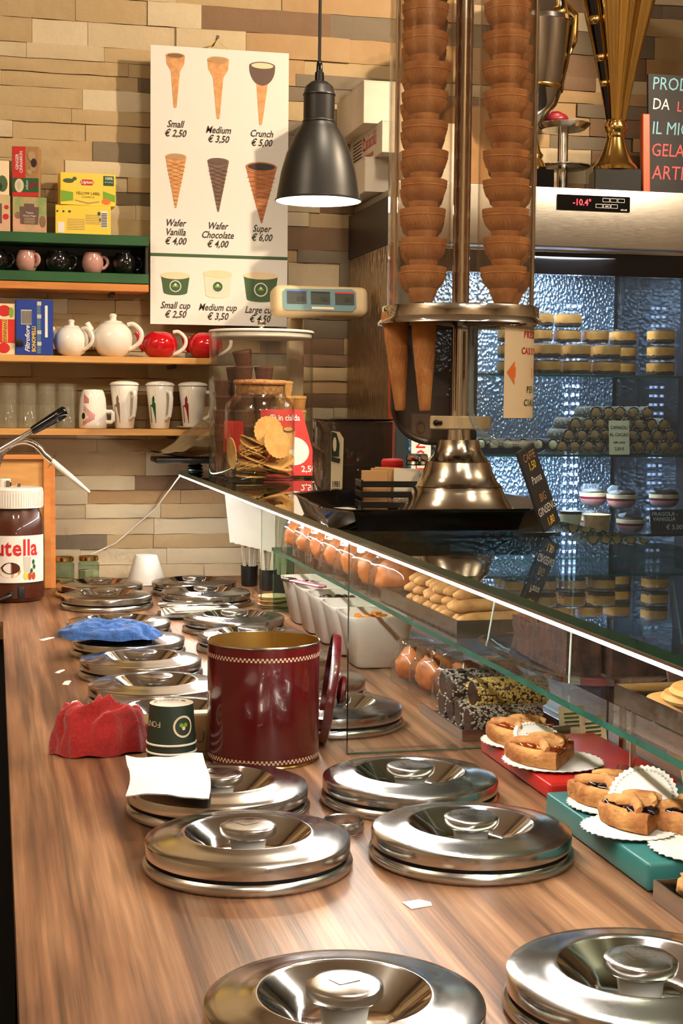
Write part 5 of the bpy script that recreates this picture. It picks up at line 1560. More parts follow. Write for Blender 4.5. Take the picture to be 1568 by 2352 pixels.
# cards, biscuits and labels at the customer side
ac = thing('menu_card', 'tall blank pinkish card in a clear stand behind the blueberry tart', 'card', (0.798, 1.775, 0.0225), (0, 0, R(62)))
part('card', MB().box(-0.032, 0.032, -0.0006, 0.0006, 0.001, 0.082), 'pink_print', ac, smooth=0)
part('stand', MB().box(-0.034, 0.034, -0.0032, -0.0012, 0.0, 0.084).box(-0.034, 0.034, -0.0032, 0.02, 0.0, 0.0008), 'acrylic', ac, smooth=0)
bt = thing('cookie_tray', 'steel tray of pale cookies on the glass shelf at right edge', 'tray', (0.695, 1.36, 0.1536), R(1))
part('plate', MB().rbox(0, 0.165, 0, 0.225, 0.0, 0.003, 0.001, 1), 'steel', bt)
part('rim', MB().box(-0.002, 0.0, 0, 0.225, 0, 0.022).box(0, 0.165, 0.2235, 0.226, 0, 0.022), 'steel', bt, smooth=0)
for i in range(6):
    solo('flat_cookie', MB().lathe([(0.0, 0.0), (0.034, 0.0), (0.037, 0.004), (0.034, 0.009), (0.020, 0.011), (0.0, 0.0115)], 28, sx=1.25), 'wafer_light', 'pale oval cookie on the tray at right edge, %s from the far end' % ORD[i], 'cookie', (0.748 + 0.006 * (i % 2), 1.535 - 0.030 * i, 0.1572 + 0.0122 * i), (R(4), 0, 0.3 + 0.1 * i), 'pale cookies on the shelf tray')
bc = thing('brown_card', 'brown price card on a folded foot on the glass shelf at right edge', 'card', (0.800, 1.640, 0.1536), (0, 0, R(25)))
part('card', MB().box(-0.020, 0.03, 0.0, 0.002, 0.001, 0.055), 'brown_print', bc, (0, 0, 0), (R(-14), 0, 0), smooth=0)
part('foot', MB().box(-0.032, 0.03, -0.034, 0.0, 0.0, 0.0018), 'brown_print', bc, smooth=0)
for i, (x, y, z, rz, lb) in enumerate(((0.845, 2.090, 0.0, 0.1, 'small white price label standing behind the sesame roll'), (0.852, 1.700, 0.0, 0.6, 'small white price label lying at customer side by the teal tray'), (0.850, 2.02, 0.0, 0.2, 'small cream price label behind the tart slices'))):
    t = thing('price_label', lb, 'label', (x, y, 0.001), (0, 0, rz), 'price labels at the customer side')
    part('card', MB().box(-0.022, 0.022, 0.0, 0.001, 0.0, 0.042), 'label_cream', t, (0, 0, 0), (R(-12), 0, 0), smooth=0)
    part('foot', MB().box(-0.022, 0.022, 0.0015, 0.02, 0.0, 0.001), 'label_cream', t, smooth=0)
    flat('print_lines', [rect(-0.014, 0.012, 0.012 + 0.006 * k, 0.0145 + 0.006 * k) for k in range(4)], 'green_print', t, (0, -0.0012, 0), (R(78), 0, 0))
# ------------------------------------------------------------------ black tray and cone dispenser on the glass top
ZT = GZ1 + 0.0004
bt_ = thing('black_tray', 'black angular plastic tray under the cone dispenser', 'tray', (0, 0, ZT))
op = [(0.500, 2.085), (0.762, 2.085), (0.862, 2.235), (0.866, 2.480), (0.770, 2.600), (0.590, 2.600), (0.495, 2.480), (0.472, 2.170)]
cxo, cyo = 0.67, 2.35
def sc2(p, f):
    return [(cxo + (x - cxo) * f, cyo + (y - cyo) * f) for x, y in p]
n = len(op)
lay = [(sc2(op, 0.93), 0.0), (sc2(op, 0.985), 0.026), (sc2(op, 1.0), 0.030), (sc2(op, 1.03), 0.032), (sc2(op, 1.03), 0.0335), (sc2(op, 0.99), 0.032), (sc2(op, 0.915), 0.004)]
vs = [(x, y, z) for p, z in lay for x, y in p]
fs = [(k * n + i, k * n + (i + 1) % n, (k + 1) * n + (i + 1) % n, (k + 1) * n + i) for k in range(len(lay) - 1) for i in range(n)] + [tuple(range(n))[::-1], tuple((len(lay) - 1) * n + i for i in range(n))]
part('shell', MB().add(vs, fs), 'black_gloss', bt_, smooth=20)

DX, DY = 0.742, 2.36
cd = thing('cone_dispenser', 'tall steel and acrylic cone dispenser on the black tray', 'dispenser', (DX, DY, ZT + 0.0045))
base_pr = [(0.0, 0.0), (0.0985, 0.0), (0.0995, 0.004), (0.0980, 0.008), (0.0950, 0.0100), (0.0870, 0.0180), (0.0800, 0.0290), (0.0755, 0.0390), (0.0735, 0.0450), (0.0722, 0.0462), (0.0728, 0.0475), (0.0715, 0.0488), (0.0650, 0.0550), (0.0590, 0.0660), (0.0548, 0.0780), (0.0525, 0.0865), (0.0512, 0.0872), (0.0518, 0.0884), (0.0500, 0.0900), (0.0420, 0.0980), (0.0372, 0.1080), (0.0348, 0.1180), (0.0338, 0.1230), (0.0, 0.1240)]
part('base', MB().lathe(base_pr, 72), 'steel_polished', cd, smooth=30)
part('pole', MB().lathe([(0.0195, 0.123), (0.0195, 0.160), (0.0140, 0.161), (0.0140, 0.98), (0.0, 0.98)], 32), 'chrome', cd)
RZ = 0.338          # top of the ring plate above the base
part('ring_plate', MB().lathe([(0.014, RZ - 0.002), (0.118, RZ - 0.002), (0.1195, RZ), (0.1265, RZ), (0.1275, RZ - 0.002), (0.1275, RZ - 0.018), (0.1295, RZ - 0.020), (0.1345, RZ - 0.026), (0.1350, RZ - 0.029), (0.1280, RZ - 0.026), (0.1240, RZ - 0.021), (0.1230, RZ - 0.006), (0.014, RZ - 0.006)], 96), 'chrome', cd, smooth=40)
part('outer_tube', MB().lathe([(0.1195, RZ), (0.1195, 0.985), (0.1175, 0.985), (0.1175, RZ)], 72), 'acrylic_tube', cd, smooth=60)
CA = math.atan2(DX, DY)      # heading from the middle of the shop; tubes sit two in front, two behind
def lat(l, d):               # lateral and depth offsets turned by that heading
    return (l * math.cos(CA) + d * math.sin(CA), -l * math.sin(CA) + d * math.cos(CA))
TUBES = [(-0.060, -0.046), (0.068, -0.046), (-0.066, 0.050), (0.078, 0.046)]
for l, d in TUBES[:2]:
    x, y = lat(l, d)
    part('inner_tube', MB().lathe([(0.0430, RZ), (0.0430, 0.984), (0.0415, 0.984), (0.0415, RZ)], 44), 'acrylic_tube', cd, (x, y, 0), smooth=60)
for l, d in ((-0.106, -0.02), (0.114, -0.02), (0.0, 0.105)):
    x, y = lat(l, d)
    part('tie_rod', MB().tube([(x, y, RZ), (x, y, 0.985)], 0.0035, 12), 'chrome', cd)
part('top_plate', MB().lathe([(0.0, 0.986), (0.128, 0.986), (0.130, 0.990), (0.128, 1.006), (0.0, 1.006)], 64), 'chrome', cd)
# curved guards below the ring, one smoked, one clear
def guard(name, l0, l1, mat, edge, d0):
    t_pts = []
    zb, zt = 0.118, RZ - 0.028
    rad = 0.062
    n = 12
    outline = [(l0, zt)] + [(l0, zb + rad)] + [(l0 + rad - rad * math.cos(a), zb + rad - rad * math.sin(a)) for a in [PI / 2 * q / n for q in range(1, n + 1)]] + [(l1, zb), (l1, zt)]
    def bend(l, z, off):
        d = -math.sqrt(max(0.0, 0.116 ** 2 - l * l)) * d0
        x, y = lat(l, d + off)
        return (x, y, z)
    mb = MB()
    m = 16
    vs, fs = [], []
    for off in (0.0, 0.003):
        for i in range(m + 1):
            l = l0 + (l1 - l0) * i / m
            dl = l - l0
            zlo = zb if dl >= rad else zb + rad - math.sqrt(max(0, rad * rad - (rad - dl) ** 2))
            for z in (zlo, zt):
                vs.append(bend(l, z, off))
    for s_ in range(2):
        k = s_ * (m + 1) * 2
        for i in range(m):
            fs.append((k + 2 * i, k + 2 * i + 2, k + 2 * i + 3, k + 2 * i + 1))
    mb.add(vs, fs)
    o = part(name, mb, mat, cd, smooth=60)
    e = MB()
    e.tube([bend(l, z, 0.0015) for l, z in outline if not (l == l1)] + [bend(l1, zb, 0.0015)], 0.0055, 8)
    part('edge', e, edge, o)
guard('smoked_guard', -0.108, 0.030, 'acrylic_smoke', 'smoke_block', -0.35)
guard('clear_guard', 0.018, 0.128, 'acrylic', 'acrylic_edge', 0.55)
x, y = lat(0.0, -0.030)
cl = part('clamp', MB().rbox(-0.046, 0.052, -0.010, 0.010, 0.140, 0.162, 0.002, 1), 'beige_plastic', cd, (x, y, 0), (0, 0, -CA))
part('screw', MB().lathe([(0.0, 0.003), (0.0045, 0.002), (0.005, 0.0), (0.0, 0.0)], 12), 'dark_steel', cl, (-0.036, -0.0102, 0.151), (R(90), 0, 0))
part('screw', MB().tube([(-0.034, -0.013, 0.151), (-0.026, -0.013, 0.151)], 0.003, 8), 'dark_steel', cl)
# leaflet stuck on the clear guard
lf = part('leaflet', MB().lathe([(0.1205, 0.160), (0.1205, 0.305)], 14, a0=-CA - PI / 2 + 0.62, a1=-CA - PI / 2 + 1.45), 'cream_print', cd, smooth=60)
def wrap_print(pts, mat, nm):
    mb = MB()
    mb.add([(0.1212 * math.cos(a - CA - PI / 2), 0.1212 * math.sin(a - CA - PI / 2), z) for a, z in pts], [tuple(range(len(pts)))])
    part(nm, mb, mat, lf, smooth=0)
wrap_print([(0.66, 0.232), (0.80, 0.250), (0.80, 0.240), (1.30, 0.240), (1.30, 0.224), (0.80, 0.224), (0.80, 0.212)], 'orange_print', 'arrow_print')
for s_, a0, zz, mt in (('PRENDI IL', 1.02, 0.292, 'ink_red'), ('CASSETTO', 0.98, 0.266, 'ink_red'), ('PER', 1.12, 0.205, 'green_paint'), ('CIALDE', 1.06, 0.184, 'green_paint')):
    for i, ch in enumerate(s_):
        a = a0 + 0.085 * i - CA - PI / 2
        if a0 + 0.085 * i > 1.44 or ch == ' ':
            continue
        o = text(ch, 0.0150, mt, lf, (0.1214 * math.cos(a), 0.1214 * math.sin(a), zz), bold=0.0002)
        o.rotation_euler = (R(90), 0, a + PI / 2)

# wafer cups stacked in the dispenser tubes
def make_wafer_cup(mat):
    t = thing('wafer_cup', 'x', 'wafer cone', (0, 0, 0), 0, 'wafer cups stacked in the cone dispenser')
    part('cup', MB().lathe([(0.0, -0.012), (0.0150, -0.012), (0.0200, 0.000), (0.0222, 0.0040), (0.0232, 0.0100), (0.0258, 0.0125), (0.0315, 0.0195), (0.0350, 0.0285), (0.0356, 0.0328), (0.0367, 0.0334), (0.0367, 0.0350), (0.0359, 0.0356), (0.0370, 0.0378), (0.0374, 0.0440), (0.0355, 0.0446), (0.0340, 0.0380), (0.0280, 0.0190), (0.0170, 0.0140), (0.0, 0.0135)], 36), mat, t, smooth=30)
    tx = MB()
    for i in range(30):
        a = 2 * PI * i / 30
        for s_ in (1, -1):
            p = []
            for q in range(4):
                f = q / 3
                zz = 0.0190 + 0.0130 * f
                rr_ = 0.0312 + 0.0042 * f + 0.0003
                aa = a + s_ * 0.20 * f
                p.append((rr_ * math.cos(aa), rr_ * math.sin(aa), zz))
            tx.tube(p, 0.0005, 3, caps=False)
    part('waffle_ribs', tx, mat, t, smooth=0)['kind'] = 'stuff'
    return t
wc0 = make_wafer_cup('wafer_dark')
first = True
names = ('front tube nearer the white poster', 'front tube nearer the gold trophy', 'rear stack nearer the white poster', 'rear stack nearer the gold trophy')
rw = random.Random(9)
for ti, (l, d) in enumerate(TUBES):
    x, y = lat(l, d)
    cnt = (13, 15, 12, 15)[ti]
    for k in range(cnt):
        zz = ZT + 0.0045 + RZ + 0.0165 + 0.0456 * k - 0.016 * (ti >= 2)
        if ti >= 2:
            zz += 0.016
        if zz > 1.24:
            break
        loc = (DX + x + rw.uniform(-0.0025, 0.0025), DY + y + rw.uniform(-0.002, 0.002), zz)
        lb = 'wafer cup cone, %s from the bottom in dispenser %s' % (ORD[k], names[ti])
        ro = (R(rw.uniform(-2, 2)), R(rw.uniform(-2, 2)), rw.uniform(0, 6))
        if first:
            wc0.location = (loc[0], loc[1], loc[2] + ZC)
            wc0.rotation_euler = ro
            wc0['label'] = lb
            first = False
        else:
            dup(wc0, loc, ro, lb)
def hang(label, l, d, tilt):
    x, y = lat(l, d)
    t = thing('hanging_cone', label, 'wafer cone', (DX + x, DY + y, ZT + 0.0045 + RZ - 0.168), (0, tilt, 0), 'wafer cones hanging below the dispenser ring')
    part('tip', MB().lathe([(0.0, 0.0), (0.0075, 0.0), (0.0090, 0.002), (0.0185, 0.110), (0.0195, 0.112), (0.0200, 0.136), (0.0225, 0.137), (0.0235, 0.150), (0.0215, 0.160)], 32), 'wafer_dark', t, smooth=40)
    tx = MB()
    for i in range(14):
        for s_ in (1, -1):
            p = []
            for q in range(9):
                f = q / 8
                zz = 0.010 + 0.095 * f
                rr_ = 0.0092 + 0.0086 * f
                aa = 2 * PI * i / 14 + s_ * 1.7 * f
                p.append((rr_ * math.cos(aa), rr_ * math.sin(aa), zz))
            tx.tube(p, 0.0007, 3, caps=False)
    part('waffle_ribs', tx, 'wafer_dark', t, smooth=0)['kind'] = 'stuff'
hang('wafer cone tip hanging below the ring at the outer side', -0.094, -0.030, R(-4))
hang('wafer cone tip hanging below the ring closer to the pole', -0.054, -0.058, R(-1.5))

# small chalk price board on a foot
ch = thing('chalk_price_board', 'small dark chalk price board tilted on a foot beside the black tray', 'price board', (0.762, 2.040, ZT))
part('board', MB().rbox(-0.026, 0.026, -0.003, 0.003, 0.0, 0.122, 0.001, 1), 'chalk_slate', ch, (0.022, 0, 0.010), (Matrix.Rotation(R(-21), 3, 'Y') @ Matrix.Rotation(R(42), 3, 'Z')).to_euler())
part('foot', MB().prism([(-0.040, -0.014), (0.034, -0.006), (0.030, 0.012), (-0.034, 0.004)], 0.0, 0.002), 'black_plastic', ch, smooth=0)
bo = [o for o in ch.children if o.name.startswith('board')][0]
for s_, zz, mt in (('CAFFE', 0.108, 'kraft'), ('Panna', 0.074, 'chalk_white'), ('1,50', 0.094, 'ink_yellow'), ('BIG', 0.046, 'kraft'), ('GINSENG', 0.028, 'chalk_white'), ('1,80', 0.010, 'ink_yellow')):
    text(s_, 0.0165, mt, bo, (-0.002, -0.0036, zz), sx=0.8, shear=0.2)

# ------------------------------------------------------------------ napkin dispenser, sugar basket, shakers
nd = thing('napkin_dispenser', 'dark smoky napkin dispenser with a curved cream label', 'dispenser', (0.640, 2.690, ZT), R(6))
part('shell', MB().rbox(-0.058, 0.062, -0.055, 0.055, 0.004, 0.155, 0.004, 2), 'smoke_grey', nd)
part('napkin_block', MB().rbox(-0.045, 0.048, -0.045, 0.045, 0.008, 0.148, 0.006, 2), 'smoke_block', nd)
part('napkin_fold', MB().grid(lambda u, v: (0.006 + 0.040 * u, -0.047 - 0.004 * math.sin(u * PI), 0.02 + 0.115 * v - 0.01 * u * v), 6, 6), 'dark_steel', nd)
part('top_rim', MB().rbox(-0.0595, 0.0635, -0.0565, 0.0565, 0.1552, 0.158, 0.001, 1), 'black_gloss', nd)
part('base', MB().rbox(-0.0595, 0.0635, -0.0565, 0.0565, 0.0, 0.005, 0.001, 1), 'black_gloss', nd)
flat('label', [[(-0.0575, 0.024), (-0.042, 0.024), (-0.036, 0.030), (-0.034, 0.122), (-0.042, 0.134), (-0.0575, 0.136)]], 'label_cream', nd, (0, -0.0556, 0), th=0.0006)
flat('green_crest', [[(-0.0575, 0.090), (-0.043, 0.090), (-0.042, 0.112), (-0.048, 0.132), (-0.0575, 0.135)], [(-0.0575, 0.082), (-0.042, 0.078), (-0.040, 0.086), (-0.0575, 0.090)]], 'green_dark', nd, (0, -0.0566, 0))
flat('leaf_print', [circ(-0.0515, 0.112, 0.0035, 12, 0.013)], 'label_cream', nd, (0, -0.0572, 0))
text('1981', 0.015, 'ink', nd, (-0.0480, -0.0572, 0.040), sx=0.55, bold=0.0004)
sb = thing('sugar_basket', 'black slatted basket holding sugar sachets on the black tray', 'basket', (0.640, 2.415, ZT + 0.0046), R(-6))
part('floor_board', MB().rbox(-0.050, 0.052, -0.038, 0.038, 0.001, 0.004, 0.001, 1), 'black_plastic', sb)
for zz in (0.010, 0.027, 0.044):
    for yy in (-0.039, 0.037):
        part('slat', MB().rbox(-0.052, 0.054, yy, yy + 0.002, zz, zz + 0.010, 0.0005, 1), 'black_plastic', sb)
    for xx in (-0.052, 0.052):
        part('slat', MB().rbox(xx, xx + 0.002, -0.036, 0.036, zz, zz + 0.010, 0.0005, 1), 'black_plastic', sb)
for xx in (-0.052, 0.050):
    for yy in (-0.0365, 0.0330):
        part('corner_post', MB().box(xx + 0.0005, xx + 0.0035, yy, yy + 0.003, 0.004, 0.056), 'black_plastic', sb, smooth=0)
text('MOAK', 0.010, 'stone_brown', sb, (0.010, -0.0392, 0.022), bold=0.0003)
for i in range(7):
    mt = ('sachet_brown', 'sachet_brown', 'sachet_brown', 'sachet_white', 'sachet_white', 'sachet_brown', 'sachet_white')[i]
    x = 0.612 + (0.018 * i if i < 5 else 0.018 * (i - 5) + 0.03)
    solo('sugar_sachet', MB().rbox(-0.022, 0.022, -0.002, 0.002, 0.0, 0.066, 0.001, 1), mt, ('brown sugar sachet at the end of black basket nearest the napkins', 'brown sugar sachet second in the black basket', 'brown sugar sachet in the middle of the black basket, folded top', 'white sugar sachet beside the brown ones in black basket', 'white sugar sachet by the dome of the cone dispenser', 'brown sugar sachet in the back row of the basket', 'white sugar sachet in the back row of the basket')[i],
         'sugar sachet', (x, 2.400 + 0.012 * (i % 3) + (0.02 if i > 4 else 0), ZT + 0.0096 + 0.003 * (i % 2)), (R(-6 + 3 * (i % 3)), R(4 * math.sin(i * 3)), R(-8 + 6 * (i % 2))), 'sugar sachets in the black basket')
solo('sugar_sachet', MB().rbox(-0.026, 0.026, -0.016, 0.016, 0.0, 0.004, 0.0015, 1), 'sachet_white', 'cream sachet lying on the black tray in front of the napkin dispenser', 'sugar sachet', (0.560, 2.440, ZT + 0.0065), (0, 0, 0.2), 'sugar sachets in the black basket')
def shaker(label, x, y, lidmat, h, seed):
    t = thing('shaker', label, 'shaker', (x, y, ZT + 0.0046), 0, 'glass shakers behind the sugar basket')
    part('glass', MB().lathe([(0.0, 0.002), (0.018, 0.001), (0.0195, 0.004), (0.0195, h - 0.02), (0.016, h - 0.016)], 28), 'glass_clear', t)
    part('cap', MB().lathe([(0.0185, h - 0.020), (0.0195, h - 0.018), (0.0180, h - 0.013), (0.0195, h - 0.010), (0.0190, h - 0.003), (0.0165, h), (0.0, h + 0.001)], 32), lidmat, t)
    part('contents', MB().lathe([(0.0, 0.004), (0.017, 0.004), (0.017, h * 0.5), (0.0, h * 0.5)], 20), 'cocoa', t)
shaker('glass shaker with a red cap behind the sugar sachets', 0.668, 2.500, 'red_print', 0.086, 1)
shaker('glass shaker with a chrome cap beside the red-capped one', 0.722, 2.535, 'chrome', 0.094, 2)

# ------------------------------------------------------------------ cone bin, wafer jar and coffee card
bn = thing('cone_bin', 'large clear acrylic bin with a white lid, full of wafer cups', 'bin', (0.678, 3.868, ZT))
part('wall', MB().lathe([(0.1340, 0.0), (0.1350, 0.002), (0.1350, 0.366), (0.1325, 0.366), (0.1325, 0.004)], 72), 'acrylic', bn, smooth=50)
part('floor_disc', MB().lathe([(0.0, 0.0005), (0.1335, 0.0005), (0.1335, 0.005), (0.0, 0.005)], 48), 'acrylic', bn)
part('lid', MB().lathe([(0.0, 0.352), (0.128, 0.352), (0.131, 0.355), (0.131, 0.3665), (0.1365, 0.367), (0.137, 0.370), (0.134, 0.373), (0.0, 0.374)], 72), 'white_plastic', bn)
part('knob', MB().lathe([(0.009, 0.374), (0.007, 0.378), (0.0065, 0.384), (0.0105, 0.388), (0.0110, 0.396), (0.0095, 0.400), (0.0, 0.401)], 28), 'chrome', bn)
part('label', MB().lathe([(0.1358, 0.060), (0.1358, 0.140)], 12, a0=-PI * 0.80, a1=-PI * 0.66), 'red_print', bn, smooth=60)
def make_small_cup(mat, nm):
    t = thing('coffee_wafer_cup', nm, 'wafer cup', (0, 0, 0), 0, 'wafer cups in the clear bin')
    part('cup', MB().lathe([(0.0, 0.001), (0.0165, 0.001), (0.0178, 0.003), (0.0235, 0.044), (0.0250, 0.046), (0.0252, 0.0505), (0.0240, 0.0515), (0.0228, 0.046), (0.0160, 0.006), (0.0, 0.005)], 30), mat, t, smooth=30)
    tx = MB()
    for i in range(22):
        for s_ in (1, -1):
            p = []
            for q in range(4):
                f = q / 3
                aa = 2 * PI * i / 22 + s_ * 0.75 * f
                rr_ = 0.0181 + 0.0056 * f
                p.append((rr_ * math.cos(aa), rr_ * math.sin(aa), 0.004 + 0.040 * f))
            tx.tube(p, 0.0005, 3, caps=False)
    part('waffle_ribs', tx, mat, t, smooth=0)['kind'] = 'stuff'
    return t
sdark = make_small_cup('wafer_choc', 'x')
slite = make_small_cup('wafer_light', 'x')
used = {}
def place(src, loc, rot, label):
    if src.name not in used:
        used[src.name] = 1
        src.location = (loc[0], loc[1], loc[2] + ZC)
        src.rotation_euler = rot
        src['label'] = label
    else:
        dup(src, loc, rot, label)
BX, BY, BZ = 0.678, 3.868, ZT + 0.0055
dark_stacks = [(-0.102, -0.02, 6), (-0.058, -0.070, 7), (-0.062, 0.045, 7), (-0.004, -0.060, 7)]
for si, (dx, dy, cnt) in enumerate(dark_stacks):
    for k in range(cnt):
        place(sdark, (BX + dx + 0.003 * math.sin(k * 2 + si), BY + dy, BZ + 0.0370 * k), (R(2 * math.sin(k)), R(3 * math.cos(k * 1.7)), k), 'chocolate wafer cup in clear bin, %s up in the %s stack of dark cups' % (ORD[k], ORD[si]))
place(sdark, (BX - 0.055, BY - 0.074, BZ + 0.262), (R(4), R(-10), 0), 'chocolate wafer cup tilted on top of the dark cups in the clear bin')
lite_stacks = [(0.048, -0.062, 6), (0.088, -0.030, 5), (0.040, 0.010, 6), (0.000, 0.075, 4), (0.088, 0.040, 4)]
for si, (dx, dy, cnt) in enumerate(lite_stacks):
    for k in range(cnt):
        place(slite, (BX + dx + 0.003 * math.sin(k * 2 + si), BY + dy, BZ + 0.0370 * k), (R(2 * math.sin(k)), R(3 * math.cos(k * 1.7)), k), 'pale wafer cup in clear bin, %s up in the %s stack of pale cups' % (ORD[k], ORD[si]))

jr = thing('wafer_jar', 'glass jar with a cork stopper, filled with round wafers', 'jar', (0.624, 3.578, ZT))
part('glass', MB().lathe([(0.0, 0.002), (0.078, 0.0005), (0.0835, 0.004), (0.0845, 0.012), (0.0845, 0.165), (0.0810, 0.182), (0.0720, 0.195), (0.0640, 0.202), (0.0610, 0.210), (0.0610, 0.226), (0.0625, 0.229), (0.0600, 0.229), (0.0590, 0.210), (0.0620, 0.200), (0.0700, 0.192), (0.0785, 0.180), (0.0818, 0.165), (0.0818, 0.014), (0.0760, 0.008), (0.0, 0.008)], 72), 'glass_clear', jr, smooth=40)
part('stopper', MB().lathe([(0.0, 0.205), (0.0560, 0.205), (0.0580, 0.208), (0.0585, 0.228), (0.0625, 0.230), (0.0640, 0.234), (0.0620, 0.2405), (0.0, 0.243)], 48), 'cork', jr)
def make_wafer():
    n = 44
    mb = MB()
    pol = [((0.0375 + (0.0010 if i % 2 else -0.0010)) * math.cos(2 * PI * i / n), (0.0375 + (0.0010 if i % 2 else -0.0010)) * math.sin(2 * PI * i / n)) for i in range(n)]
    mb.prism(pol, 0, 0.0022)
    return solo('round_wafer', mb, 'wafer_light', 'x', 'wafer', (0, 0, 0), 0, 'round wafers in the cork jar', smooth=20)
wf = make_wafer()
JX, JY, JZ = 0.624, 3.578, ZT + 0.0095
pos = []
for k in range(4):
    pos.append(((JX + (-0.02, 0.03, 0.0, 0.035)[k], JY + (-0.01, 0.01, 0.02, -0.02)[k], JZ + 0.0032 * k), (R((2, -3, 4, 8)[k]), R((1, 2, -2, -10)[k]), k), 'round wafer lying flat at the bottom of the cork jar, %s layer' % ORD[k]))
for k in range(13):
    pos.append(((JX - 0.022 + 0.0006 * k, JY - 0.020 + 0.002 * math.sin(k), JZ + 0.0180 + 0.0052 * k), (R(-16), R(14 + 0.8 * k), k), 'round wafer in the slanted stack of the cork jar, %s from the bottom' % ORD[k]))
for k, (dx, dy, dz, rx, ry, rz) in enumerate(((0.018, -0.022, 0.108, 78, 8, 10), (0.034, -0.048, 0.080, 72, 14, 20), (0.052, 0.010, 0.070, 84, 0, 70), (0.060, 0.012, 0.066, 82, 0, 72), (-0.070, -0.010, 0.055, 85, 0, 98), (0.040, 0.035, 0.088, 80, 0, 30), (0.045, -0.02, 0.035, 25, -20, 0), (0.036, -0.035, 0.026, 14, 12, 0))):
    pos.append(((JX + dx, JY + dy, JZ + dz), (R(rx), R(ry), R(rz)), ('round wafer standing upright high in the cork jar', 'smooth wafer leaning at the front of the cork jar', 'wafer standing edge-on at the card side of the cork jar', 'wafer standing against the glass at the card side of jar', 'wafer standing against the glass at the shelf side of jar', 'round wafer standing at the back of the cork jar', 'tilted wafer low at the card side of the cork jar', 'tilted wafer near the floor of the cork jar')[k]))
for i, (l_, r3, lb) in enumerate(pos):
    if i == 0:
        wf.location = (l_[0], l_[1], l_[2] + ZC)
        wf.rotation_euler = r3
        wf['label'] = lb
    else:
        dup(wf, l_, r3, lb)
co = thing('coffee_card', 'red coffee-in-a-wafer price card in a clear easel beside the wafer jar', 'card', (0.737, 3.668, ZT), (0, 0, R(4)))
K = [(-0.088, 0.004), (0.056, 0.004), (0.018, 0.172), (-0.088, 0.172)]
part('card', MB().prism(K, 0, 0.001), 'red_print', co, (0, 0.0, 0.002), (R(78), 0, 0), smooth=0)
part('easel', MB().prism([(-0.092, 0.0), (0.061, 0.0), (0.021, 0.176), (-0.092, 0.176)], -0.0035, -0.0015), 'acrylic', co, (0, 0, 0.002), (R(78), 0, 0), smooth=0)
part('easel_foot', MB().rbox(-0.092, 0.061, -0.006, 0.030, 0.0, 0.002, 0.0005, 1), 'acrylic', co)
cf = co.children[0]
def oncard(name, polys, mat, lift):
    return flat(name, polys, mat, cf, (0, 0, 0.001 + lift), (0, 0, 0))
oncard('saucer_print', [circ(-0.008, 0.066, 0.040, 28, 0.036)], 'card_white', 0.0002)
oncard('cup_print', [[(-0.036, 0.118), (-0.002, 0.118), (-0.006, 0.070), (-0.032, 0.070)]], 'wafer_print', 0.0006)
oncard('coffee_print', [circ(-0.019, 0.120, 0.017, 20, 0.008)], 'choc', 0.0010)
oncard('cream_print', [circ(-0.019, 0.122, 0.013, 20, 0.005)], 'cream_yellow', 0.0014)
text('caffè in cialda', 0.0215, 'ink_white', cf, (-0.034, 0.150, 0.0022), (0, 0, 0), sx=0.80, bold=0.0004)
text('2,50', 0.022, 'ink_white', cf, (0.028, 0.020, 0.0022), (0, 0, 0), bold=0.0004)
# ------------------------------------------------------------------ upright display fridge
fr = thing('display_fridge', 'upright steel display fridge with glass door and lit embossed back', 'fridge', (0, 0, -0.95))
FB = WY - 0.03
FZ = 0.95
def fbox(*a):
    return MB().box(a[0], a[1], a[2], a[3], a[4] + FZ, a[5] + FZ)
part('left_side', fbox(FX0, FX0 + 0.012, FY + 0.045, FB, -0.85, 0.904), 'stucco_steel', fr, smooth=0)
part('side_beam', fbox(FX0 - 0.002, FX0 + 0.012, FY + 0.02, FB, 0.905, 1.028), 'dark_steel', fr, smooth=0)
part('corner_trim', fbox(FX0, FX0 + 0.010, FY + 0.005, FY + 0.044, -0.85, 0.904), 'orange_wood', fr, smooth=0)
part('corner_post', fbox(FX0 + 0.011, FX0 + 0.045, FY + 0.004, FY + 0.040, -0.85, 0.904), 'steel_brushed', fr, smooth=0)
part('right_side', fbox(FX1 - 0.012, FX1, FY + 0.02, FB, -0.85, 1.028), 'dark_steel', fr, smooth=0)
part('back_panel', fbox(FX0 + 0.013, 1.80, FB - 0.016, FB - 0.004, -0.75, 0.90), 'embossed_alu', fr, smooth=0)
part('back_mirror', fbox(1.801, FX1 - 0.013, FB - 0.016, FB - 0.004, -0.75, 0.90), 'dark_steel', fr, smooth=0)
part('roof', fbox(FX0 + 0.013, FX1 - 0.013, FY + 0.03, FB - 0.003, 0.905, 1.052), 'steel_brushed', fr, smooth=0)
part('fascia', MB().rbox(FX0 - 0.004, FX1 + 0.004, FY - 0.012, FY + 0.028, 0.905 + FZ, 1.058 + FZ, 0.004, 2), 'steel_brushed', fr)
part('fascia_strip', fbox(FX0 - 0.002, FX1 + 0.002, FY - 0.010, FY + 0.02, 0.893, 0.899), 'chrome', fr, smooth=0)
part('door_header', fbox(FX0 + 0.002, FX1 - 0.002, FY - 0.008, FY + 0.020, 0.835, 0.892), 'black_gloss', fr, smooth=0)
part('door_glass', fbox(FX0 + 0.002, FX1 - 0.002, FY - 0.004, FY + 0.002, -0.70, 0.834), 'fridge_door', fr, smooth=0)
part('plinth', fbox(FX0, FX1, FY, FB, -0.95, -0.76), 'dark_steel', fr, smooth=0)
cpn = part('control_panel', MB().rbox(1.420, 1.622, FY - 0.0155, FY - 0.0122, 1.001 + FZ, 1.040 + FZ, 0.001, 1), 'black_gloss', fr)
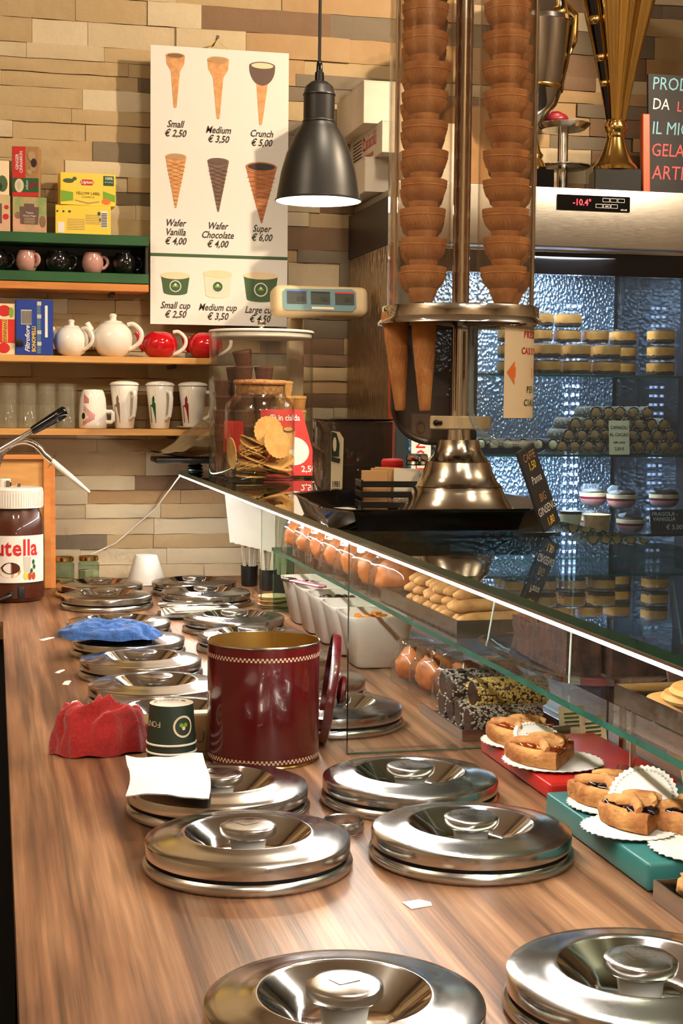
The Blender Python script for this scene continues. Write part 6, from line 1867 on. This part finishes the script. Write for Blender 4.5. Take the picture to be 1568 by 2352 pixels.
text('-10.4°', 0.0235, 'led_red', cpn, (1.488, FY - 0.0162, 1.0205 + FZ), bold=0.0003, sx=0.9)
flat('button_frame', [rect(1.545 + 0.021 * i, 1.564 + 0.021 * i, 1.0245 + FZ, 1.0345 + FZ) for i in range(3)] + [rect(1.526 + 0.021 * i, 1.545 + 0.021 * i, 1.009 + FZ, 1.019 + FZ) for i in range(3)], 'card_white', cpn, (0, FY - 0.0157, 0))
flat('button_face', [rect(1.546 + 0.021 * i, 1.563 + 0.021 * i, 1.0255 + FZ, 1.0335 + FZ) for i in range(3)] + [rect(1.527 + 0.021 * i, 1.544 + 0.021 * i, 1.010 + FZ, 1.018 + FZ) for i in range(3)], 'black_gloss', cpn, (0, FY - 0.0161, 0))
text('set', 0.008, 'card_white', cpn, (1.5565, FY - 0.0166, 1.014 + FZ))
text('eliwell', 0.007, 'card_white', cpn, (1.604, FY - 0.0162, 1.006 + FZ))
for zz in (0.578, 0.366, 0.152, -0.10):
    part('shelf', MB().box(FX0 + 0.03, FX1 - 0.03, FY + 0.035, FB - 0.03, zz - 0.006 + FZ, zz + FZ), ['glass_clear', 'glass_edge'], fr, smooth=0, mi=lambda p: 0 if abs(p.normal.z) > 0.5 else 1)
for xx in (1.815, 1.865):
    part('shelf_rail', fbox(xx, xx + 0.010, FB - 0.03, FB - 0.018, -0.70, 0.88), 'steel', fr, smooth=0)
part('inner_pane', fbox(1.806, 1.8085, FY + 0.06, FB - 0.03, -0.60, 0.88), 'glass_thin', fr, smooth=0)
ld = MB()
for cx_ in (1.655, 1.675, 1.690):
    for q in range(52):
        zz = -0.55 + 0.0262 * q
        ld.box(cx_ - 0.0032, cx_ + 0.0032, FB - 0.0185, FB - 0.0162, zz + FZ, zz + 0.0075 + FZ)
part('led_column', ld, 'led_cool', fr, smooth=0)['kind'] = 'stuff'
lf_ = lamp('fridge_light', 'AREA', (1.45, FY + 0.20, 0.885), 17, (0.86, 0.91, 1.0), 0.5, (1.45, FY + 0.22, 0.0))
lf_.parent = fr
lf_.location = (1.45, FY + 0.20, 0.885 + FZ)
for zz in (0.35, 0.14):
    l2 = lamp('fridge_light', 'AREA', (1.5, FY + 0.12, zz), 8, (0.80, 0.88, 1.0), 0.35, (1.5, FY + 0.22, -1))
    l2.parent = fr
    l2.location = (1.5, FY + 0.20, zz + FZ - 0.006)

# dessert jars on the upper fridge shelf
def make_jar():
    t = thing('dessert_jar', 'x', 'dessert jar', (0, 0, 0), 0, 'jars of tiramisu in the fridge')
    part('glass', MB().lathe([(0.0, 0.0005), (0.030, 0.0005), (0.0335, 0.003), (0.0345, 0.036), (0.033, 0.0405), (0.031, 0.0415)], 24, sup=4), 'glass_thin', t)
    part('lower_layer', MB().lathe([(0.0, 0.002), (0.030, 0.002), (0.0322, 0.004), (0.0327, 0.011), (0.0, 0.011)], 24, sup=4), 'cocoa', t)
    cm = MB()
    cm.lathe([(0.0, 0.0111), (0.0328, 0.0111), (0.0334, 0.020), (0.0332, 0.0335), (0.0, 0.0335)], 24, sup=4)
    for i in range(len(cm.v)):
        v = Vector(cm.v[i])
        if v.z < 0.014:
            cm.v[i] = (v.x, v.y, v.z + 0.005 * mnoise.noise(v * 90))
    part('cream_layer', cm, 'cream_yellow', t, smooth=50)
    part('topping', MB().lathe([(0.0, 0.0385), (0.028, 0.0375), (0.0325, 0.0337), (0.0, 0.0337)], 24, sup=4), 'cocoa', t)
    part('cap', MB().lathe([(0.0, 0.0425), (0.030, 0.0425), (0.0315, 0.0418), (0.0315, 0.0405)], 24, sup=4), 'glass_thin', t)
    return t
j0 = make_jar()
fj = True
spots = []
for c, x in enumerate((1.338, 1.418, 1.500, 1.582, 1.664)):
    for k in range((4, 4, 4, 3, 3)[c]):
        spots.append((x + 0.03, FY + 0.175, k, 'dessert jar on upper fridge shelf, rear row, %s column, %s up' % (ORD[c], ORD[k])))
for c, x in enumerate((1.330, 1.408, 1.492, 1.578, 1.735)):
    for k in range((2, 2, 2, 2, 3)[c]):
        spots.append((x + 0.03, FY + 0.085, k, 'dessert jar on upper fridge shelf, front row, %s column, %s up' % (ORD[c], ORD[k])))
for (x, y, k, lb) in spots:
    loc = (x + 0.002 * math.sin(k * 3), y, 0.5786 + 0.0432 * k)
    if fj:
        j0.location = (loc[0], loc[1], loc[2] + ZC)
        j0['label'] = lb
        fj = False
    else:
        dup(j0, loc, 0.05 * math.sin(x * 40 + k), lb)

# cannoli pyramid on a clear tray, price card, chocolate rolls
cj = thing('cannoli_tray', 'clear plastic tray under the pile of cannoli', 'tray', (1.640, FY + 0.125, 0.3664))
part('plate', MB().rbox(-0.185, 0.195, -0.075, 0.075, 0.0, 0.003, 0.001, 1), 'acrylic', cj)
part('rim', MB().box(-0.187, -0.185, -0.077, 0.077, 0.0, 0.020).box(0.195, 0.197, -0.077, 0.077, 0.0, 0.020).box(-0.185, 0.195, -0.077, -0.075, 0.0, 0.020), 'acrylic', cj, smooth=0)
def make_cannolo():
    t = thing('cannolo', 'x', 'cannolo', (0, 0, 0), 0, 'cocoa cannoli piled in the fridge')
    k = 12
    part('shell', MB().tube([(0, -0.058, 0), (0, -0.05, 0), (0, 0, 0), (0, 0.05, 0), (0, 0.058, 0)], [0.0165, 0.0158, 0.0160, 0.0158, 0.0165], 18, caps=False), 'coconut', t)
    part('filling', MB().ball((0, -0.0545, 0), 0.0128, 14, 8, 0.4, (1, 0.35, 1), 2.0, 4.0), 'kraft', t, smooth=80)
    rr = random.Random(2)
    mb = MB()
    for q in range(140):
        a, y = rr.uniform(0, 2 * PI), rr.uniform(-0.056, 0.056)
        s_ = rr.uniform(0.0008, 0.0017)
        kk = len(mb.v)
        mb.box(-s_, s_, -s_, s_, -s_, s_)
        mb.xf(Matrix.Translation((0.0162 * math.cos(a), y, 0.0162 * math.sin(a))) @ Matrix.Rotation(a, 4, 'Y'), kk)
    part('sugar_dust', mb, 'card_white', t, smooth=0)['kind'] = 'stuff'
    return t
c0 = make_cannolo()
fc = True
for lay in range(4):
    cnt = (10, 9, 8, 5)[lay]
    for k in range(cnt):
        x = 1.478 + 0.0365 * k + 0.0183 * lay + (0.040 if lay == 3 else 0)
        loc = (x, FY + 0.122 + 0.004 * math.sin(k * 2.1 + lay), 0.3865 + 0.0305 * lay)
        lb = 'cannolo in the fridge pile, %s from the left in the %s layer' % (ORD[k], ('bottom', 'second', 'third', 'top')[lay])
        if fc:
            c0.location = (loc[0], loc[1], loc[2] + ZC)
            c0['label'] = lb
            fc = False
        else:
            dup(c0, loc, (0, k * 0.9, R(2 * math.sin(k + lay))), lb)
pc = thing('cannoli_sign', 'cream price card for cocoa cannoli in front of the pile', 'price card', (1.628, FY + 0.030, 0.3664), (R(-6), 0, 0))
part('card', MB().box(-0.029, 0.029, 0.0, 0.001, 0.0, 0.091), 'label_cream', pc, smooth=0)
for s_, zz, sz in (('CANNOLI', 0.072, 0.0125), ('AL CACAO', 0.053, 0.0125), ('with cocoa', 0.033, 0.0085), ('2,50 €', 0.015, 0.0115)):
    text(s_, sz, 'ink', pc, (0, -0.0008, zz), sx=0.88, bold=0.0002)
rp = thing('roll_platter', 'dark platter of chocolate rolls with cream ends in the fridge', 'platter', (1.290, FY + 0.110, 0.3664))
part('plate', MB().lathe([(0.0, 0.0), (0.14, 0.0), (0.165, 0.014), (0.168, 0.016), (0.14, 0.005), (0.0, 0.005)], 48, sx=1.0, sy=0.42), 'black_gloss', rp)
for i in range(9):
    x = 1.130 + 0.040 * i
    t = thing('cream_roll', 'chocolate roll with cream end on the dark platter, %s from the left' % ORD[i], 'pastry', (x, FY + 0.110, 0.3725), R(4 * math.sin(i)), 'chocolate rolls on the dark platter')
    part('roll', MB().tube([(0, -0.042, 0.018), (0, 0, 0.018), (0, 0.045, 0.018)], 0.0165, 18), 'choc', t)
    part('cream_end', MB().ball((0, -0.042, 0.018), 0.0125, 16, 10, 0.25, (1, 0.45, 1), 1.0 + i, 4.0), 'cream', t, smooth=80)
    if i in (0, 1, 3, 4):
        rr = random.Random(i)
        mb = MB()
        for q in range(110):
            a, y = rr.uniform(0, PI), rr.uniform(-0.04, 0.04)
            s_ = 0.0018
            kk = len(mb.v)
            mb.box(-s_, s_, -s_, s_, -s_ * 0.6, s_ * 0.6)
            mb.xf(Matrix.Translation((0.0168 * math.cos(a), y, 0.018 + 0.0168 * math.sin(a))) @ Matrix.Rotation(a, 4, 'Y'), kk)
        part('nut_crumbs', mb, 'cream', t, smooth=0)['kind'] = 'stuff'

# dessert cups on the lower fridge shelf
def coupe(label, loc, lower, mid, s=1.0):
    t = thing('dessert_cup', label, 'dessert cup', loc, 0, 'layered dessert cups in the fridge')
    part('glass', MB().lathe([(0.0, 0.0005), (0.024 * s, 0.0005), (0.034 * s, 0.008), (0.039 * s, 0.022), (0.040 * s, 0.042), (0.041 * s, 0.043)], 36), 'glass_thin', t)
    part('lower_layer', MB().lathe([(0.0, 0.002), (0.023 * s, 0.002), (0.0325 * s, 0.009), (0.0370 * s, 0.020), (0.0, 0.020)], 36), lower, t)
    part('middle_layer', MB().lathe([(0.0, 0.0201), (0.0370 * s, 0.0201), (0.0378 * s, 0.026), (0.0, 0.027)], 36), mid, t)
    part('cream_layer', MB().lathe([(0.0, 0.0271), (0.0378 * s, 0.0265), (0.0385 * s, 0.037), (0.0, 0.038)], 36), 'cream', t)
    part('crumbs', MB().ball((0, 0, 0.038), 0.036 * s, 24, 10, 0.12, (1, 1, 0.28), 3.0, 6.0), 'choc', t, smooth=60)
    part('dome', MB().lathe([(0.042 * s, 0.043), (0.040 * s, 0.050), (0.028 * s, 0.062), (0.0, 0.066)], 32), 'glass_thin', t)
ZB = 0.1525
coupe('pink strawberry cup in the lower layer beside the brown pudding', (1.688, FY + 0.085, ZB), 'pink_cream', 'berry')
coupe('pink strawberry cup in the lower layer behind the chalk label', (1.790, FY + 0.095, ZB), 'pink_cream', 'berry')
coupe('pink strawberry cup stacked on top, fully in view', (1.668, FY + 0.100, ZB + 0.0665), 'pink_cream', 'berry', 1.08)
coupe('pink strawberry cup stacked on top, cut by the right picture edge', (1.795, FY + 0.105, ZB + 0.0665), 'pink_cream', 'berry', 1.08)
coupe('pale dessert cup stacked behind the pink ones', (1.622, FY + 0.190, ZB + 0.0665), 'pink_cream', 'berry')
coupe('pale dessert cup carrying another at the back', (1.622, FY + 0.190, ZB), 'cream', 'berry')
t = thing('pudding_tub', 'brown tiramisu in a rounded clear tub on the lower fridge shelf', 'dessert tub', (1.590, FY + 0.085, ZB))
part('tub', MB().lathe([(0.0, 0.0005), (0.028, 0.0005), (0.034, 0.006), (0.037, 0.040), (0.040, 0.055), (0.036, 0.062), (0.0, 0.064)], 32), 'glass_thin', t)
part('pudding', MB().lathe([(0.0, 0.002), (0.026, 0.002), (0.032, 0.007), (0.035, 0.040), (0.037, 0.050), (0.0, 0.054)], 32), 'biscuit', t)
for i, (x, y, mt) in enumerate(((1.515, FY + 0.085, 'cream'), (1.470, FY + 0.150, 'cream'), (1.425, FY + 0.130, 'cream'))):
    t = thing('mousse_glass', ('slanted vanilla mousse in a clear glass nearest the brown pudding', 'vanilla mousse glass behind the slanted one', 'vanilla mousse glass next to the chalk price board')[i], 'dessert glass', (x, y, ZB), 0, 'mousse glasses in the fridge')
    part('glass', MB().lathe([(0.0, 0.0005), (0.022, 0.0005), (0.024, 0.003), (0.034, 0.072), (0.033, 0.072)], 32), 'glass_thin', t)
    part('mousse', MB().lathe([(0.0, 0.003), (0.0215, 0.003), (0.0300, 0.052), (0.0, 0.053)], 32), mt, t)
    part('chocolate_layer', MB().lathe([(0.0, 0.0535), (0.0302, 0.0525), (0.0315, 0.060), (0.0, 0.064)], 32), 'choc', t)
ck = thing('chalk_label', 'dark chalk label for strawberry vanilla cups on the lower fridge shelf', 'label', (1.770, FY + 0.025, ZB), (R(-8), 0, 0))
part('board', MB().box(-0.048, 0.055, 0.0, 0.002, 0.0, 0.066), 'chalk_slate', ck, smooth=0)
part('foot', MB().box(-0.052, 0.055, -0.01, 0.012, 0.0, 0.002), 'black_plastic', ck, (0, 0, 0), (R(8), 0, 0), smooth=0)
text('FRAGOLA -', 0.0150, 'chalk_white', ck, (-0.044, -0.0008, 0.054), align='LEFT', shear=0.1)
text('VANIGLIA', 0.0150, 'chalk_white', ck, (-0.042, -0.0008, 0.040), align='LEFT', shear=0.1)
text('€ 5,00', 0.0180, 'chalk_white', ck, (-0.004, -0.0008, 0.018), align='LEFT', shear=0.1)
sg = thing('vertical_sign', 'narrow white sign with red letters running upwards, by the fridge corner', 'sign', (1.060, FY - 0.030, 0.235))
part('board', MB().rbox(-0.026, 0.026, 0.0, 0.004, 0.0, 0.235, 0.001, 1), 'card_white', sg)
part('holder', MB().box(-0.022, 0.022, 0.0045, 0.0215, 0.005, 0.23), 'acrylic', sg, smooth=0)
text('TONO', 0.036, 'ink_red', sg, (0.0, -0.0006, 0.150), (R(90), R(-90), 0), sx=1.25)

# ------------------------------------------------------------------ things standing on the fridge
FT = 1.0585
def ship_box(label, x0, x1, y0, y1, z0, z1, rz=0.0, mat='box_card'):
    t = thing('carton_box', label, 'box', ((x0 + x1) / 2, (y0 + y1) / 2, z0), rz, 'cardboard boxes on the fridge')
    w, d, h = (x1 - x0) / 2, (y1 - y0) / 2, z1 - z0
    part('carton', MB().rbox(-w, w, -d, d, 0, h, 0.001, 1), mat, t)
    part('flap', MB().box(-w, -w * 0.05, -d, d, h, h + 0.003).box(w * 0.05, w, -d, d, h, h + 0.003), mat, t, smooth=0)
    return t, w, d, h
t, w, d, h = ship_box('white cardboard box on top of the pile beside the pendant lamp', 0.952, 1.16, 3.90, 4.22, 1.232, 1.340)
t, w, d, h = ship_box('cardboard box with red lettering in the middle of the pile', 0.990, 1.20, 3.85, 4.21, 1.150, 1.230)
S_ = (R(90), 0, R(-90))
text('Quintili', 0.052, 'ink_red', t, (-w - 0.0006, -d + 0.135, 0.048), S_, sx=0.85, style='fraktur')
text('Artigianale', 0.022, 'ink_red', t, (-w - 0.0006, -d + 0.135, 0.014), S_)
flat('small_print', [rect(-0.05, 0.05, -0.02 + 0.009 * k, -0.017 + 0.009 * k) for k in range(6)], 'ink', t, (-w - 0.0006, d - 0.09, 0.040), S_)
t, w, d, h = ship_box('low cardboard box with barcode at the bottom of the pile', 0.965, 1.03, 3.93, 4.20, FT, 1.147)
flat('barcode', [rect(-0.02 + 0.006 * k, -0.017 + 0.006 * k, -0.012, 0.012) for k in range(7)], 'ink', t, (-w - 0.0006, d - 0.06, 0.03), S_)
t, w, d, h = ship_box('narrow white carton edge-on at the bottom of the pile', 1.034, 1.20, 3.80, 4.18, FT, 1.147, 0, 'card_white')
t, w, d, h = ship_box('grey cardboard box on the fridge beside the trophies', 1.22, 1.36, 3.95, 4.20, FT, 1.30, 0, 'kraft')

tp = thing('silver_trophy', 'silver trophy cup with gold rim half hidden behind the cone dispenser', 'trophy', (1.408, 3.86, FT))
part('plinth', MB().rbox(-0.050, 0.045, -0.05, 0.05, 0.0, 0.062, 0.002, 1), 'black_gloss', tp)
part('stem', MB().lathe([(0.036, 0.062), (0.040, 0.070), (0.034, 0.082), (0.026, 0.095), (0.030, 0.104), (0.022, 0.115), (0.016, 0.140), (0.014, 0.165), (0.018, 0.172), (0.016, 0.180)], 36), 'gold_metal', tp)
part('cup', MB().lathe([(0.014, 0.178), (0.034, 0.200), (0.062, 0.235), (0.080, 0.285), (0.092, 0.345), (0.101, 0.420), (0.104, 0.450), (0.098, 0.452)], 56), 'silver_metal', tp, smooth=40)
part('gold_band', MB().lathe([(0.0775, 0.270), (0.0795, 0.273), (0.0815, 0.280), (0.0805, 0.283)], 56), 'gold_metal', tp)
part('gold_rim', MB().lathe([(0.0985, 0.440), (0.106, 0.446), (0.104, 0.458), (0.096, 0.466), (0.088, 0.480), (0.080, 0.510), (0.084, 0.540), (0.086, 0.548)], 56), 'silver_metal', tp)
for a in (0.25, PI + 0.25):
    part('handle', MB().tube([(0.098 * math.cos(a), 0.098 * math.sin(a), 0.36), (0.132 * math.cos(a), 0.132 * math.sin(a), 0.42), (0.134 * math.cos(a), 0.134 * math.sin(a), 0.49), (0.092 * math.cos(a), 0.092 * math.sin(a), 0.52)], 0.007, 10), 'gold_metal', tp)
tg = thing('gold_trophy', 'tall gold fluted cone trophy on a black block', 'trophy', (1.645, 3.86, FT))
part('plinth', MB().rbox(-0.062, 0.064, -0.055, 0.055, 0.0, 0.072, 0.002, 1), 'black_plastic', tg, (0, 0, 0), (0, 0, R(-14)))
part('foot', MB().lathe([(0.0, 0.0722), (0.060, 0.0722), (0.061, 0.080), (0.058, 0.086), (0.052, 0.092), (0.040, 0.112), (0.030, 0.138), (0.024, 0.160), (0.026, 0.166), (0.024, 0.172), (0.030, 0.182), (0.031, 0.192), (0.026, 0.204), (0.030, 0.208), (0.0, 0.210)], 48), 'gold_metal', tg, smooth=30)
mb = MB()
nf = 48
def flute(u, v):
    a = 2 * PI * u
    r = (0.026 + 0.105 * v ** 1.15) * (1 + 0.10 * math.cos(8 * a))
    return (r * math.cos(a), r * math.sin(a), 0.209 + 0.46 * v)
mb.grid(flute, 96, 20, cu=True)
part('cone', mb, 'gold_metal', tg, smooth=50)
part('black_rib', MB().tube([(-0.026, -0.012, 0.208), (-0.060, -0.030, 0.36), (-0.105, -0.050, 0.55)], [0.006, 0.010, 0.016], 8), 'black_gloss', tg)
part('gold_bead', MB().ball((-0.047, -0.024, 0.30), 0.011).ball((-0.062, -0.032, 0.365), 0.013).ball((-0.085, -0.042, 0.46), 0.016), 'gold_metal', tg)
cs_ = thing('cake_stand', 'two-tier steel cake stand between the trophies', 'stand', (1.512, 3.905, FT))
part('pole', MB().tube([(0, 0, 0.0), (0, 0, 0.185)], 0.014, 20), 'steel', cs_)
part('upper_plate', MB().lathe([(0.0, 0.184), (0.058, 0.184), (0.072, 0.196), (0.074, 0.199), (0.058, 0.190), (0.0, 0.189)], 48), 'steel', cs_)
part('lower_plate', MB().lathe([(0.0142, 0.078), (0.066, 0.080), (0.076, 0.085), (0.076, 0.087), (0.014, 0.083)], 48), 'steel', cs_)
part('foot', MB().lathe([(0.0, 0.0), (0.045, 0.0), (0.046, 0.003), (0.015, 0.008), (0.0, 0.008)], 32), 'steel', cs_)
solo('cloth_hat', MB().ball((0, 0, 0.0), 0.036, 24, 14, 0.15, (1.15, 1, 0.55), 4.0), 'berry', 'dark red cloth hat lying on the cake stand', 'hat', (1.482, 3.90, FT + 0.2105), 0, smooth=80)
bk = thing('menu_chalkboard', 'black chalkboard with coloured Italian lettering and orange frame post', 'chalkboard', (1.745, 3.86, FT), (R(-4), 0, 0))
part('board', MB().box(0.002, 0.36, 0.0, 0.010, 0.001, 0.345), 'chalk_slate', bk, smooth=0)
part('frame_post', MB().rbox(-0.020, 0.001, -0.012, 0.010, 0.0, 0.232, 0.002, 1), 'orange_wood', bk)
part('frame_bottom', MB().box(0.001, 0.36, -0.014, -0.0005, 0.0, 0.012), 'orange_wood', bk, smooth=0)
for s_, x, zz, mt, sz in (('PRODOTTO', 0.012, 0.318, 'chalk_blue', 0.050), ('DA', 0.012, 0.262, 'chalk_white', 0.044), ('LUI', 0.084, 0.258, 'chalk_red', 0.040), ('IL MIO', 0.010, 0.196, 'chalk_blue', 0.050), ('GELATO', 0.008, 0.136, 'chalk_red', 0.050), ('ARTIGIANALE', 0.010, 0.074, 'chalk_red', 0.054)):
    text(s_, sz, mt, bk, (x, -0.0008, zz), align='LEFT', shear=0.12, sx=0.82)
